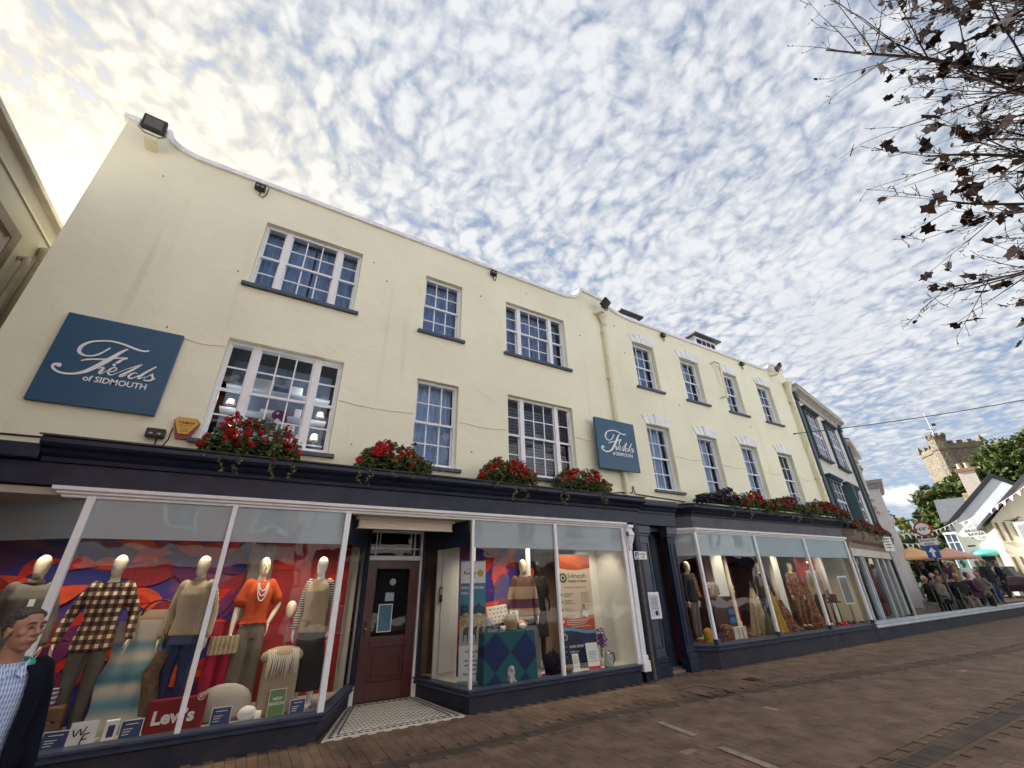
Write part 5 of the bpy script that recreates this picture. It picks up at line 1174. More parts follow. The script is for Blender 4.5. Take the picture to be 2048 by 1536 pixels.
def road_sign():
    d = 25; p = AZ(73.4, d)
    t = thing('road_sign', 'red-ringed width limit sign above access plate and blue arrow on a grey pole', 'road sign', p, R(-73.4))
    gm = mat('grey_pole_paint',(.05,.05,.055),.5)
    part(MB().tube([(0,.05,0),(0,.05,3.95)], .045, 10), 'pole', gm, t)
    part(MB().lathe([(.05,0),(.16,.05),(.20,.10),(.05,.16)],(0,.05,3.78),12), 'lamp_head', gm, t)
    def disc(r, y, m, nm, n=32): part(MB().lathe([(r,0),(r,.012)],(0,0,0),n).xf(Matrix.Translation((0,y,3.36)) @ Matrix.Rotation(R(90),4,'X')), nm, m, t)
    disc(.29, 0, mat('sign_red',(.42,.02,.035),.4), 'red_disc'); disc(.225, -.014, M_PAPER, 'white_disc')
    part(text_mb("6'6\"", .17, wallM(0,-.030,3.305), .004, 'CENTER', bold=.004), 'lettering', M_INK, t)
    part(MB().prY([(-.21,3.30),(-.15,3.36),(-.21,3.42)],-.032,-.027).prY([(.21,3.30),(.21,3.42),(.15,3.36)],-.032,-.027), 'arrowheads', M_INK, t)
    pl = part(MB().box(-.30,.30,-.012,.0,2.72,2.99), 'access_plate', M_PAPER, t, .01)
    mb = MB().box(-.285,.285,-.015,-.012,2.965,2.975).box(-.285,.285,-.015,-.012,2.735,2.745).box(-.285,-.275,-.015,-.012,2.745,2.965).box(.275,.285,-.015,-.012,2.745,2.965)
    mb.join(text_mb('Except for', .115, wallM(0,-.014,2.875), .003, 'CENTER', bold=.002)).join(text_mb('access', .115, wallM(0,-.014,2.765), .003, 'CENTER', bold=.002)).build('plate_lettering', M_INK, pl)
    bl = part(MB().box(-.20,.20,-.012,0,2.23,2.70), 'blue_plate', mat('sign_blue2',(.01,.075,.36),.4), t, .01)
    MB().prY([(-.04,2.28),(.04,2.28),(.04,2.47),(.12,2.47),(0,2.65),(-.12,2.47),(-.04,2.47)],-.016,-.012).build('white_arrow', M_PAPER, bl)
    # parking plate on a pale post by the white building
    q = thing('parking_plate', 'small white parking plate on a pale post before the white building shop', 'sign', (20.4,7.25,0), R(-40))
    part(MB().tube([(0,.03,0),(0,.03,3.0)], .045, 10), 'post', mat('pale_post',(.42,.46,.48),.5), q)
    part(MB().box(-.15,.15,-.012,0,2.45,2.95), 'plate', M_PAPER, q, .005)
    mb = MB()
    for i in range(4): mb.box(-.10,.10-.03*(i%2),-.015,-.012,2.86-i*.1,2.89-i*.1)
    part(mb, 'printed_lines', M_NAVYINK, q)
road_sign()
# ------------------------------------------------------------------ figures: people and mannequins
REMESHED = []
def organic(mb, name, mats, parent, voxel, smooth=6, **tags):
    o = mb.build(name, mats, parent, **tags)
    r = o.modifiers.new('skin', 'REMESH'); r.mode = 'VOXEL'; r.voxel_size = voxel; r.use_smooth_shade = True
    if smooth:
        s = o.modifiers.new('smooth', 'SMOOTH'); s.factor = .5; s.iterations = smooth
    REMESHED.append(o)
    return o
def bake_organic():
    dg = bpy.context.evaluated_depsgraph_get(); done = {}
    for o in REMESHED:
        key = o.data.name
        if key not in done:
            me = bpy.data.meshes.new_from_object(o.evaluated_get(dg)); me.polygons.foreach_set('use_smooth', [True]*len(me.polygons)); done[key] = (me, o.data)
    for o in REMESHED:
        me, _ = done[[k for k, v in done.items() if v[1] == o.data][0]]
        o.modifiers.clear(); o.data = me
def limb(mb, pts, rad, n=10):
    """Tapered limb with rounded ends."""
    mb.tube(pts, rad, n)
    for p, r in ((pts[0],rad[0]),(pts[-1],rad[-1])):
        rr = min(r) if isinstance(r, tuple) else r
        mb.ball(p, rr*.995, n, 6)
    return mb
def rings(mb, secs, n=16):
    """secs: (z, cx, cy, rx, ry) horizontal ellipses, closed at both ends."""
    v = []; f = []
    for (z, cx, cy, rx, ry) in secs: v += [(cx+rx*math.cos(2*math.pi*j/n), cy+ry*math.sin(2*math.pi*j/n), z) for j in range(n)]
    for i in range(len(secs)-1):
        for j in range(n): f.append((i*n+j, i*n+(j+1)%n, (i+1)*n+(j+1)%n, (i+1)*n+j))
    k = (len(secs)-1)*n
    return mb.add(v, f+[tuple(range(n-1,-1,-1)), tuple(k+j for j in range(n))], smooth=True)
def hand(mb, w, side, curl=.35, palm_dir=None):
    """w: wrist, fingers hang down; five separate fingers."""
    w = Vector(w); out = Vector((side,0,0))
    mb.ball(w+Vector((0,-.004,-.055)), (.018,.036,.05), 10, 8)
    mb.tube([w, w+Vector((0,-.002,-.03))], [.024,.024], 8)
    for i, (y, l) in enumerate(((-.030,.070),(-.010,.080),(.010,.075),(.029,.058))):
        a = w+Vector((0,y-.004,-.09)); b = a+Vector((-side*.012*curl*2,y*.10,-l*.5)); c = b+Vector((-side*.05*curl,y*.08-.004,-l*.46))
        limb(mb, [a,b,c], [.0095,.0085,.0068], 8)
    a = w+Vector((-side*.004,-.032,-.035)); limb(mb, [a, a+Vector((-side*.012,-.030,-.030)), a+Vector((-side*.022,-.036,-.062))], [.011,.010,.008], 8)
M_SKINM = mat('mannequin_ivory', (.80,.70,.54), .38, var=.05, vscale=6)
M_SKINW = mat('mannequin_white', (.82,.80,.76), .35, var=.04, vscale=6)
def skeleton(arm='down', hf=1.0, female=False, lean=0):
    s = .185 if not female else .165
    J = dict(sh=s, arm=arm)
    L = {}
    for side in (-1, 1):
        S = Vector((side*s,.01,1.43))
        a = arm[0 if side < 0 else 1] if isinstance(arm, tuple) else arm
        if a == 'down': E, W = S+Vector((side*.075,.03,-.29)), S+Vector((side*.10,-.03,-.545))
        elif a == 'out': E, W = S+Vector((side*.12,.05,-.27)), S+Vector((side*.16,-.05,-.52))
        elif a == 'bent': E, W = S+Vector((side*.10,.06,-.28)), S+Vector((side*.02,-.17,-.36))
        elif a == 'hip': E, W = S+Vector((side*.17,.06,-.25)), S+Vector((side*.04,-.02,-.46))
        elif a == 'fwd': E, W = S+Vector((side*.06,-.02,-.29)), S+Vector((-side*.02,-.24,-.36))
        L[side] = (S,E,W)
    return L
def head_mb(mb, c, egg=True, scale=1.0):
    c = Vector(c); k = scale
    if egg:
        rings(mb, [(c.z+z*k, c.x, c.y+y*k, rx*k, ry*k) for z,y,rx,ry in ((-.125,-.035,.018,.02),(-.115,-.035,.040,.045),(-.08,-.022,.060,.073),(-.03,-.01,.071,.088),(.02,0,.077,.095),(.06,.006,.074,.092),(.095,.008,.058,.074),(.118,.008,.034,.044),(.126,.008,.010,.014))], 18)
    return mb
def stand_body(L, female=False):
    """Whole bare figure as one list of overlapping volumes (voxel-joined afterwards)."""
    mb = MB(); w = .9 if female else 1.0
    rings(mb, [(.86,0,.0,.15*w,.10),(.95,0,.005,.168,.112),(1.08,0,0,.135*w,.092),(1.22,0,0,.155*w,.105),(1.34,0,.0,.172*w,.108),(1.42,0,.008,.165*w,.085),(1.47,0,.012,.10,.065),(1.50,0,.014,.058,.056),(1.57,0,.006,.050,.052),(1.60,0,.0,.05,.05)])
    head_mb(mb, (0,-.005,1.665))
    for s in (-1, 1):
        S,E,W = L[s]
        limb(mb, [S, S.lerp(E,.5), E, E.lerp(W,.4), W], [.048,.044,.036,.037,.025])
        hand(mb, W, s)
        limb(mb, [(s*.085,0,.90),(s*.09,-.005,.70),(s*.095,0,.49),(s*.097,.012,.34),(s*.10,.015,.09)], [.088,.078,.055,.055,.036])
        mb.ball((s*.105,-.055,.045),(.040,.115,.040),10,7)
    return mb
def top_mb(L, length=.86, sleeve=1.0, loose=.014, female=False, neck=.065, collar=False, hem=1.02, roll=0):
    mb = MB(); w = .92 if female else 1.0; a = loose
    rings(mb, [(length,0,.0,(.172+a)*hem,(.118+a)*hem),(.95,0,.002,.175*w+a,.118+a),(1.08,0,0,.152*w+a,.105+a),(1.22,0,0,.165*w+a,.112+a),(1.34,0,.0,.178*w+a,.112+a),(1.42,0,.008,.168*w+a,.088+a),(1.465,0,.012,.105+a,.066+a),(1.49,0,.012,neck+.012,neck)])
    if roll: mb.lathe([(neck-.004,0),(neck+.012,.01),(neck+.012,roll),(neck-.004,roll+.008)],(0,.01,1.475),14)
    if sleeve:
        for s in (-1,1):
            S,E,W = L[s]
            if sleeve >= 1: limb(mb, [S+Vector((-s*.02,0,.005)), S.lerp(E,.5), E, E.lerp(W,.5), E.lerp(W,.93)], [.060+a*.8,.055+a*.7,.049+a*.6,.045+a*.5,.039+a*.5])
            else: limb(mb, [S+Vector((-s*.02,0,.005)), S.lerp(E,.45), S.lerp(E,sleeve)], [.062+a,.060+a,.062+a*1.3])
    return mb
def legs_mb(wide=0, top=1.0, cuff=.03):
    mb = MB()
    rings(mb, [(.80,0,.0,.165+wide*.5,.108),(.90,0,.0,.176,.120),(top,0,.0,.150,.105)])
    for s in (-1,1): limb(mb, [(s*.085,0,.88),(s*.092,-.005,.70),(s*.098,.0,.49),(s*.10,.01,.30),(s*.103,.012,cuff+.07)], [.100,.092+wide*.3,.072+wide*.6,.066+wide*.9,.060+wide])
    return mb
def shoes_mb():
    mb = MB()
    for s in (-1,1): rings(mb, [(0,s*.105,-.05,.046,.135),(.03,s*.105,-.05,.048,.137),(.06,s*.105,-.035,.044,.115),(.10,s*.104,.005,.042,.06),(.13,s*.103,.012,.040,.05)], 12)
    return mb
# fabric materials
def stripe_mat(name, c1, c2, scale, axis='Z', rough=.9, c3=None, width=.5):
    m = mat(name, c1, rough, var=0); N, L, b = nodes_of(m); tc = N.new('ShaderNodeTexCoord'); sp = N.new('ShaderNodeSeparateXYZ'); L.new(tc.outputs['Object'], sp.inputs[0])
    def band(ax, sc, wd):
        a = N.new('ShaderNodeMath'); a.operation = 'MULTIPLY'; a.inputs[1].default_value = sc; L.new(sp.outputs[ax], a.inputs[0])
        f = N.new('ShaderNodeMath'); f.operation = 'FRACT'; L.new(a.outputs[0], f.inputs[0])
        g = N.new('ShaderNodeMath'); g.operation = 'LESS_THAN'; g.inputs[1].default_value = wd; L.new(f.outputs[0], g.inputs[0]); return g.outputs[0]
    def mixc(f, x, y):
        n = N.new('ShaderNodeMix'); n.data_type = 'RGBA'
        for i, v in ((0,f),(6,x),(7,y)):
            if isinstance(v, tuple): n.inputs[i].default_value = (*v,1)
            else: L.new(v, n.inputs[i])
        return n.outputs[2]
    if axis == 'plaid':
        h = band('Z', scale, .5); v = band('X', scale*1.05, .5); h2 = band('Z', scale*2, .10); v2 = band('X', scale*2.1, .10)
        def mulc(x, y):
            n = N.new('ShaderNodeMix'); n.data_type = 'RGBA'; n.blend_type = 'MULTIPLY'; n.inputs[0].default_value = 1; L.new(x, n.inputs[6]); L.new(y, n.inputs[7]); return n.outputs[2]
        out = mulc(mixc(h, c3, c2), mixc(v, (1,1,1), c1)); out = mixc(h2, out, (.10,.035,.03)); out = mixc(v2, out, (.10,.035,.03))
    elif axis == 'check':
        h = band('Z', scale*.5, .5); v = band('X', scale, .5); c = mixc(v, c1, c2); out = mixc(h, c, c3 or c2)
        n = N.new('ShaderNodeMix'); n.data_type = 'RGBA'; n.inputs[0].default_value = .35; L.new(c, n.inputs[6]); L.new(out, n.inputs[7]); out = n.outputs[2]
    else: out = mixc(band(axis, scale, width), c1, c2)
    L.new(out, b.inputs['Base Color']); return m
def knit_mat(name, col, sc=(95,95,50), strength=.9):
    m = mat(name, col, .95, var=0, sheen=.2); N, L, b = nodes_of(m); tc = N.new('ShaderNodeTexCoord'); mp = N.new('ShaderNodeMapping'); mp.inputs['Scale'].default_value = sc; L.new(tc.outputs['Object'], mp.inputs[0])
    w = N.new('ShaderNodeTexWave'); w.inputs['Scale'].default_value = .32; w.inputs['Distortion'].default_value = 2.0; w.inputs['Detail'].default_value = 2; w.bands_direction = 'X'; L.new(mp.outputs[0], w.inputs['Vector'])
    r = N.new('ShaderNodeValToRGB'); L.new(w.outputs[0], r.inputs[0]); r.color_ramp.elements[0].color = (*[c*.62 for c in col],1); r.color_ramp.elements[1].color = (*col,1); L.new(r.outputs[0], b.inputs['Base Color'])
    bp = N.new('ShaderNodeBump'); bp.inputs['Strength'].default_value = strength; bp.inputs['Distance'].default_value = .012; L.new(w.outputs[0], bp.inputs['Height']); L.new(bp.outputs[0], b.inputs['Normal']); return m
F = dict(
 plaid=stripe_mat('brown_cream_plaid',(.20,.13,.11),(.15,.07,.045),11.5,'plaid',c3=(.74,.64,.44)),
 khaki=mat('khaki_twill',(.105,.098,.075),.9,var=.2,vscale=7,bump=.8,bscale=6,sc=(1,1,.5)), denim=mat('blue_denim',(.022,.040,.11),.9,var=.4,vscale=8,bump=.8,bscale=7,sc=(1,1,.6)), black=mat('black_cloth',(.012,.012,.014),.9,var=.2),
 cable=knit_mat('oatmeal_cable_knit',(.66,.53,.37),(62,62,34)), orange=mat('burnt_orange_linen',(.48,.065,.012),.85,var=.15,vscale=9,bump=.8,bscale=7,sc=(1,1,.5)), taupe=mat('taupe_trouser',(.17,.145,.115),.9,var=.18,vscale=6,bump=.8,bscale=6,sc=(1,1,.4)),
 sand=mat('sand_quilted_vest',(.38,.30,.19),.85,var=.1,bump=.3,bscale=16), stripe=stripe_mat('black_white_stripe',(.62,.58,.5),(.02,.02,.022),34,'Z'), greyj=mat('grey_brown_jacket',(.14,.125,.115),.8,var=.2,bump=.8,bscale=6),
 navy=mat('navy_jacket_cloth',(.0035,.0045,.014),.85,var=.2,vscale=9,bump=1.0,bscale=5,spec=.2), cream=knit_mat('cream_knit',(.70,.60,.42)), rust=ramp_mat('autumn_floral',[(.32,(.03,.012,.012)),(.44,(.20,.05,.02)),(.50,(.36,.24,.12)),(.54,(.06,.02,.015)),(.66,(.22,.04,.02))],13,3,.9,.6),
 shirt=stripe_mat('blue_check_shirt',(.50,.60,.80),(.16,.25,.52),62,'check',c3=(.62,.70,.85)), teal=mat('teal_lining',(.03,.36,.27),.6,var=.15), mustard=mat('mustard_cloth',(.48,.28,.03),.9,var=.15),
 purple=mat('plum_cloth',(.07,.02,.07),.9,var=.2), block=None)
def banded(name, bands):
    m = mat(name, bands[0][1], .95, var=0); N, L, b = nodes_of(m); tc = N.new('ShaderNodeTexCoord'); sp = N.new('ShaderNodeSeparateXYZ'); L.new(tc.outputs['Object'], sp.inputs[0])
    mr = N.new('ShaderNodeMapRange'); mr.inputs[1].default_value = .8; mr.inputs[2].default_value = 1.6; L.new(sp.outputs[2], mr.inputs[0])
    r = N.new('ShaderNodeValToRGB'); r.color_ramp.interpolation = 'CONSTANT'; L.new(mr.outputs[0], r.inputs[0]); e = r.color_ramp.elements
    while len(e) < len(bands): e.new(.5)
    for i, (z, c) in enumerate(bands): e[i].position = max(0,(z-.8)/.8); e[i].color = (*c,1)
    L.new(r.outputs[0], b.inputs['Base Color']); n = N.new('ShaderNodeTexNoise'); n.inputs['Scale'].default_value = 70; L.new(tc.outputs['Object'], n.inputs['Vector'])
    bp = N.new('ShaderNodeBump'); bp.inputs['Strength'].default_value = .5; bp.inputs['Distance'].default_value = .01; L.new(n.outputs[0], bp.inputs['Height']); L.new(bp.outputs[0], b.inputs['Normal']); return m
F['block'] = banded('tan_plum_colour_block',[(.8,(.40,.28,.17)),(.98,(.10,.035,.07)),(1.13,(.42,.30,.19)),(1.33,(.12,.06,.045))])
BODY = {}
def mannequin(label, loc, rz, arms, female, clothes, skin=M_SKINM, base=True, headless=False, scale=1.0):
    """clothes: list of (name, mesh builder, material, voxel)."""
    key = (arms, female, skin.name)
    t = thing('mannequin', label, 'mannequin', loc, rz); t.scale = (scale*.90,scale*.90,scale)
    L = skeleton(arms, female=female)
    if key in BODY: o = link('body', BODY[key], t); 
    else:
        o = stand_body(L, female).build('body', skin, t); BODY[key] = o.data
    r = o.modifiers.new('skin', 'REMESH'); r.mode = 'VOXEL'; r.voxel_size = .0075; s = o.modifiers.new('smooth', 'SMOOTH'); s.factor = .5; s.iterations = 3; REMESHED.append(o)
    for nm, mb, m, vx in clothes(L): organic(mb, nm, m, t, vx, 8)
    if base: part(MB().lathe([(.17,-.012),(.17,-.004),(.02,0),(.012,.02),(.012,.3)],(.12,.06,0),18), 'stand', M_STEEL, t)
    return t
def window_mannequins():
    z = .262
    def c1(L): return [('jacket', top_mb(L,.80,1,.026,collar=True), F['greyj'], .012), ('trousers', legs_mb(.0), F['khaki'], .012), ('scarf', MB().lathe([(.06,0),(.09,.02),(.08,.06),(.055,.07)],(0,0,1.47),14), F['taupe'], .012)]
    t = mannequin('mannequin in grey-brown jacket with white tag behind the walking man', (-2.05,7.22,z), R(12), 'down', False, c1)
    part(MB().obox((.05,-.155,1.29), .055, .004, .085, 0, R(-6)), 'swing_tag', M_PAPER, t)
    def c2(L): return [('shirt', top_mb(L,.80,1,.022,collar=True,hem=1.06), F['plaid'], .011), ('trousers', legs_mb(.008), F['khaki'], .012), ('shoes', shoes_mb(), M_BLACK, .012)]
    t = mannequin('mannequin in brown and cream checked shirt with khaki trousers', (-1.34,7.08,z), R(4), 'out', False, c2)
    part(MB().prY([(-.075,1.50),(-.005,1.43),(-.055,1.415),(-.11,1.46)],-.10,-.075).prY([(.075,1.50),(.11,1.46),(.055,1.415),(.005,1.43)],-.10,-.075), 'collar', F['plaid'], t)
    def c3(L): return [('jumper', top_mb(L,.90,1,.024,roll=.045), F['cable'], .011), ('shirt_tail', MB().join(rings(MB(),[(.80,0,0,.185,.13),(.93,0,0,.180,.125)])), mat('chambray',(.06,.09,.20),.9,var=.2), .012), ('jeans', legs_mb(-.004), F['denim'], .012), ('boots', shoes_mb(), F['taupe'], .012)]
    mannequin('mannequin in oatmeal cable-knit jumper and blue jeans', (-.50,7.08,z), R(-22), 'down', False, c3)
    def c4(L): return [('top', top_mb(L,.98,.62,.024,True,neck=.07), F['orange'], .011), ('trousers', legs_mb(.035), F['taupe'], .012)]
    t = mannequin('mannequin in burnt-orange top with beads holding a straw clutch', (.20,7.28,z), R(14), ('down','hip'), True, c4)
    beads = MB()
    for k, (w, d) in enumerate(((.055,.10),(.065,.16),(.075,.22))): beads.tube([(w*math.cos(R(a)),-.135-.012*abs(math.sin(R(a)))+(.06 if math.sin(R(a)) > .2 else 0),1.46-.0*k+d*min(0,math.sin(R(a)))) for a in range(180,361,12)], .007, 6)
    part(beads, 'necklace', M_PAPER, t)
    part(MB().ball((-.028,-.088,1.685),(.016,.008,.008)).ball((.028,-.088,1.685),(.016,.008,.008)), 'painted_eyes', mat('eye_brown',(.10,.06,.04),.4), t)
    part(MB().tube([(0,-.088,1.69),(0,-.112,1.648),(0,-.09,1.64)],[.008,.013,.008],8), 'nose', M_SKINM, t)
    part(MB().ball((0,-.09,1.612),(.022,.010,.008)), 'lips', mat('lip_rose',(.45,.16,.12),.4), t)
    cl = thing('clutch_bag', 'cream woven straw clutch held by the orange-topped mannequin', 'bag', (-.07,7.12,1.02), R(8))
    part(MB().box(-.16,.16,-.02,.02,-.10,.10), 'pouch', knit_mat('straw_weave',(.62,.52,.30),(20,20,160)), cl, .01); part(MB().box(-.155,.155,-.026,-.0205,.01,.10), 'flap', MATS['straw_weave'], cl, .006)
    def c5(L): return [('striped_top', top_mb(L,.92,1,.012,True), F['stripe'], .011), ('vest', top_mb(L,.84,0,.034,True,neck=.085), F['sand'], .012), ('skirt', rings(MB(),[(.20,0,0,.26,.20),(.60,0,0,.22,.16),(.95,0,0,.17,.12)]), F['black'], .014)]
    t = mannequin('mannequin in sand vest over striped top and long black skirt', (.93,7.05,z), R(-26), 'down', True, c5, M_SKINW)
    part(MB().box(-.12,-.03,-.155,-.148,.98,.995), 'pocket', F['taupe'], t)
    # right-hand window
    def c6(L): return [('jumper', top_mb(L,.86,1,.028,roll=.05), F['block'], .011), ('jeans', legs_mb(0), mat('dark_denim',(.015,.02,.04),.9,var=.2), .012)]
    t = mannequin('mannequin in tan and plum colour-block jumper beside the white column', (4.42,7.22,z), R(-12), 'down', False, c6)
    part(MB().lathe([(.05,0),(.088,.015),(.08,.05),(.062,.075)],(0,0,1.46),14), 'patterned_scarf', ramp_mat('pale_floral',[(.4,(.55,.45,.36)),(.55,(.25,.16,.12)),(.6,(.6,.52,.44))],40,2,.9), t)
    organic(rings(MB(),[(.80,0,0,.205,.15),(.86,0,0,.205,.15)]), 'shirt_hem', MATS['pale_floral'], t, .012)
    def c7(L): return [('dress', rings(top_mb(L,.86,.7,.02,True),[(.50,0,0,.23,.17),(.80,0,0,.19,.14),(1.0,0,0,.155,.11)]), F['black'], .012)]
    t = mannequin('black mannequin in dark fringed dress behind the hospice banner', (4.86,7.42,z), R(-5), ('down','bent'), True, c7, mat('mannequin_black',(.012,.010,.010),.35))
    fr = MB(); rnd = random.Random(2)
    for i in range(40): a = rnd.uniform(3.3,6.1); p = Vector((.2*math.cos(a),.17*math.sin(a),rnd.uniform(1.15,1.35))); fr.tube([p, p+Vector((rnd.uniform(-.02,.02),-.02,-.10))], [.006,.002], 4)
    part(fr, 'fringe', F['black'], t)
    # deep window of the keystone house
    z2 = .405
    def mk(top, tm, leg, lm, fem=False, sl=1): return lambda L: [('top', top_mb(L,.84,sl,.024,fem), tm, .013), ('trousers', legs_mb(.005), lm, .013)]
    mannequin('mannequin in dark jacket at the left end of the far window', (9.12,7.35,z2), R(10), 'down', False, mk(0,F['black'],0,F['greyj']), scale=.92)
    mannequin('mannequin in brown floral scarf standing just behind the left one', (9.45,7.60,z2), R(-8), 'down', False, mk(0,F['rust'],0,F['black']), scale=.92)
    mannequin('bald mannequin in black jumper in the middle of the far window', (12.28,7.50,z2), R(-35), 'down', True, mk(0,F['black'],0,F['denim'],True), scale=.92)
    mannequin('mannequin in autumn floral dress left of the cream jumper', (13.62,7.38,z2), R(-14), 'down', True, mk(0,F['rust'],0,F['rust'],True), scale=.92)
    mannequin('mannequin in chunky cream jumper near the red panel', (14.35,7.18,z2), R(-20), 'down', True, mk(0,F['cream'],0,F['black'],True), scale=.94)
window_mannequins()
# ------------------------------------------------------------------ window displays
def card(name, label, cat, loc, w, h, m, lines=(), rz=0, tilt=-8, border=None, ink=M_PAPER, edge=None, texts=()):
    t = thing(name, label, cat, loc, rz); X = Matrix.Rotation(R(tilt),4,'X')
    part(MB().box(-w/2,w/2,-.004,.004,0,h).xf(X), 'card', m, t)
    if border: part(MB().box(-w/2-.008,w/2+.008,.0045,.010,-.008,h+.008).xf(X), 'border', border, t)
    part(MB().box(-w*.25,w*.25,.005,h*.35,-.002,.004), 'foot', M_PAPER, t)
    mb = MB()
    for (s, size, x, z, al) in texts: mb.join(text_mb(s, size, wallM(x*w,-.0055,z*h), .002, al, bold=.0008))
    for (x0,x1,z) in lines: mb.box(x0*w,x1*w,-.006,-.004,z*h,z*h+.006)
    if mb.v: part(mb.xf(X), 'print', ink, t)
    return t
M_GREENC = mat('green_card',(.13,.24,.07),.5,var=.08); M_BLUEC = mat('navy_blue_card',(.015,.045,.15),.45,var=.1)
def displays():
    z = .263
    LN = ((-.3,.3,.8),(-.38,.1,.55),(-.38,0,.42),(-.38,-.05,.28))
    card('new_season_card','green new season card at the left end of the window','sign',(-1.50,6.80,z),.17,.27,M_GREENC,border=M_PAPER,texts=(('NEW',.045,0,.58,'CENTER'),('SEASON',.045,0,.38,'CENTER')),rz=R(-6))
    card('new_season_card','green new season card near the vest mannequin','sign',(.63,6.78,z),.17,.27,M_GREENC,border=M_PAPER,texts=(('NEW',.045,0,.62,'CENTER'),('SEASON',.045,0,.44,'CENTER')),rz=R(6))
    card('price_card','navy price card in front of the left green card','sign',(-1.30,6.73,z),.19,.15,M_BLUEC,LN,R(-4),border=M_PAPER)
    card('price_card','navy price card in front of the cable jumper mannequin','sign',(-.72,6.75,z),.17,.16,M_BLUEC,LN,R(4),border=M_PAPER)
    card('price_card','navy price card beside the grey cushion','sign',(.07,6.74,z),.18,.17,M_BLUEC,LN,R(-2),border=M_PAPER)
    card('price_card','navy price card right of the second green card','sign',(.86,6.74,z),.16,.15,M_BLUEC,LN,R(6),border=M_PAPER)
    t = card('initials_card','white card with large black hand-drawn initials by the checked-shirt mannequin','sign',(-1.10,6.72,z),.21,.21,M_PAPER,rz=R(3))
    X = Matrix.Rotation(R(-8),4,'X')
    st = stroke([(-75,150,12),(-55,95,12),(-25,150,10),(-5,100,12),(20,165,10)],-.006,.003,.001).join(stroke([(60,110,10),(20,100,13),(5,55,13),(0,15,12)],-.006,.003,.001)).join(stroke([(0,62,10),(45,66,10)],-.006,.003,.001))
    part(st.xf(X), 'lettering', M_INK, t)
    lv = thing('brand_block','dark red block sign with white brand lettering under the jumper mannequin','sign',(-.36,6.86,z),R(-2))
    part(MB().box(-.26,.26,-.05,.05,0,.30), 'block', mat('brand_red',(.22,.006,.012),.4), lv, .006)
    part(text_mb('Levi\u2019s',.165,wallM(-.02,-.051,.085),.004,'CENTER',bold=.006,sx=1.05).join(text_mb('\u00ae',.10,wallM(.20,-.051,.26),.003,'CENTER')), 'lettering', M_PAPER, lv)
    def box(name,label,loc,sx,sy,sz,m,rz=0):
        t = thing(name,label,'box',loc,rz); part(MB().box(-sx/2,sx/2,-sy/2,sy/2,0,sz), 'carton', m, t, .004); return t
    b = box('gift_box','white gift box with window at the feet of the checked-shirt mannequin',(-.90,6.86,z),.11,.06,.17,M_PAPER,R(6)); part(MB().box(-.025,.03,-.034,-.031,.03,.13), 'window', M_NAVYINK, b)
    b = box('gift_box','white sock gift box on the wooden crate at the left',(-1.72,6.98,z+.34),.17,.08,.20,M_PAPER,R(4)); part(MB().box(-.05,.02,-.044,-.041,.04,.16), 'window', M_NAVYINK, b)
    b = box('patterned_box','small purple triangle-patterned box beside the sock gift box',(-1.53,6.97,z+.34),.16,.07,.15,stripe_mat('violet_triangles',(.62,.60,.66),(.12,.06,.25),24,'Z'),R(-5))
    cr = thing('wooden_crate','brown wooden crate holding gift boxes at the left of the window','crate',(-1.62,6.98,z))
    for k in range(3): part(MB().box(-.26,.26,-.17,-.155,.01+k*.11,.105+k*.11).box(-.26,.26,.155,.17,.01+k*.11,.105+k*.11), 'slat', mat('crate_wood',(.16,.085,.04),.8,var=.3), cr)
    for s in (-1,1): part(MB().box(s*.26-.012,s*.26+.012,-.154,.154,.0,.33), 'end_board', MATS['crate_wood'], cr)
    part(MB().box(-.247,.247,-.15,.15,.30,.335), 'lid', MATS['crate_wood'], cr)
    bag = thing('tote_bag','tan canvas holdall slung behind the checked shirt','bag',(-.86,7.42,1.02)); part(rings(MB(),[(0,0,0,.26,.10),(.12,0,0,.30,.13),(.32,0,0,.27,.10),(.42,0,0,.16,.05)]), 'body', mat('tan_canvas',(.20,.145,.09),.85,var=.15), bag)
    part(MB().tube([(.16*math.cos(R(a)),-.05,.36+.17*math.sin(R(a))) for a in range(0,181,15)], .012, 6), 'handle', M_BLACK, bag)
    rug = thing('striped_rug','teal and cream striped rug draped over a stand in the window','rug',(-.93,7.18,z)); v = []; f = []
    for i in range(15):
        u = i/14; zz = 1.05*(1-u)+.02; y = -.30*u**1.6; 
        v += [(-.24-.02*math.sin(i),y,zz),(0,y-.012*math.sin(i*1.3),zz+.006),(.24+.015*math.cos(i),y,zz)]
    for i in range(14): f += [(i*3,i*3+1,i*3+4,i*3+3),(i*3+1,i*3+2,i*3+5,i*3+4)]
    rm = mat('teal_stripe_wool',(.4,.36,.3),.95,var=0); N,L,b_ = nodes_of(rm); tc = N.new('ShaderNodeTexCoord'); sp = N.new('ShaderNodeSeparateXYZ'); L.new(tc.outputs['Object'],sp.inputs[0]); rr = N.new('ShaderNodeValToRGB'); L.new(sp.outputs[2],rr.inputs[0]); e = rr.color_ramp.elements
    cols = [(0,(.10,.22,.27)),(.12,(.42,.38,.31)),(.28,(.07,.17,.22)),(.42,(.38,.35,.29)),(.5,(.06,.16,.21)),(.62,(.16,.28,.32)),(.7,(.44,.40,.33)),(.82,(.12,.24,.29)),(.9,(.42,.38,.32))]
    while len(e) < len(cols): e.new(.5)
    for i,(p_,c_) in enumerate(cols): e[i].position = p_; e[i].color = (*c_,1)
    rr.color_ramp.interpolation = 'EASE'; L.new(rr.outputs[0], b_.inputs['Base Color'])
    part(MB().add(v,f,smooth=True), 'cloth', rm, rug); fr = MB()
    for i in range(30): fr.tube([(-.24+i*.0165,-.30,.03),(-.245+i*.0168+random.uniform(-.01,.01),-.38,.012)],[.006,.003],4)
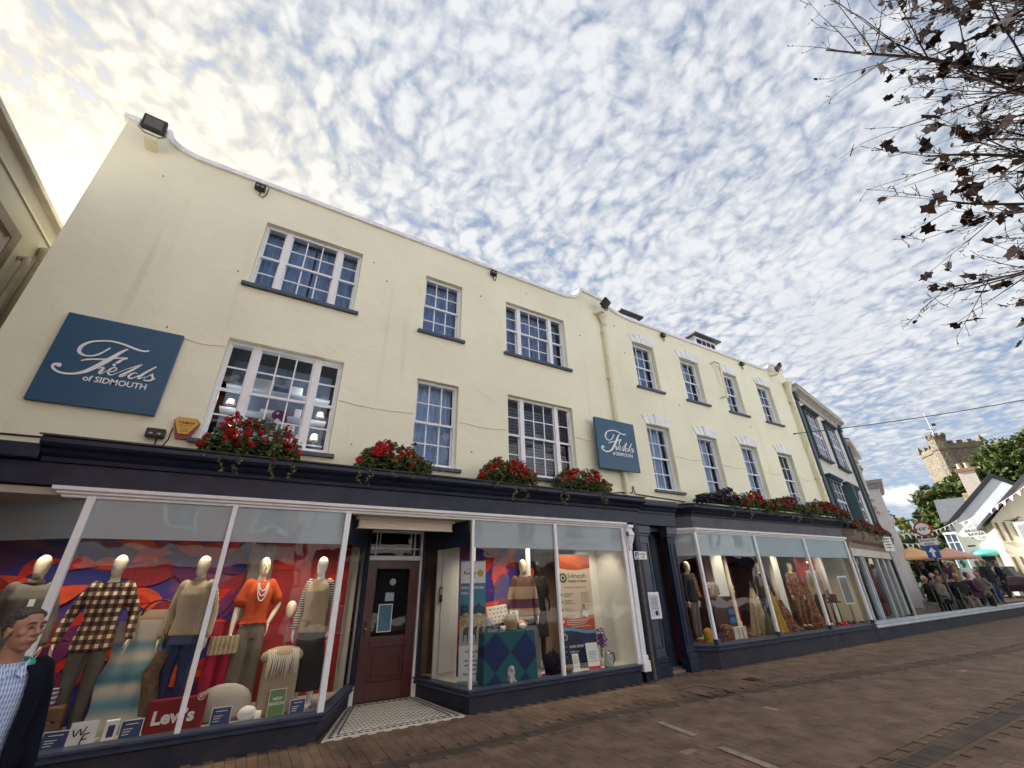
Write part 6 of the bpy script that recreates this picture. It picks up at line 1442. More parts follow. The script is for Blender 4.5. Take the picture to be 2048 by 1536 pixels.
    part(fr, 'fringe', M_IVORY, rug); part(MB().box(-.2,.2,.02,.05,0,1.05), 'stand', MATS['crate_wood'], rug)
    dw = thing('driftwood_post','gnarled bark post behind the brand block','post',(-.70,7.02,z)); part(MB().tube([(0,0,0),(.03,.01,.3),(-.02,0,.55),(.05,.02,.75)],[.10,.085,.08,.06],9), 'log', mat('gnarled_bark',(.14,.09,.055),.95,var=.4,vscale=18,bump=1,bscale=22), dw)
    cu = thing('cushion','large pale grey linen cushion leaning beside the brand block','cushion',(.06,6.98,z),R(-6)); part(MB().ball((0,0,.17),(.30,.09,.20),16,10), 'cover', mat('pale_linen',(.46,.43,.37),.95,var=.1), cu)
    cu = thing('bobble_hat','white knitted hat and mug in front of the folded throw','hat',(.33,6.80,z)); part(MB().ball((0,0,.075),(.10,.07,.075),14,9), 'crown', M_PAPER, cu); part(MB().lathe([(.035,0),(.038,.09),(.03,.09)],(.11,-.03,0),14), 'mug', M_PAPER, cu)
    st = thing('throw_stack','folded beige throw with twisted fringe on a plinth','throw',(.62,7.02,z)); part(MB().box(-.20,.20,-.14,.14,0,.55), 'plinth_cover', mat('beige_wool',(.40,.32,.22),.95,var=.12), st, .03); part(MB().ball((0,-.02,.60),(.26,.15,.11),14,8), 'fold', MATS['beige_wool'], st); fr = MB()
    for i in range(18): a = -.18+i*.02; fr.tube([(a,-.10,.68),(a+.01,-.17,.60),(a+random.uniform(-.02,.02),-.18,.42+random.uniform(-.04,.04))],[.009,.009,.005],5)
    part(fr, 'fringe', M_IVORY, st)
    hs = thing('head_stand','pale egg-shaped display head on a thin rod','display head',(.64,7.30,z)); part(head_mb(MB(),(0,0,1.12),scale=.85), 'head', M_SKINM, hs); part(MB().tube([(0,0,0),(0,0,1.05)],.012,8).lathe([(.10,0),(.10,.01)],(0,0,0),16), 'rod', M_STEEL, hs)
    card('floor_mat','crimson paper strip laid along the front of the window','paper',(-.55,6.76,z-.001),1.2,.012,mat('crimson_paper',(.35,.01,.05),.6),tilt=0)
    # right window: banners and table
    def banner(label, x, y, w, h, rz, z0):
        t = thing('roller_banner', label, 'banner', (x,y,z0), rz); part(MB().box(-w/2,w/2,-.003,.003,.06,h), 'panel', M_PAPER, t)
        part(MB().box(-w/2-.01,w/2+.01,-.06,.06,0,.06), 'base', M_STEEL, t, .01); part(MB().tube([(0,.03,.06),(0,.03,h)],.01,6), 'rear_pole', M_STEEL, t)
        part(MB().box(-w/2-.005,w/2+.005,-.008,.008,h,h+.02), 'top_rail', M_STEEL, t); return t
    def fl(t, nm, poly, y, m): part(MB().prY(poly, y-.001, y), nm, m, t)
    A = banner('Christmas appeal banner with harbour and horses picture behind the splayed pane', 3.30, 6.98, .42, 1.72, R(-14), z)
    fl(A,'sky_print',[(-.21,.62),(.21,.62),(.21,1.40),(-.21,1.40)],-.0035,mat('banner_blue',(.06,.25,.36),.6,var=.15,vscale=5))
    hl = [(-.21,.90)]+[(-.21+.42*i/12,1.06+.035*math.sin(i*.9)+.02*math.sin(i*2.3)) for i in range(13)]+[(.21,.90)]
    fl(A,'hill_print',hl,-.005,mat('banner_hills',(.02,.08,.14),.6,var=.4,vscale=14))
    fl(A,'town_print',[(-.21,.78),(.21,.78),(.21,.93),(.1,.97),(0,.94),(-.1,.98),(-.21,.92)],-.0065,ramp_mat('banner_town',[(.35,(.10,.09,.03)),(.5,(.48,.38,.12)),(.65,(.62,.56,.36))],30,3,.6))
    fl(A,'ground_print',[(-.21,.52),(.21,.52),(.21,.78),(-.21,.78)],-.0066,mat('banner_sand',(.42,.47,.44),.6,var=.1))
    hs_ = MB()
    for cx in (-.11,.02,.13):
        s_ = .9 if cx < .1 else .6
        hs_.prY([(cx-.05*s_,.70),(cx-.045*s_,.57),(cx-.03*s_,.57),(cx-.025*s_,.66),(cx+.02*s_,.66),(cx+.025*s_,.56),(cx+.04*s_,.56),(cx+.05*s_,.72),(cx+.07*s_,.79),(cx+.02*s_,.77),(cx-.03*s_,.755)],-.0085,-.0068)
    part(hs_, 'horses_print', mat('banner_horses',(.12,.05,.04),.6,var=.3,vscale=20), A)
    fl(A,'emblem_ring',arc(.12,1.55,.055,.055,0,345,20),-.0035,mat('gold_print',(.55,.38,.12),.5))
    part(text_mb('Rotary',.085,wallM(-.06,-.0045,1.53),.002,'CENTER',bold=.001,sx=.9).join(text_mb('SIDMOUTH',.025,wallM(-.06,-.0045,1.605),.002,'CENTER')).join(text_mb('Club',.035,wallM(.0,-.0045,1.475),.002,'CENTER')), 'lettering', M_NAVYINK, A)
    part(text_mb('SIDMOUTH CHRISTMAS',.055,wallM(-.20,-.0048,1.315),.002,bold=.0012,sx=.66).join(text_mb('APPEAL 2025',.055,wallM(-.20,-.0048,1.235),.002,bold=.0012,sx=.66)), 'title_lettering', M_PAPER, A)
    tx = MB()
    for i,s in enumerate(('Working with','local','voluntary groups','and businesses','to make','Christmas special')): tx.join(text_mb(s,.044,wallM(0,-.0045,.42-.058*i),.002,'CENTER',bold=.0012,sx=.9))
    part(tx, 'text_block', M_NAVYINK, A)
    Bn = banner('orange, cream and navy hospice banner with heart bullets', 5.50, 7.10, .78, 1.86, R(-6), z)
    cr_ = mat('banner_cream',(.74,.62,.48),.6,var=.03); og = mat('banner_orange',(.50,.085,.015),.55,var=.06); nv = mat('banner_navy',(.012,.02,.075),.5); lb = mat('banner_light_blue',(.10,.36,.58),.5)
    def wav(z0, a, ph=0): return [(-.39+.78*i/14, z0+a*math.sin(i/14*math.pi*1.6+ph)) for i in range(15)]
    fl(Bn,'cream_field',[(-.39,.75),(.39,.75),(.39,1.66),(-.39,1.66)],-.0035,cr_)
    fl(Bn,'orange_header',wav(1.62,.02,2)+[(.39,1.86),(-.39,1.86)],-.0055,og)
    fl(Bn,'orange_band',wav(.58,.03,.4)+wav(.80,.025,2.6)[::-1],-.0055,og)
    fl(Bn,'blue_wave',wav(.52,.03,.4)+wav(.60,.03,.5)[::-1],-.0065,lb)
    fl(Bn,'navy_field',[(-.39,.07),(.39,.07)]+wav(.55,.03,.4)[::-1],-.0070,nv)
    lo = MB().join(text_mb('Sidmouth',.115,wallM(-.14,-.0045,1.46),.002,sx=.95)).join(text_mb('Hospice at Home',.062,wallM(-.14,-.0045,1.385),.002,bold=.0015,sx=.95))
    part(lo, 'title_lettering', mat('charcoal_print',(.07,.065,.06),.6), Bn)
    rg = MB().prY(arc(-.24,1.46,.085,.085,0,345,20),-.0048,-.0036)
    part(rg, 'round_logo', MATS['charcoal_print'], Bn); part(MB().prY(arc(-.24,1.46,.052,.052,0,345,18),-.0058,-.0049), 'logo_centre', cr_, Bn); part(MB().prY([(-.27,1.435),(-.21,1.435),(-.21,1.475),(-.24,1.50),(-.27,1.475)],-.0068,-.0059), 'logo_house', MATS['charcoal_print'], Bn)
    part(text_mb("Sid Valley's Own Hospice Service",.042,wallM(.02,-.0045,1.285),.002,'CENTER',sx=.88), 'subtitle_lettering', og, Bn)
    hr = MB(); ln = MB()
    def heart(cx, cz, s): return [(cx,cz-s)]+[(cx+s*.5+s*.5*math.cos(R(a)),cz+.25*s+s*.5*math.sin(R(a))) for a in range(-40,181,20)]+[(cx-s*.5+s*.5*math.cos(R(a)),cz+.25*s+s*.5*math.sin(R(a))) for a in range(0,221,20)]
    for i in range(4):
        hz = 1.17-i*.125; hr.prY(heart(-.30,hz,.026),-.0052,-.0036)
        for k in range(3): ln.box(-.24,-.02-.04*((i+k)%3),-.0045,-.0036,hz+.018-k*.026,hz+.029-k*.026)
    for k in range(7): ln.box(.13,.33-.03*(k%2),-.0045,-.0036,1.20-k*.026,1.207-k*.026)
    part(hr, 'heart_bullets', mat('dark_red_print',(.25,.015,.02),.5), Bn); part(ln, 'text_lines', MATS['charcoal_print'], Bn)
    ph = MB().prY(arc(.17,.97,.034,.042,0,345,16),-.0055,-.0036); part(ph, 'printed_face', mat('print_skin',(.45,.26,.18),.6), Bn)
    part(MB().prY([(.07,.79),(.27,.79),(.25,.90),(.20,.935),(.14,.935),(.09,.90)],-.0052,-.0036), 'printed_figure', mat('print_grey',(.45,.43,.44),.6,var=.2,vscale=30), Bn); part(MB().obox((.20,-.0062,.85),.13,.0012,.10,0,0,R(14)), 'printed_sheet', M_PAPER, Bn)
    wl = MB()
    for k in range(3): wl.box(-.22,.26-.05*k,-.0068,-.0056,.735-k*.03,.743-k*.03)
    wl.prY(heart(-.30,.73,.035),-.0068,-.0056); wl.join(text_mb('Every donation makes a difference',.034,wallM(.30,-.0065,.635),.002,'RIGHT',sx=.9))
    wl.prY([(-.33,.43),(-.23,.43),(-.23,.49),(-.21,.49),(-.28,.56),(-.35,.49),(-.33,.49)],-.0080,-.0071)
    wl.join(text_mb('01395 578787',.052,wallM(-.20,-.0080,.315),.002,bold=.001)).join(text_mb('info@hospice',.036,wallM(-.20,-.0080,.245),.002))
    for k in range(3): wl.prY(arc(-.27,.335-k*.075,.022,.022,0,345,12),-.0080,-.0071)
    part(wl, 'white_print', M_PAPER, Bn); part(MB().box(-.289,-.271,-.0092,-.0081,.455,.515).box(-.31,-.25,-.0090,-.0081,.476,.494), 'cross_print', nv, Bn)
    tb = thing('display_table','draped teal and navy diamond-cloth display table','table',(3.86,6.98,z)); cl = MB()
    pr = []
    for k,(zz,s_) in enumerate(((0,1.06),(.35,1.02),(.66,1.0),(.69,.985))):
        pr.append([(.46*s_*sx_*(1+.02*math.sin(j*1.7+k)),.24*s_*sy_,zz) for j,(sx_,sy_) in enumerate(((-1,-1),(-.5,-1.04),(0,-1),(.5,-1.04),(1,-1),(1.02,0),(1,1),(0,1),(-1,1),(-1.02,0)))])
    v = [q for r_ in pr for q in r_]; f = [(i*10+j,i*10+(j+1)%10,(i+1)*10+(j+1)%10,(i+1)*10+j) for i in range(3) for j in range(10)]+[tuple(30+j for j in range(10))]
    dm = mat('diamond_cloth',(.02,.05,.12),.85,var=0); N,L,b_ = nodes_of(dm); tc = N.new('ShaderNodeTexCoord'); mp = N.new('ShaderNodeMapping'); mp.inputs['Rotation'].default_value = (0,R(42),0); mp.inputs['Scale'].default_value = (2.6,.01,2.6); mp.inputs['Location'].default_value = (.3,.31,.2); L.new(tc.outputs['Object'],mp.inputs[0]); ck = N.new('ShaderNodeTexChecker'); ck.inputs['Scale'].default_value = 1; ck.inputs[1].default_value = (.012,.035,.13,1); ck.inputs[2].default_value = (.02,.13,.17,1); L.new(mp.outputs[0],ck.inputs[0]); L.new(ck.outputs[0],b_.inputs['Base Color'])
    part(MB().add(v,f), 'cloth', dm, tb, .01)
    for sx_ in (-1,1):
        for sy_ in (-1,1): part(MB().box(sx_*.38-.02,sx_*.38+.02,sy_*.18-.02,sy_*.18+.02,0,.66), 'leg', MATS['crate_wood'], tb)
    tz = z+.69
    tray = thing('patterned_tray','cream bee-patterned tray propped up on the table','tray',(3.83,7.02,tz),R(-6)); X = Matrix.Rotation(R(-14),4,'X') @ Matrix.Rotation(R(-6),4,'Y')
    part(MB().box(-.19,.19,-.010,.010,.10,.37).xf(X), 'base', M_IVORY, tray, .02); mb = MB(); rnd = random.Random(6)
    for i in range(5):
        for j in range(4): mb.ball((-.14+i*.07+.02*(j%2),-.013,.14+j*.06),(.013+.006*((i+j)%2),.003,.010),8,5)
    part(mb.xf(X), 'printed_motifs', mat('motif_brown',(.22,.13,.09),.7,var=.3,vscale=60), tray)
    def pot(name,label,loc,prof,m,handle=None):
        t = thing(name,label,name.split('_')[-1],loc); part(MB().lathe(prof,(0,0,0),18), 'body', m, t)
        if handle: part(MB().tube(handle,.008,6), 'handle', m, t)
        return t
    pot('glass_jug','clear ribbed jug at the left of the table',(3.56,6.92,tz),[(.055,0),(.06,.02),(.052,.13),(.06,.20),(.05,.20)],mat('smoky_glassware',(.42,.43,.45),.15,var=.2,vscale=20),[(.055,0,.17),(.10,0,.15),(.10,0,.07),(.055,0,.05)])
    pot('serving_plate','round stoneware plate standing among the crockery',(3.98,6.93,tz+.02),[(.03,0),(.10,.02),(.115,.10),(.10,.19),(.03,.21)],mat('stoneware',(.34,.26,.18),.5,var=.3,vscale=25))
    pot('flower_vase','slim patterned vase beside the tray',(4.10,7.02,tz),[(.03,0),(.045,.04),(.05,.12),(.025,.22),(.03,.26)],M_IVORY)
    pot('tea_cup','white cup at the front edge of the table',(3.78,6.84,tz),[(.025,0),(.04,.02),(.045,.07),(.042,.07)],M_PAPER,[(.042,0,.06),(.065,0,.045),(.042,0,.02)])
    pot('sugar_bowl','pale lidded bowl right of the plate',(4.17,6.86,tz),[(.03,0),(.06,.02),(.065,.06),(.05,.08),(.015,.09),(.012,.105)],M_PAPER)
    pot('tea_pot','rose-patterned teapot at the back right of the table',(4.24,7.02,tz),[(.04,0),(.075,.03),(.08,.07),(.055,.11),(.015,.13),(.012,.15)],mat('rose_china',(.48,.22,.18),.4,var=.5,vscale=30),[(.075,0,.09),(.12,0,.08),(.11,0,.03),(.075,0,.03)])
    pot('side_plate','stacked side plates at the front of the table',(3.92,6.84,tz),[(.06,0),(.11,.015),(.06,.02),(.115,.035),(.06,.03)],MATS['stoneware'])
    card('maker_card','small slate card lettered with a maker name on the table edge','sign',(3.55,6.76,tz-.02),.22,.11,mat('slate_card',(.03,.045,.09),.6),texts=(('Dualit',.072,0,.25,'CENTER'),),rz=R(-4),ink=mat('pale_chalk',(.55,.6,.66),.7))
    card('bird_card','white card with dark bird print leaning behind the crockery','picture',(4.18,7.14,tz+.08),.17,.19,M_PAPER,lines=((-.3,.3,.5),(-.2,.35,.55),(-.1,.25,.6)),ink=M_INK)
    card('photo_card','small shiny photo frame behind the teapot','picture',(4.12,7.06,tz),.12,.16,mat('silver_frame',(.5,.55,.6),.2,metal=.6))
    sc = thing('grey_scarf','grey woven scarf with tasselled ends hanging off the table','scarf',(4.30,6.80,z)); v = []; f = []
    for i in range(14):
        u = i/13; 
        for j in range(7): x = -.12+.24*j/6; v.append((x+.03*u+.01*math.sin(i*.8+j),-.03*math.sin(j*2.1+i*.3)*(.4+u)-.03*u,.74-.62*u))
    for i in range(13):
        for j in range(6): f.append((i*7+j,i*7+j+1,i*7+j+8,i*7+j+7))
    part(MB().add(v,f,smooth=True), 'cloth', stripe_mat('grey_weave',(.30,.29,.30),(.16,.155,.17),60,'Z'), sc); fr = MB()
    for j in range(13): fr.tube([(-.10+.02*j,-.03,.13),(-.10+.02*j+random.uniform(-.01,.01),-.05,.02)],[.007,.004],5)
    part(fr, 'tassels', M_IVORY, sc)
    dg = thing('toy_dog','white shaggy toy dog sitting before the draped table','toy',(3.84,6.715,z+.0),R(10)); rnd = random.Random(9)
    mb = rings(MB(),[(0,0,0,.06,.05),(.06,0,0,.065,.055),(.13,0,0,.05,.045),(.16,0,0,.035,.03)]).ball((0,-.02,.19),(.045,.05,.045)).ball((0,-.06,.18),(.022,.03,.02))
    for s in (-1,1): limb(mb,[(s*.045,-.01,.20),(s*.06,-.01,.15),(s*.06,-.01,.12)],[.014,.018,.016],6); limb(mb,[(s*.04,-.03,.05),(s*.05,-.06,.02),(s*.05,-.08,.02)],[.022,.02,.018],6)
    organic(mb,'body',mat('shaggy_white',(.74,.72,.68),.95,var=.15,vscale=60,bump=1,bscale=70),dg,.007,3); part(MB().ball((0,-.088,.185),.008).ball((-.018,-.063,.203),.006).ball((.018,-.063,.203),.006), 'eyes_and_nose', M_BLACK, dg)
    card('leaflet','narrow white leaflet leaning at the foot of the hospice banner','leaflet',(5.20,6.80,z),.12,.27,M_PAPER,((-.35,.35,.8),(-.35,.3,.68),(-.35,.35,.58),(-.35,.2,.48),(-.35,.3,.3)),R(-12),-14,ink=MATS['banner_blue'])
    t = card('leaflet','tall white notice with red foot beside the kettle','leaflet',(5.60,6.82,z),.24,.40,M_PAPER,((-.35,.35,.66),(-.35,.3,.60),(-.35,.35,.54),(-.35,.2,.48),(-.35,.3,.40),(-.35,.34,.3)),R(-8),-10,ink=MATS['banner_blue'])
    part(MB().box(-.12,.12,-.0062,-.0042,0,.05).xf(Matrix.Rotation(R(-10),4,'X')), 'red_foot', M_RED, t)
    k = thing('glass_kettle','steel-lidded glass kettle at the right of the window','kettle',(5.95,6.84,z)); part(MB().lathe([(.075,0),(.08,.02),(.068,.17),(.06,.20)],(0,0,0),18), 'jug', MATS['smoky_glassware'], k); part(MB().lathe([(.062,.20),(.055,.225),(.01,.23)],(0,0,0),18), 'lid', M_STEEL, k); part(MB().tube([(.06,0,.21),(.13,0,.20),(.14,0,.10),(.08,0,.03)],.012,8), 'handle', M_BLACK, k); part(MB().lathe([(.085,-.0),(.085,.018)],(0,0,0),18), 'base', M_BLACK, k)
    p = thing('purple_flowers','purple artificial flowers in the corner behind the kettle','flowers',(5.98,7.05,z)); mb = MB(); rnd = random.Random(3)
    for i in range(260): add_leaf(mb, Vector((rnd.gauss(0,.05),rnd.gauss(0,.04),.42+rnd.gauss(0,.07))), .022, rnd)
    part(mb, 'blossoms', mat('violet_petals',(.16,.03,.30),.8,var=.4,vscale=40), p); st = MB()
    for i in range(7): st.tube([(0,0,.05),(rnd.gauss(0,.03),rnd.gauss(0,.02),.40)],.004,4)
    part(st, 'stems', mat('stem_green',(.05,.09,.03),.8), p); part(MB().lathe([(.04,0),(.06,.12),(.055,.12)],(0,0,0),14), 'vase', M_IVORY, p)
    bp = thing('dark_rucksack','dark rucksack on the floor behind the mullion','bag',(4.78,6.92,z)); part(rings(MB(),[(0,0,0,.15,.10),(.15,0,0,.16,.11),(.28,0,0,.12,.08),(.33,0,0,.05,.04)]), 'body', F['navy'], bp); part(MB().tube([(-.05,-.02,.32),(0,-.02,.37),(.05,-.02,.32)],.01,6), 'handle', M_BLACK, bp)
    ft = thing('floor_cloth','purple and red cloth spread at the front of the right window','cloth',(4.3,6.82,z)); part(MB().prZ([(-1.2,-.14),(.7,-.14),(.5,.2),(-1.0,.2)],0,.006), 'sheet', ramp_mat('violet_cloth',[(.4,(.10,.03,.14)),(.6,(.30,.03,.12))],6,2,.9), ft)
    wh = thing('woven_basket','small reddish basket of twine at the mullion foot','basket',(4.98,6.78,z)); part(MB().lathe([(.06,0),(.09,.04),(.085,.09),(.06,.10)],(0,0,0),14), 'body', knit_mat('twine',(.28,.13,.09),(60,60,160)), wh)
    # far window contents
    z2 = .406
    def pile(name,label,loc,m,r,h,rz=0):
        t = thing(name,label,name.split('_')[-1],loc,rz); organic(rings(MB(),[(0,0,0,r*1.1,r*.8),(h*.4,.02,0,r,r*.75),(h*.8,-.02,0,r*.8,r*.6),(h,0,0,r*.4,r*.3)]).ball((r*.3,-r*.3,h*.6),r*.5).ball((-r*.4,-r*.2,h*.35),r*.55), 'body', m, t, .02, 4); return t
    pile('tweed_bag','brown tweed bag low in the left of the far window',(9.55,6.95,z2),F['rust'],.18,.32); pile('mustard_cushion','mustard cushion at the left corner of the far window',(8.98,6.98,z2),F['mustard'],.14,.28)
    pile('dark_handbag','dark handbag with white flower beside the mustard cushion',(9.16,6.86,z2),F['purple'],.12,.18); pile('cream_teddy','cream soft toy seated on the trunk',(9.86,7.25,z2+.9),F['cream'],.12,.28)
    def drape(name,label,loc,m,h,r,folds=9,seed=0):
        rnd = random.Random(seed); t = thing(name,label,name.split('_')[-1],loc,rnd.uniform(0,3)); v = []; f = []; n = 54; K = 12
        for i in range(K):
            u = i/(K-1); rr = r*(.16+.30*min(1,u*3)+.62*u**1.5)
            for j in range(n):
                a = 2*math.pi*j/n; w = 1+(.05+.20*u)*math.sin(folds*a+1.3*math.sin(2*a+seed)+u*.8)+.06*math.sin(3*a+seed); v.append((rr*w*math.cos(a), rr*w*.72*math.sin(a), h*(1-u)+.03*u*math.sin(folds*a+seed)*(u > .9)))
        for i in range(K-1):
            for j in range(n): f.append((i*n+j,(i+1)*n+j,(i+1)*n+(j+1)%n,i*n+(j+1)%n))
        f.append(tuple(range(n-1,-1,-1))); part(MB().add(v,f,smooth=True), 'cloth', m, t); part(MB().tube([(0,0,0),(0,0,h+.12)],.014,8).lathe([(.13,0),(.13,.012)],(0,0,0),16), 'stand', M_STEEL, t); return t
    drape('draped_coat','cream coat draped on a stand by the second mullion',(11.30,7.22,z2),mat('oat_wool',(.40,.33,.22),.95,var=.2,vscale=9),1.05,.26,8,1); drape('mustard_wrap','mustard wrap hanging in the middle of the far window',(11.72,7.0,z2),F['mustard'],.95,.18,7,2); drape('rust_shawl','rust-red shawl spread beside the mustard wrap',(12.10,7.02,z2),F['rust'],.72,.30,9,3); drape('green_scarf','sage green scarf low beside the cream coat',(11.18,6.92,z2),mat('sage_wool',(.10,.12,.07),.95),.5,.15,7,4)
    pile('floral_bag','floral bag at the foot of the floral dress',(13.55,6.98,z2),F['rust'],.16,.36)
    drape('paisley_scarf','dark paisley scarf on a stand right of the floral dress',(13.95,7.3,z2),F['rust'],1.1,.2,8,5)
    for i,(x,y) in enumerate(((10.62,7.05),(12.62,7.0),(13.0,6.98),(14.72,6.92),(15.2,6.95))):
        t = thing('shoe_pair',['pair of tan shoes beside the first white pillar','pair of brown shoes left of the second white pillar','pair of dark shoes at the second white pillar','pair of red shoes under the cream jumper','pair of black shoes at the end of the far window'][i],'shoes',(x,y,z2),R(30-20*i)); m = [F['taupe'],MATS['trunk_shoe'] if 'trunk_shoe' in MATS else mat('trunk_shoe',(.10,.045,.02),.5),F['black'],M_RED,F['black']][i]
        for sx_ in (-1,1): part(rings(MB(),[(0,sx_*.06,0,.036,.11),(.03,sx_*.06,0,.038,.11),(.055,sx_*.06,.03,.032,.07),(.085,sx_*.06,.06,.028,.035)],12), 'shoe', m, t)
    tr = thing('steamer_trunk','dark display trunk with blue boxes in the far window','trunk',(9.95,7.35,z2)); part(MB().box(-.38,.38,-.2,.2,0,.86), 'body', mat('trunk_leather',(.05,.02,.015),.6,var=.3), tr, .02)
    for k in range(2): part(MB().box(.08,.30,-.225,-.201,.30+.17*k,.42+.17*k), 'blue_box', mat('bright_blue_card',(.03,.16,.42),.5), tr)
    for k in range(4): b = box('stacked_carton',['green-grey carton leftmost of the row before the trunk','cream carton second in the row before the trunk','cream carton third in the row before the trunk','cream carton rightmost of the row before the trunk'][k],(9.72+k*.16,6.98,z2),.14,.1,.24 if k else .28,[mat('sage_card',(.16,.19,.12),.7),M_IVORY][k > 0],R(3*k-4))
    pp = thing('orange_poster','tall orange poster inside the left splay of the far window','poster',(8.52,7.30,1.25),R(-30)); part(MB().box(-.14,.14,-.004,.004,0,.78), 'sheet', mat('orange_print',(.62,.16,.02),.5,var=.15,vscale=12), pp); part(MB().box(-.155,.155,.0045,.008,-.015,.795), 'border', M_PAPER, pp)
    fd = thing('felt_daisy','white felt daisy ornament hanging in the far window','ornament',(9.42,7.05,1.52)); part(MB().tube([(0,0,.05),(0,0,1.1)],.003,4), 'thread', M_INK, fd); mb = MB()
    for a in range(0,360,45): mb.ball((.045*math.cos(R(a)),0,.045*math.sin(R(a))),(.026,.008,.026))
    part(mb, 'petals', M_PAPER, fd); part(MB().ball((0,-.008,0),.018), 'centre', F['mustard'], fd)
    for i,(x,h) in enumerate(((14.75,1.2),(15.1,1.0))): 
        t = thing('display_stool',['dark narrow display stand right of the cream jumper','dark narrow display stand nearest the end pillar'][i],'stand',(x,7.2,z2)); part(MB().box(-.16,.16,-.12,.12,h*.55,h*.58), 'top', F['black'], t)
        for sx_ in (-1,1): part(MB().tube([(sx_*.16,0,0),(sx_*.12,0,h*.55)],.015,6), 'leg', M_BLACK, t)
        part(MB().box(-.10,.10,-.08,.08,h*.58,h*.58+.2), 'folded_knitwear', [F['rust'],F['purple']][i], t, .02)
    st = thing('a_board','tall framed menu board standing at the end of the far window','sign',(15.55,6.98,z2+.5),R(-20)); part(MB().box(-.16,.16,-.015,.015,0,.75), 'frame', M_PAPER, st, .005); part(MB().box(-.13,.13,-.018,-.0155,.04,.71), 'panel', mat('grey_blue_panel',(.16,.20,.24),.4), st); part(MB().box(-.02,.02,.016,.04,-.5,.4), 'leg', M_STEEL, st)
displays()
# items on the shelves behind the lower left sash window
def shelf_window():
    xa, xb = -.9, .66
    sh = base_thing('display_shelves','white shelves of gifts behind the lower left sash window','shelf',(-.1,7.5,3.6))
    for zz in (3.78,4.22,4.62): part(MB().box(xa,xb,7.45,7.72,zz,zz+.025), 'shelf', mat('sky_tinted_white_shelf',(.60,.66,.74),.6), sh)  # bluish, darker white: sky-lit shade of the room painted into the shelves
    part(MB().box(xa,xb,7.73,7.76,3.55,5.2), 'back_panel', mat('sky_tinted_grey_back',(.16,.22,.32),.8,var=.4), sh)  # back panel colour carries the same blue room shade
    for i,(x,zz,h) in enumerate(((-.78,4.25,.15),(-.70,3.81,.22),(.55,4.25,.16),(.52,3.81,.2),(.35,4.65,.14))):
        t = thing('table_lamp',['small lamp with peach shade on the left middle shelf','small lamp with peach shade on the left bottom shelf','peach-shaded lamp on the right middle shelf','peach-shaded lamp on the right bottom shelf','dim lamp on the right of the top shelf'][i],'lamp',(x,7.52,zz)); part(MB().lathe([(.035,0),(.015,.01),(.012,h*.5)],(0,0,0),10), 'base', M_STEEL, t); part(MB().lathe([(.075,h*.45),(.055,h)],(0,0,0),16), 'shade', mat('peach_shade',(.70,.56,.44),.8,emit=((1,.72,.48),.08)), t); l = bpy.data.lights.new('lamp','POINT'); l.energy = 1.5; l.color = (1,.86,.70); l.shadow_soft_size = .04; o = bpy.data.objects.new('lamp', l); COL.objects.link(o); o.parent = t; o.location = (0,-.11,h*.72)
    for i,(x,zz,w,h) in enumerate(((-.35,3.81,.14,.26),(-.15,3.81,.22,.20),(.12,3.81,.16,.30),(.3,3.81,.12,.15),(-.2,4.25,.3,.07),(.2,4.25,.1,.16),(-.4,4.65,.3,.2),(.1,4.65,.2,.16))):
        t = thing('gift_carton',['tall pale carton left of centre on the bottom shelf','wide pale carton on the bottom shelf','tallest pale carton on the bottom shelf','small carton right of the tallest on the bottom shelf','flat box at the middle of the middle shelf','small upright box on the middle shelf','wide dark box on the top shelf','small dark box on the top shelf'][i],'box',(x,7.56,zz)); part(MB().box(-w/2,w/2,-.06,.06,0,h), 'carton', M_PAPER if i%3 else M_IVORY, t, .006)
    h = thing('plum_beret','plum felt hat on a white display head behind the window','hat',(-.06,7.32,4.02)); part(MB().ball((0,0,.16),(.115,.10,.085),16,10).ball((.04,0,.10),(.09,.09,.07)), 'felt', mat('plum_felt',(.075,.01,.10),.95,var=.2), h); part(MB().ball((0,-.03,.05),(.05,.05,.06)).tube([(0,0,-.48),(0,0,.03)],.015,8), 'display_head', M_PAPER, h); part(MB().ball((-.03,-.10,.16),(.02,.008,.02)), 'brooch', M_PAPER, h)
    t = thing('wooden_block_sign','pale wooden block sign hanging under the plum hat','sign',(-.06,7.27,3.86)); part(MB().box(-.19,.19,-.012,.012,-.04,.04), 'board', mat('pale_wood',(.62,.45,.24),.7,var=.2), t)
    t = thing('white_paper_sheets','crumpled white paper sheets lying behind the geraniums','paper',(.02,7.22,3.62)); part(MB().obox((0,0,.08),.34,.01,.24,.1,R(-25)).obox((.22,.05,.04),.25,.01,.2,-.3,R(-40)), 'sheets', M_PAPER, t)
    t = thing('white_cushions','pair of white cushions at the left behind the geraniums','cushion',(-.42,7.24,3.62)); part(MB().ball((-.15,0,.12),(.14,.05,.13),12,8), 'cushion', M_PAPER, t); part(MB().ball((.12,.03,.13),(.13,.05,.13),12,8), 'cushion', M_PAPER, t)
shelf_window()
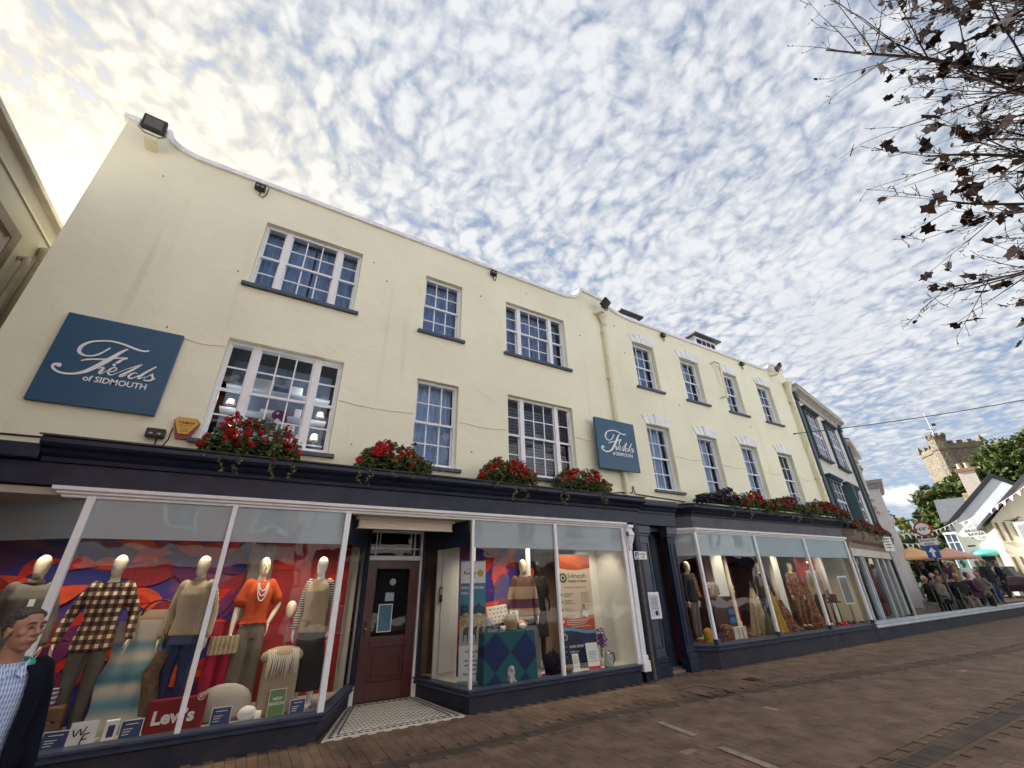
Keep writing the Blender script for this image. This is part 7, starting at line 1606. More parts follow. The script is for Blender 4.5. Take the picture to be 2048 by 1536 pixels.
# ceiling spotlights inside the shop windows (lit in the photograph)
def window_spots():
    pos = [(-2.1,6.95,2.58),(-1.3,6.92,2.58),(-.5,6.92,2.58),(.35,6.92,2.58),(.95,6.95,2.58),(3.7,6.92,2.58),(4.5,6.92,2.58),(5.4,6.90,2.58),(6.1,6.92,2.58),(9.3,7.0,2.58),(10.6,7.0,2.58),(11.7,7.0,2.58),(13.0,7.0,2.58),(14.2,7.0,2.58),(15.2,7.0,2.58)]
    names = ['above the grey jacket','above the checked shirt','above the cable jumper','above the orange top','above the sand vest','above the display table','above the colour-block jumper','above the hospice banner','at the right end above the white wall','above the dark jacket in the far window','above the trunk in the far window','above the wraps in the far window','above the far floral dress','above the chunky cream jumper','nearest the far end pillar']
    em = mat('lamp_glow',(.9,.85,.7),.4,var=0,emit=((1,.82,.58),9))
    for (x,y,zz), nm in zip(pos, names):
        t = thing('ceiling_spotlight','small lit ceiling spotlight '+nm,'spotlight',(x,y,zz)); part(MB().tube([(0,0,.06),(0,.02,.0),(0,.05,-.05)],[.012,.034,.036],10), 'housing', M_WHITE, t); part(MB().lathe([(.028,0),(.028,.004)],(0,.052,-.056),12), 'lens', em, t)
        l = bpy.data.lights.new('lamp','SPOT'); l.energy = 19; l.spot_size = R(105); l.spot_blend = .8; l.color = (1,.84,.62); l.shadow_soft_size = .05
        o = bpy.data.objects.new('lamp', l); COL.objects.link(o); o.parent = t; o.location = (0,.055,-.075); o.rotation_euler = (R(14),0,0)
window_spots()
# ------------------------------------------------------------------ flower boxes on the cornices
M_GERL = leaf_mat('geranium_leaves', (.022,.05,.012), (.045,.085,.02), (.085,.13,.035)); M_IVY = leaf_mat('variegated_ivy', (.07,.10,.03), (.16,.18,.07), (.34,.34,.18))
M_PETR = leaf_mat('scarlet_petals', (.30,.006,.010), (.50,.010,.015), (.68,.03,.03), .3); M_PETD = leaf_mat('crimson_petals', (.16,.004,.010), (.28,.008,.018), (.40,.015,.02), .3); M_PETV = leaf_mat('violet_bedding', (.035,.012,.075), (.075,.022,.13), (.14,.03,.12), .3)
M_DEAD = leaf_mat('dusky_purple_leaves', (.05,.02,.03), (.09,.03,.04), (.12,.05,.05))
def flower_box(label, x0, x1, seed, style='red', z=3.30, y=6.50, rz=0, parent_y=None, hgt=.31, small=False):
    rnd = random.Random(seed); L = x1-x0; cx = (x0+x1)/2
    t = thing('flower_box', label, 'flower box', (cx,y,z), rz, 'flower boxes along the cornice')
    part(MB().prX([(-.09,0),(.09,0),(.12,.17),(-.12,.17)], -L*.42, L*.42), 'trough', mat('dark_trough',(.02,.022,.022),.7), t, .008)
    lv = MB(); n = int((420 if small else 900)*L)
    hx = L*.5
    humps = [(rnd.uniform(-hx*.8,hx*.8), rnd.uniform(.6,1.1)) for _ in range(5)]
    def top(x): return (.16+hgt*.62*max(h*math.exp(-((x-c)/(.22*L))**2) for c, h in humps))*max(.15,1-(abs(x)/hx)**5)
    for i in range(n):
        x = rnd.uniform(-hx,hx); zt = top(x); q = rnd.random()**.6
        p = Vector((x, rnd.uniform(-.22,.15)*(.6+.4*q), .0+zt*q*1.1+rnd.gauss(0,.015)))
        if rnd.random() < .22: p.y = -.15-rnd.random()*.08; p.z = rnd.uniform(-.06,.18)
        if abs(x) > hx*.9: p.z -= rnd.uniform(0,.10)
        nn = Vector((rnd.gauss(0,.4), -.8+rnd.gauss(0,.3), .8+rnd.gauss(0,.3)))
        s = rnd.uniform(.020,.038); a = nn.orthogonal().normalized(); b = nn.cross(a).normalized()
        ph = rnd.uniform(0,6); k = 6
        lv.add([p+a*s*math.cos(ph+2*math.pi*j/k)*(1 if j%2 else .82)+b*s*math.sin(ph+2*math.pi*j/k)*(1 if j%2 else .82) for j in range(k)], [tuple(range(k))])
    part(lv, 'foliage', M_GERL if style != 'violet' else M_DKGR, t)
    pm = {'red':M_PETR,'deep':M_PETD,'violet':M_PETV}[style]
    fl = MB(); stems = MB(); nb = int({'red':42,'deep':42,'violet':60}[style]*L*(.6 if small else 1))
    ctr = [(rnd.uniform(-hx*.9,hx*.9), rnd.uniform(.06,.18)) for _ in range(max(6,int(6*L)))]
    for i in range(nb):
        cc_ = rnd.choice(ctr); x = max(-hx,min(hx,rnd.gauss(cc_[0],cc_[1]))) if style != 'violet' else rnd.uniform(-hx*.97,hx*.97); zt = top(x); up = rnd.random()
        tall = rnd.random() < .22 and style != 'violet'
        c = Vector((x, -.12-.12*rnd.random()*(1-up*.6), .0+zt*(.15+.95*up)+(rnd.uniform(.02,.09) if tall else 0)))
        r = rnd.uniform(.038,.066) if not tall else rnd.uniform(.026,.038)
        if tall: stems.tube([(x,-.05,zt*.6),c], .004, 4)
        for j in range(22 if style != 'violet' else 12):
            d = rvec(rnd).normalized(); d.y = -abs(d.y) if rnd.random() < .7 else d.y
            p = c+d*r*rnd.uniform(.6,1); a = d.orthogonal().normalized(); b = d.cross(a); s = rnd.uniform(.013,.021); a0 = rnd.uniform(0,6)
            fl.add([p+(a*math.cos(a0+k*1.257)+b*math.sin(a0+k*1.257))*s for k in range(5)], [(0,1,2,3,4)])
    part(fl, 'blossoms', pm, t)
    if stems.v: part(stems, 'flower_stalks', MATS['stem_green'], t, kind='stuff')
    iv = MB(); nst = int((17 if style != 'violet' else 4)*L)
    for i in range(nst):
        x = rnd.choice((rnd.uniform(-hx,-hx*.45), rnd.uniform(hx*.35,hx), rnd.uniform(-hx,hx))); l = rnd.uniform(.10,.34)*(1.0 if i % 4 else 1.6); m_ = int(l/.014)
        for k in range(m_):
            p = Vector((x+.03*math.sin(k*.5+i), -.17-.03*math.sin(k*.3)-.03*rnd.random(), .14-k*.014))
            for _ in range(2): add_leaf(iv, p+Vector((rnd.gauss(0,.014),rnd.gauss(0,.012),rnd.gauss(0,.008))), rnd.uniform(.013,.024), rnd, asp=.75)
    part(iv, 'trailing_ivy', M_IVY, t)
    return t
flower_box('flower box of red geraniums under the large lower left sash window', -.84, .30, 11, 'red', hgt=.46)
flower_box('flower box of red geraniums below the middle narrow sash window', 1.09, 2.22, 12, 'red')
flower_box('flower box of red geraniums at the left of the right wide window', 3.12, 4.26, 13, 'red')
flower_box('flower box with long trailing ivy nearest the smaller blue sign', 4.74, 6.02, 14, 'red')
flower_box('flower box of violet bedding at the start of the far shopfront', 8.9, 10.4, 15, 'violet', z=3.32)
flower_box('flower box of ivy and scarlet geraniums right of the violet box', 10.55, 11.75, 16, 'red', z=3.32)
flower_box('flower box of dark leafy red geraniums third along the far shopfront', 11.9, 13.5, 17, 'deep', z=3.32)
flower_box('longest flower box of deep red geraniums at the far end of the shopfront', 13.6, 15.85, 18, 'deep', z=3.32)
for i, (u, lab) in enumerate(((1.4,'low row of deep red flowers over the white building shop, nearer part'),(4.2,'low row of deep red flowers over the white building shop, farther part'))):
    c, s = math.cos(R(11)), math.sin(R(11)); px, py = 16.25+u*c+.25*s, 6.9+u*s-.25*c
    flower_box(lab, px-1.25, px+1.25, 30+i, 'deep', z=3.04, y=py, rz=R(11), hgt=.26, small=True)
# ------------------------------------------------------------------ the walking man
M_SKIN = mat('man_skin', (.34,.175,.12), .5, var=.13, vscale=22, detail=8, bump=.2, bscale=60); M_HAIR = mat('dark_greying_hair', (.018,.013,.012), .55, vscale=55, col2=(.10,.085,.08), bump=1.0, bscale=70, sc=(1,.22,1))
def coat_shell(L, gap, length, a, thick=.02):
    mb = MB(); secs = [(length,.185,.135),(.95,.19,.13),(1.10,.178,.122),(1.24,.188,.126),(1.34,.195,.122),(1.42,.182,.098),(1.47,.118,.078)]
    n = 26; v = []
    for (z, rx, ry) in secs:
        g = gap*(1 if z < 1.3 else .85)
        for k in range(n+1):
            th = R(-90)+g+(2*math.pi-2*g)*k/n
            for e in (a, a-thick): v.append(((rx+e)*math.cos(th),(ry+e)*math.sin(th),z))
    w = (n+1)*2; f = []
    for i in range(len(secs)-1):
        for k in range(n):
            p = i*w+k*2; f += [(p,p+2,p+w+2,p+w),(p+1,p+w+1,p+w+3,p+3)]
        p = i*w; f += [(p,p+w,p+w+1,p+1)]; p = i*w+n*2; f += [(p,p+1,p+w+1,p+w)]
    for k in range(n):
        p = k*2; f.append((p,p+1,p+3,p+2)); p = (len(secs)-1)*w+k*2; f.append((p,p+2,p+3,p+1))
    mb.add(v, f)
    for s in (-1,1):
        S,E,W = L[s]; limb(mb, [S+Vector((-s*.015,0,.0)), S.lerp(E,.5), E, E.lerp(W,.5), E.lerp(W,.95)], [.080,.074,.066,.060,.052])
    return mb
def face_head(mb, c, k=1.0, turn=0):
    T = Matrix.Translation(c) @ Matrix.Rotation(turn,4,'Z') @ Matrix.Scale(k,4)
    h = MB()
    h.ball((0,.012,.035),(.076,.096,.092),18,12).ball((0,-.012,-.035),(.062,.078,.085),16,12).ball((0,-.050,-.092),(.034,.030,.024),12,8).ball((0,-.02,-.075),(.052,.058,.038),12,8)
    for s in (-1,1):
        h.ball((s*.044,-.056,-.010),(.026,.024,.022),10,8)             # cheekbone
        h.ball((s*.030,-.080,.040),(.030,.013,.009),10,6)              # brow
        h.ball((s*.077,.012,-.008),(.010,.022,.034),10,8)              # ear
        h.ball((s*.030,-.079,.019),(.015,.010,.010),10,6)              # eyelid and eye
        h.ball((s*.013,-.092,-.024),(.010,.011,.009),8,6)              # nostril wing
        h.ball((s*.030,-.058,-.050),(.022,.020,.026),8,6)
    h.tube([(0,-.084,.030),(0,-.096,.006),(0,-.112,-.016),(0,-.094,-.030)],[.010,.012,.015,.010],10)
    h.ball((0,-.090,-.052),(.026,.010,.006),12,6).ball((0,-.088,-.063),(.022,.011,.007),12,6)
    mb.join(h.xf(T)); return T
def walking_man():
    L = skeleton(('down','down')); mb = MB()
    rings(mb, [(.86,0,0,.15,.10),(.95,0,.005,.165,.11),(1.10,0,0,.14,.098),(1.24,0,0,.155,.105),(1.36,0,0,.168,.105),(1.43,0,.008,.15,.08),(1.47,0,.012,.09,.065),(1.51,0,.008,.062,.062),(1.60,0,-.006,.058,.060)])
    T = face_head(mb, Vector((0,-.022,1.672)), 1.06, R(16))
    for s in (-1,1):
        S,E,W = L[s]; limb(mb, [S,S.lerp(E,.5),E,E.lerp(W,.4),W], [.05,.046,.038,.039,.027]); hand(mb, W, s)
        fw = .16*s
        limb(mb, [(s*.085,0,.90),(s*.09,-fw*.5,.70),(s*.095,-fw,.49),(s*.097,-fw*.6,.30),(s*.10,-fw*.5+.02,.09)], [.088,.078,.055,.055,.036]); mb.ball((s*.105,-fw*.5-.05,.045),(.042,.12,.04),10,7)
    o = organic(mb, 'person', M_SKIN, None, .0055, 9, label='man with short dark hair in navy jacket and blue checked shirt walking past', category='person')
    o.location = (-1.075,3.90,-.025); o.rotation_euler = (0,0,R(36)); k = .872; o.scale = (k,k,k)
    hair = MB().ball((0,.026,.066),(.0795,.090,.070),18,12).ball((0,.052,.025),(.076,.066,.080),16,12).ball((0,-.014,.100),(.054,.050,.026),14,8)
    for s in (-1,1): hair.ball((s*.071,.010,.034),(.010,.024,.036),8,6).ball((s*.050,-.016,.084),(.026,.036,.026),10,8)
    organic(hair.xf(T), 'hair', M_HAIR, o, .006, 3)
    eyes = MB(); lids = MB()
    for s in (-1,1): eyes.ball((s*.030,-.0885,.0185),(.010,.0045,.0048),8,6); lids.tube([(s*.013,-.094,.040),(s*.030,-.0955,.0465),(s*.050,-.084,.041)],[.004,.006,.003],6)
    part(eyes.xf(T), 'eyes', mat('dark_eye',(.02,.013,.01),.2,var=0), o); part(lids.xf(T), 'eyebrows', M_HAIR, o)
    part(MB().ball((0,-.0955,-.0575),(.024,.006,.0022),10,5).xf(T), 'mouth_line', mat('lip_shadow',(.16,.06,.05),.6,var=0), o)
    organic(top_mb(L,.86,0,.012,neck=.07), 'shirt', F['shirt'], o, .011, 6)
    co = MB()
    for s in (-1,1): co.add([(s*.012,-.102,1.435),(s*.075,-.060,1.505),(s*.092,-.030,1.500),(s*.078,-.098,1.425),(s*.045,-.125,1.405)], [(0,1,2,3,4)])
    part(co, 'shirt_collar', F['shirt'], o)
    organic(coat_shell(L, R(27), .74, .034), 'jacket', F['navy'], o, .0105, 6)
    tc = MB().tube([((.118)*math.cos(R(a)), .012+.095*math.sin(R(a)), 1.475+.018*math.sin(R(a))) for a in range(-52,233,12)], [(.020,.034)]*24, 8)
    organic(tc, 'collar_lining', F['teal'], o, .009, 3)
    organic(legs_mb(.004), 'trousers', mat('charcoal_trouser',(.02,.02,.024),.9,var=.15), o, .016, 4); organic(shoes_mb(), 'shoes', M_BLACK, o, .016, 3)
walking_man()
# ------------------------------------------------------------------ people, parasols and car at the end of the street
def rising_street():
    MB().add([(21,6.95,0),(29,6.95,.46),(60,6.95,.5),(21,16,0),(29,16,.46),(60,16,.5)], [(0,1,4,3),(1,2,5,4)]).build('street_beyond', mat('pale_street_paving',(.22,.18,.14),.9,var=.2,vscale=2), kind='structure')
rising_street()
PB_ = {}
def far_person(label, loc, rz, pose, topm, legm, hairm, group=None, hat=None):
    L = skeleton(('fwd','bent') if pose == 'sit' else ('down','bent'))
    t = None
    dz = -.40 if pose == 'sit' else 0
    if pose not in PB_:
        b = MB(); rings(b, [(.86,0,0,.15,.10),(.95,0,.005,.165,.11),(1.10,0,0,.14,.098),(1.24,0,0,.155,.105),(1.36,0,0,.168,.105),(1.43,0,.008,.15,.08),(1.47,0,.012,.09,.065),(1.51,0,.008,.056,.056),(1.60,0,-.006,.052,.054)])
        face_head(b, Vector((0,-.02,1.67)))
        lg = MB()
        for s in (-1,1):
            S,E,W = L[s]; limb(b, [S,S.lerp(E,.5),E,E.lerp(W,.4),W], [.05,.046,.038,.039,.027]); hand(b, W, s)
            P = [(s*.09,0,.90),(s*.10,-.22,.88),(s*.11,-.45,.86),(s*.11,-.46,.66),(s*.11,-.44,.50)] if pose == 'sit' else [(s*.085,0,.90),(s*.09,-.01,.70),(s*.095,0,.49),(s*.097,.01,.30),(s*.10,.015,.09)]
            limb(b, P, [.088,.078,.055,.055,.036]); limb(lg, P, [.105,.092,.074,.068,.058]); q = P[-1]; b.ball((q[0],q[1]-.05,q[2]-.045),(.042,.12,.04),8,6)
        rings(lg, [(.84,0,0,.165,.11),(.92,0,0,.175,.12),(1.0,0,0,.15,.105)])
        hr = MB().ball((0,.012,1.735),(.084,.092,.076),14,10).ball((0,.04,1.69),(.079,.066,.082),12,9)
        PB_[pose] = [m.mesh(n, M_SKIN) for m, n in ((b,'person'),(top_mb(L,.84,1,.028),'top'),(lg,'trousers'),(hr,'hair'))]
    me = PB_[pose]
    o = bpy.data.objects.new('person', me[0]); COL.objects.link(o); o.location = (loc[0],loc[1],loc[2]+dz); o.rotation_euler = (0,0,rz)
    o['label'] = label; o['category'] = 'person'; o['group'] = 'people outside the cafe'
    for i, (nm, m) in enumerate((('top',topm),('trousers',legm),('hair',hairm))):
        d = me[i+1].copy(); d.materials.clear(); d.materials.append(m); q = bpy.data.objects.new(nm, d); COL.objects.link(q); q.parent = o
        r = q.modifiers.new('skin','REMESH'); r.mode = 'VOXEL'; r.voxel_size = .024; REMESHED.append(q)
    r = o.modifiers.new('skin','REMESH'); r.mode = 'VOXEL'; r.voxel_size = .015; REMESHED.append(o)
def cafe_terrace():
    grey = mat('grey_hair',(.42,.40,.38),.7); brown = mat('brown_hair',(.06,.035,.02),.7); tan = mat('tan_coat',(.26,.20,.10),.9); red = mat('red_top',(.32,.03,.03),.9); pale = mat('pale_shirt',(.60,.58,.56),.9); blue = mat('mid_blue_top',(.05,.12,.24),.9); dk = F['black']; pk = mat('dusty_pink_top',(.42,.22,.20),.9)
    def g(az, d): p = AZ(az,d); p.z = min(.46,max(0,(p.x-21)/8*.46)); return p
    rows = [(72.25,30,60,'stand',F['navy'],F['taupe'],grey,'white-haired man in navy jumper under the orange parasol'),
     (73.05,31,20,'sit',dk,F['denim'],brown,'seated diner in black left of the sign pole'),
     (73.9,32,-30,'stand',F['purple'],dk,brown,'standing figure in plum behind the sign pole'),
     (74.35,29,100,'stand',tan,F['taupe'],grey,'person in tan coat right of the sign pole'),
     (74.75,30.5,70,'sit',red,dk,brown,'seated diner in red beside the tan coat'),
     (75.05,29,40,'stand',pale,F['denim'],brown,'person in pale shirt among the diners'),
     (75.5,31,-20,'sit',blue,F['khaki'],grey,'seated diner in mid-blue near the turquoise porch'),
     (75.95,33,10,'stand',F['greyj'],dk,grey,'grey-clad person by the turquoise porch'),
     (72.65,27.5,130,'sit',F['taupe'],dk,grey,'seated diner in taupe nearest the white building'),
     (73.55,28,150,'sit',pk,F['denim'],brown,'seated diner in dusty pink before the sign pole'),
     (77.0,34.5,80,'stand',F['navy'],dk,brown,'person in navy coat standing beside the parked car'),
     (72.0,26,100,'sit',dk,dk,grey,'seated diner in black nearest the low wall at the left'),(72.9,25.5,60,'sit',F['greyj'],dk,brown,'seated diner in grey-brown nearest the low wall'),(73.4,26.2,-60,'sit',F['navy'],F['denim'],brown,'seated diner in navy before the sign pole'),(74.2,26.6,30,'sit',dk,F['taupe'],grey,'seated diner in black right of the sign pole'),(74.9,27.2,120,'sit',F['purple'],dk,brown,'seated diner in plum near the wall'),(75.6,28.2,-40,'sit',F['taupe'],dk,brown,'seated diner in taupe right of the group'),(76.3,29.5,50,'stand',dk,F['denim'],grey,'standing figure in black in front of the bakery wall')]
    for az, d, rz, pose, tm, lm, hm, lab in rows: far_person(lab, g(az,d), R(rz-75), pose, tm, lm, hm)
    seats = [(72.0,26,100),(72.9,25.5,60),(73.4,26.2,-60),(74.2,26.6,30),(74.9,27.2,120),(75.6,28.2,-40),(73.05,31,20),(74.75,30.5,70),(75.5,31,-20),(72.65,27.5,130),(73.55,28,150)]
    names = ['black cafe chair leftmost along the low wall','black cafe chair second along the low wall','black cafe chair of the diner in navy','black cafe chair right of the sign pole near the wall','black cafe chair of the diner in plum','black cafe chair at the right of the group','black cafe chair left of the sign pole','black cafe chair of the diner in red','black cafe chair near the turquoise porch','black cafe chair nearest the white building','black cafe chair before the sign pole']
    for (az,d,rz), nm in zip(seats, names):
        t = thing('cafe_chair', nm, 'chair', g(az,d), R(rz-75), 'cafe chairs'); part(MB().box(-.22,.22,-.22,.22,.42,.46), 'seat', M_BLACK, t, .02); part(MB().box(-.22,.22,.20,.24,.55,.92), 'backrest', M_BLACK, t, .02)
        for sx in (-1,1):
            part(MB().tube([(sx*.20,-.20,.42),(sx*.22,-.22,0)],.015,6), 'leg', M_STEEL, t); part(MB().tube([(sx*.20,.20,.92),(sx*.20,.20,.42),(sx*.22,.24,0)],.015,6), 'leg', M_STEEL, t)
    for az, d, nm in ((72.9,29.3,'round cafe table between the left diners'),(74.3,31.2,'round cafe table behind the sign pole'),(75.2,30,'round cafe table by the diner in blue')):
        t = thing('cafe_table', nm, 'table', g(az,d), 0, 'cafe tables'); part(MB().lathe([(.36,.70),(.38,.715),(.38,.73),(.36,.735)],(0,0,0),18), 'top', mat('table_top_brown',(.10,.06,.04),.5), t); part(MB().tube([(0,0,0),(0,0,.70)],.03,8).lathe([(.24,0),(.22,.02),(.03,.05)],(0,0,0),14), 'pedestal', M_BLACK, t)
    for az, d, w, nm, m in ((71.95,29.5,1.05,'peach parasol over the left cafe tables',mat('peach_canvas',(.78,.46,.22),.8,var=.06)),(74.45,34,1.15,'pinkish parasol behind the blue arrow sign',mat('salmon_canvas',(.66,.36,.24),.8,var=.06))):
        p = g(az,d); t = thing('parasol', nm, 'parasol', p); h = 2.0
        v = [(0,0,h+.52)]+[(w*math.cos(R(a)),w*math.sin(R(a)),h) for a in range(0,360,45)]+[(w*.98*math.cos(R(a)),w*.98*math.sin(R(a)),h-.10) for a in range(0,360,45)]
        f = [(0,1+i,1+(i+1)%8) for i in range(8)]+[(1+i,9+i,9+(i+1)%8,1+(i+1)%8) for i in range(8)]
        part(MB().add(v,f), 'canopy', m, t); part(MB().tube([(0,0,0),(0,0,h+.5)],.025,8), 'pole', MATS['crate_wood'], t); part(MB().lathe([(.25,0),(.25,.06),(.04,.1)],(0,0,0),12), 'base', M_STEEL, t)
        for a in range(0,360,45): part(MB().tube([(0,0,h+.45),(w*.95*math.cos(R(a)),w*.95*math.sin(R(a)),h-.02)],.01,4), 'rib', MATS['crate_wood'], t)
cafe_terrace()
def car():
    p = AZ(78.2,36.6); t = thing('parked_car', 'dark plum hatchback parked in front of the bakery', 'car', (p.x,p.y+.35,.47), R(-79+25))
    paint = mat('dark_plum_paint',(.03,.008,.018),.25,var=.1,coat=.6); gl = mat('car_glass',(.02,.025,.03),.08,var=0); n = 9
    prof = [(-2.05,.30),(-2.1,.62),(-2.0,.86),(-1.15,.98),(-.95,1.0),(1.65,1.0),(2.0,.92),(2.05,.55),(2.0,.30)]
    body = MB(); ys = [(-.86,.0),(-.80,.03),(.80,.03),(.86,.0)]
    v = []
    for (yy, e) in ((-.84,.10),(-.87,0),(.87,0),(.84,.10)): v += [(x*(1-.02*(e > 0)), yy*(1 if z > .5 else .96), z+(-.0 if e == 0 else (.02 if z > .9 else 0))) for x,z in prof]
    k = len(prof); f = [(i*k+j,(i+1)*k+j,(i+1)*k+(j+1)%k,i*k+(j+1)%k) for i in range(3) for j in range(k)]+[tuple(range(k-1,-1,-1)),tuple(3*k+j for j in range(k))]
    part(body.add(v,f), 'body', paint, t, .05)
    cab = [(-1.1,.99),(-.45,1.46),(-.1,1.50),(1.1,1.48),(1.75,1.02)]
    v = []
    for s, yb, yt in ((-1,.80,.62),(1,.80,.62)): v += [(x, s*(yb if z < 1.2 else yt), z) for x,z in cab]
    k = 5; part(MB().add(v,[tuple(range(k-1,-1,-1)),tuple(range(k,2*k))]+[(j,j+1,j+1+k,j+k) for j in range(k-1)]), 'cabin', gl, t, .04)
    part(MB().box(-.42,1.12,-.60,.60,1.475,1.515), 'roof', mat('white_roof',(.5,.52,.55),.3,var=.05,coat=.4), t, .02)
    for s in (-1,1):
        for x in (-1.3,1.3):
            w = part(MB().lathe([(.30,-.1),(.31,-.06),(.31,.06),(.30,.1)],(0,0,0),20).xf(Matrix.Translation((x,s*.78,.31)) @ Matrix.Rotation(R(90),4,'X')), 'wheel', M_BLACK, t); MB().lathe([(.19,-.105),(.19,.105)],(0,0,0),14).xf(Matrix.Translation((x,s*.78,.31)) @ Matrix.Rotation(R(90),4,'X')).build('rim', M_STEEL, w)
        part(MB().ball((-2.02,s*.62,.72),(.08,.18,.10)), 'headlight', mat('headlight_glass',(.6,.62,.65),.1,var=0), t); part(MB().ball((2.0,s*.66,.78),(.06,.14,.10)), 'tail_light', M_RED, t); part(MB().ball((-.75,s*.95,1.05),(.08,.10,.07)), 'wing_mirror', paint, t)
        part(MB().tube([(.1,s*.80,1.0),(.15,s*.64,1.48)],.025,6), 'door_pillar', paint, t); part(MB().box(.0,.16,s*.885-.01,s*.885+.01,.84,.87), 'door_handle', M_STEEL, t)
    part(MB().box(-2.13,-2.09,-.26,.26,.42,.53), 'number_plate', M_PAPER, t)
car()
# ------------------------------------------------------------------ street tree overhanging from the right
def near_tree():
    rnd = random.Random(17); t = base_thing('street_tree', 'nearly bare street tree with a few brown leaves hanging over from the right', 'tree', (7.2,-2.6,0))
    tr = MB(); tw = MB(); lv = MB()
    lm = leaf_mat('backlit_withered_leaves', (.012,.006,.006), (.022,.010,.008), (.045,.022,.010), .12)  # near-black leaf colours paint in the backlit silhouette
    tr.tube([(7.2,-2.6,-.1),(7.15,-2.55,1.2),(7.0,-2.4,2.6),(6.95,-2.2,3.8)], [.20,.16,.14,.12], 10)
    def leaf(p, s):
        a = rvec(rnd).normalized(); b = a.cross(rvec(rnd)).normalized(); n = a.cross(b)*rnd.uniform(-.3,.3)
        k1, k2, k3 = rnd.uniform(.45,.8), rnd.uniform(.4,.75), rnd.uniform(-.6,.9); out = [(-1,0,0),(-.65,.25,.1),(-.45,k1,.5*k3),(.0,.38,.1),(.3,k2,.9*k3),(.55,.3,.1),(1,.05,-.4),(.5,-.33,.1),(.25,-k1,.9*k3),(-.05,-.40,.1),(-.45,-k2,.5*k3),(-.65,-.22,.1)]
        lv.add([p+(a*x+b*y+n*w)*s for x,y,w in out], [tuple(range(12))])
    def branch(p, d, L, r, lev, dens=1.0):
        n = max(4, int(L/.16)); pts = [p.copy()]; rad = [r]; q = p.copy(); d = d.normalized(); kids = []
        for i in range(n):
            d = (d+rvec(rnd)*(.10 if lev < 2 else .16)+Vector((0,0,.015))).normalized(); q = q+d*(L/n); pts.append(q.copy()); rad.append(max(.0022, r*(1-(i+1)/n*.82))); kids.append((q.copy(), d.copy(), (i+1)/n))
        (tr if lev == 0 else tw).tube(pts, rad, 7 if lev == 0 else (5 if lev == 1 else 4))
        if lev < 3:
            for (c, dd, u) in kids:
                if u < .12 and lev == 0: continue
                for _ in range(2 if lev < 2 else 1):
                    if rnd.random() < (.80,.66,.46)[lev]*dens:
                        ax = rvec(rnd).normalized(); nd_ = (dd*rnd.uniform(.6,1.1)+ax*rnd.uniform(.55,.9)).normalized(); branch(c, nd_, L*rnd.uniform(.18,.40)*(1.15-u*.6), max(.0028,r*(1-u*.75)*.45), lev+1, dens)
        if lev >= 1:
            for (c, dd, u) in kids:
                if rnd.random() < .055*dens**2: leaf(c+rvec(rnd)*.03, rnd.choice((.025,.035,.05,.065,.085))*rnd.uniform(.8,1.2))
                if rnd.random() < .35: tw.ball(c, rnd.uniform(.004,.008), 4, 3, smooth=False)
    fork = Vector((6.95,-2.2,3.8))
    tips = [((3.72,.40,6.50),.045,.66),((4.2,.12,6.75),.045,.95),((4.55,.48,5.95),.045,.95),((4.75,.25,5.9),.045,1.0),((5.1,.62,5.1),.045,.95),((5.35,.35,5.2),.045,1.0),((5.45,.64,4.5),.04,.9),((5.75,.62,4.05),.038,.8),((6.15,.42,3.75),.036,.85),((6.3,.15,4.0),.036,.9),((5.95,.35,4.25),.038,.9),((4.9,-.25,7.1),.05,1.1),((5.2,.10,6.1),.05,1.1),((5.7,.15,5.5),.05,1.1),((6.0,.3,4.7),.045,1.05),((5.8,-.5,6.6),.05,1.1),((6.3,-.4,5.6),.05,1.1),((4.4,-.6,7.3),.05,1.0)]
    for tip, r, dn in tips:
        tip = Vector(tip); st = fork+Vector((rnd.uniform(-.1,.1),rnd.uniform(-.1,.1),rnd.uniform(-.3,.5))); d = tip-st
        branch(st, d, d.length*.96, r, 0, dn)
    part(tr, 'trunk', M_BARK, t); part(tw, 'twigs', mat('backlit_twig_bark',(.028,.018,.018),.85,var=.3,vscale=20), t); part(lv, 'leaves', lm, t)  # twig colour darkened too, for the backlit look
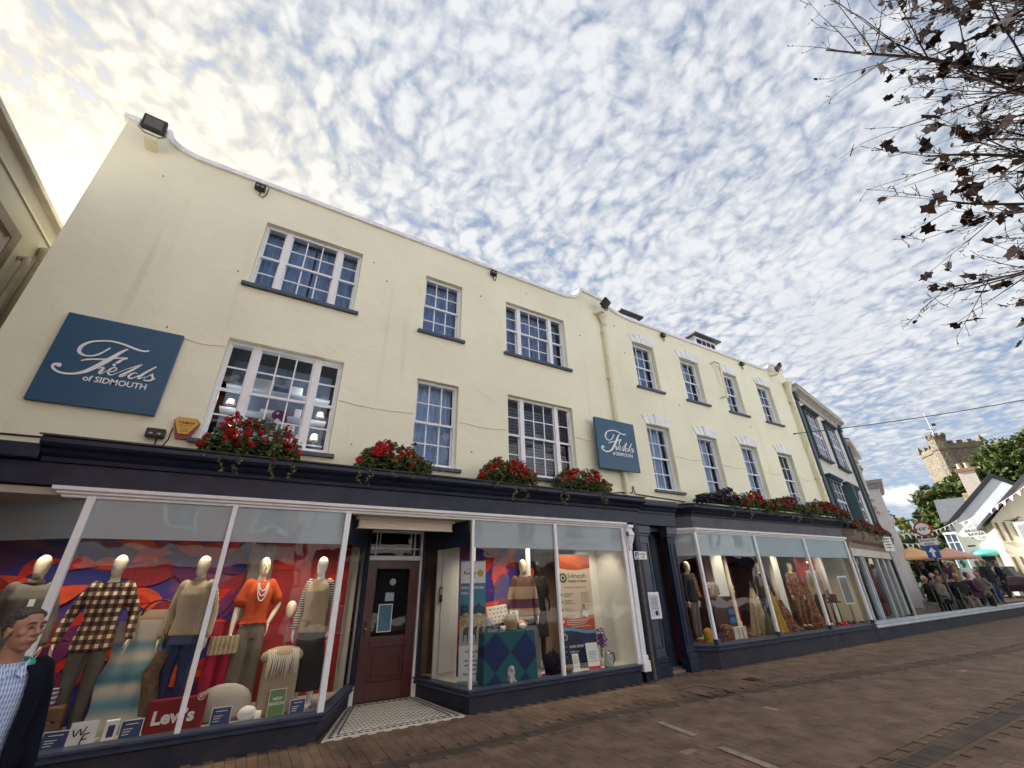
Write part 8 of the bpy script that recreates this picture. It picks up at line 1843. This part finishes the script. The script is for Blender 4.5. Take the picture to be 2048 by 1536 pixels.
near_tree()
# ------------------------------------------------------------------ the sunlit side of the street behind the camera (seen in the glass)
def opposite_row():
    brick = ramp_mat('opposite_red_brick',[(.3,(.30,.10,.07)),(.7,(.40,.15,.10))],3,4,.9,.3); wh = mat('opposite_white_render',(.80,.80,.80),.85,var=.06)  # white walls, set near to bounce sun onto the shopfront
    for i, (x0, x1, h, m, lab) in enumerate(((-16,-7,9.5,wh,'white rendered house across the street, farthest left'),(-7,2,10.5,brick,'red brick house with white quoins across the street'),(2,11,9.2,wh,'white rendered house across the street behind the camera'),(11,21,10.0,wh,'tall white rendered house across the street by the tree'),(21,33,8.5,wh,'white rendered house across the street, farthest right'))):
        t = base_thing('opposite_building', lab, 'building', ((x0+x1)/2,-7.0,0))
        part(MB().box(x0,x1-.02,-16,-7.0,0,h), 'wall', m, t); part(MB().box(x0,x1-.02,-7.0,-6.7,h-.3,h), 'cornice', wh, t, .03); part(MB().prX([(-6.8,h),(-12.2,h+2.4),(-16,h)],x0,x1-.02), 'roof', M_SLATE, t)
        n = int((x1-x0)/2.6)
        for k in range(n):
            xc = x0+(k+.5)*(x1-x0)/n
            for zz in (3.9,6.6):
                w = part(MB().box(xc-.65,xc+.65,-7.0,-6.92,zz-.12,zz+1.75), 'window', wh, t); MB().box(xc-.5,xc+.5,-6.919,-6.91,zz,zz+1.6).build('pane', M_DARK, w); MB().box(xc-.03,xc+.03,-6.909,-6.89,zz,zz+1.6).box(xc-.5,xc+.5,-6.909,-6.892,zz+.77,zz+.83).build('glazing_bars', wh, w)
        part(MB().box(x0+.4,x1-.4,-7.0,-6.8,2.6,3.2), 'fascia', [M_NAVY,wh][i%2], t); part(MB().box(x0+.5,x1-.5,-7.0,-6.94,.5,2.6), 'shop_window', M_DARK, t)
        if m is brick:
            for k in range(int(h/.6)):
                for xx in (x0,x1-.42): part(MB().box(xx,xx+.40-.12*(k%2),-7.0,-6.96,k*.6,k*.6+.5), 'quoin', wh, t)
opposite_row()
bake_organic()
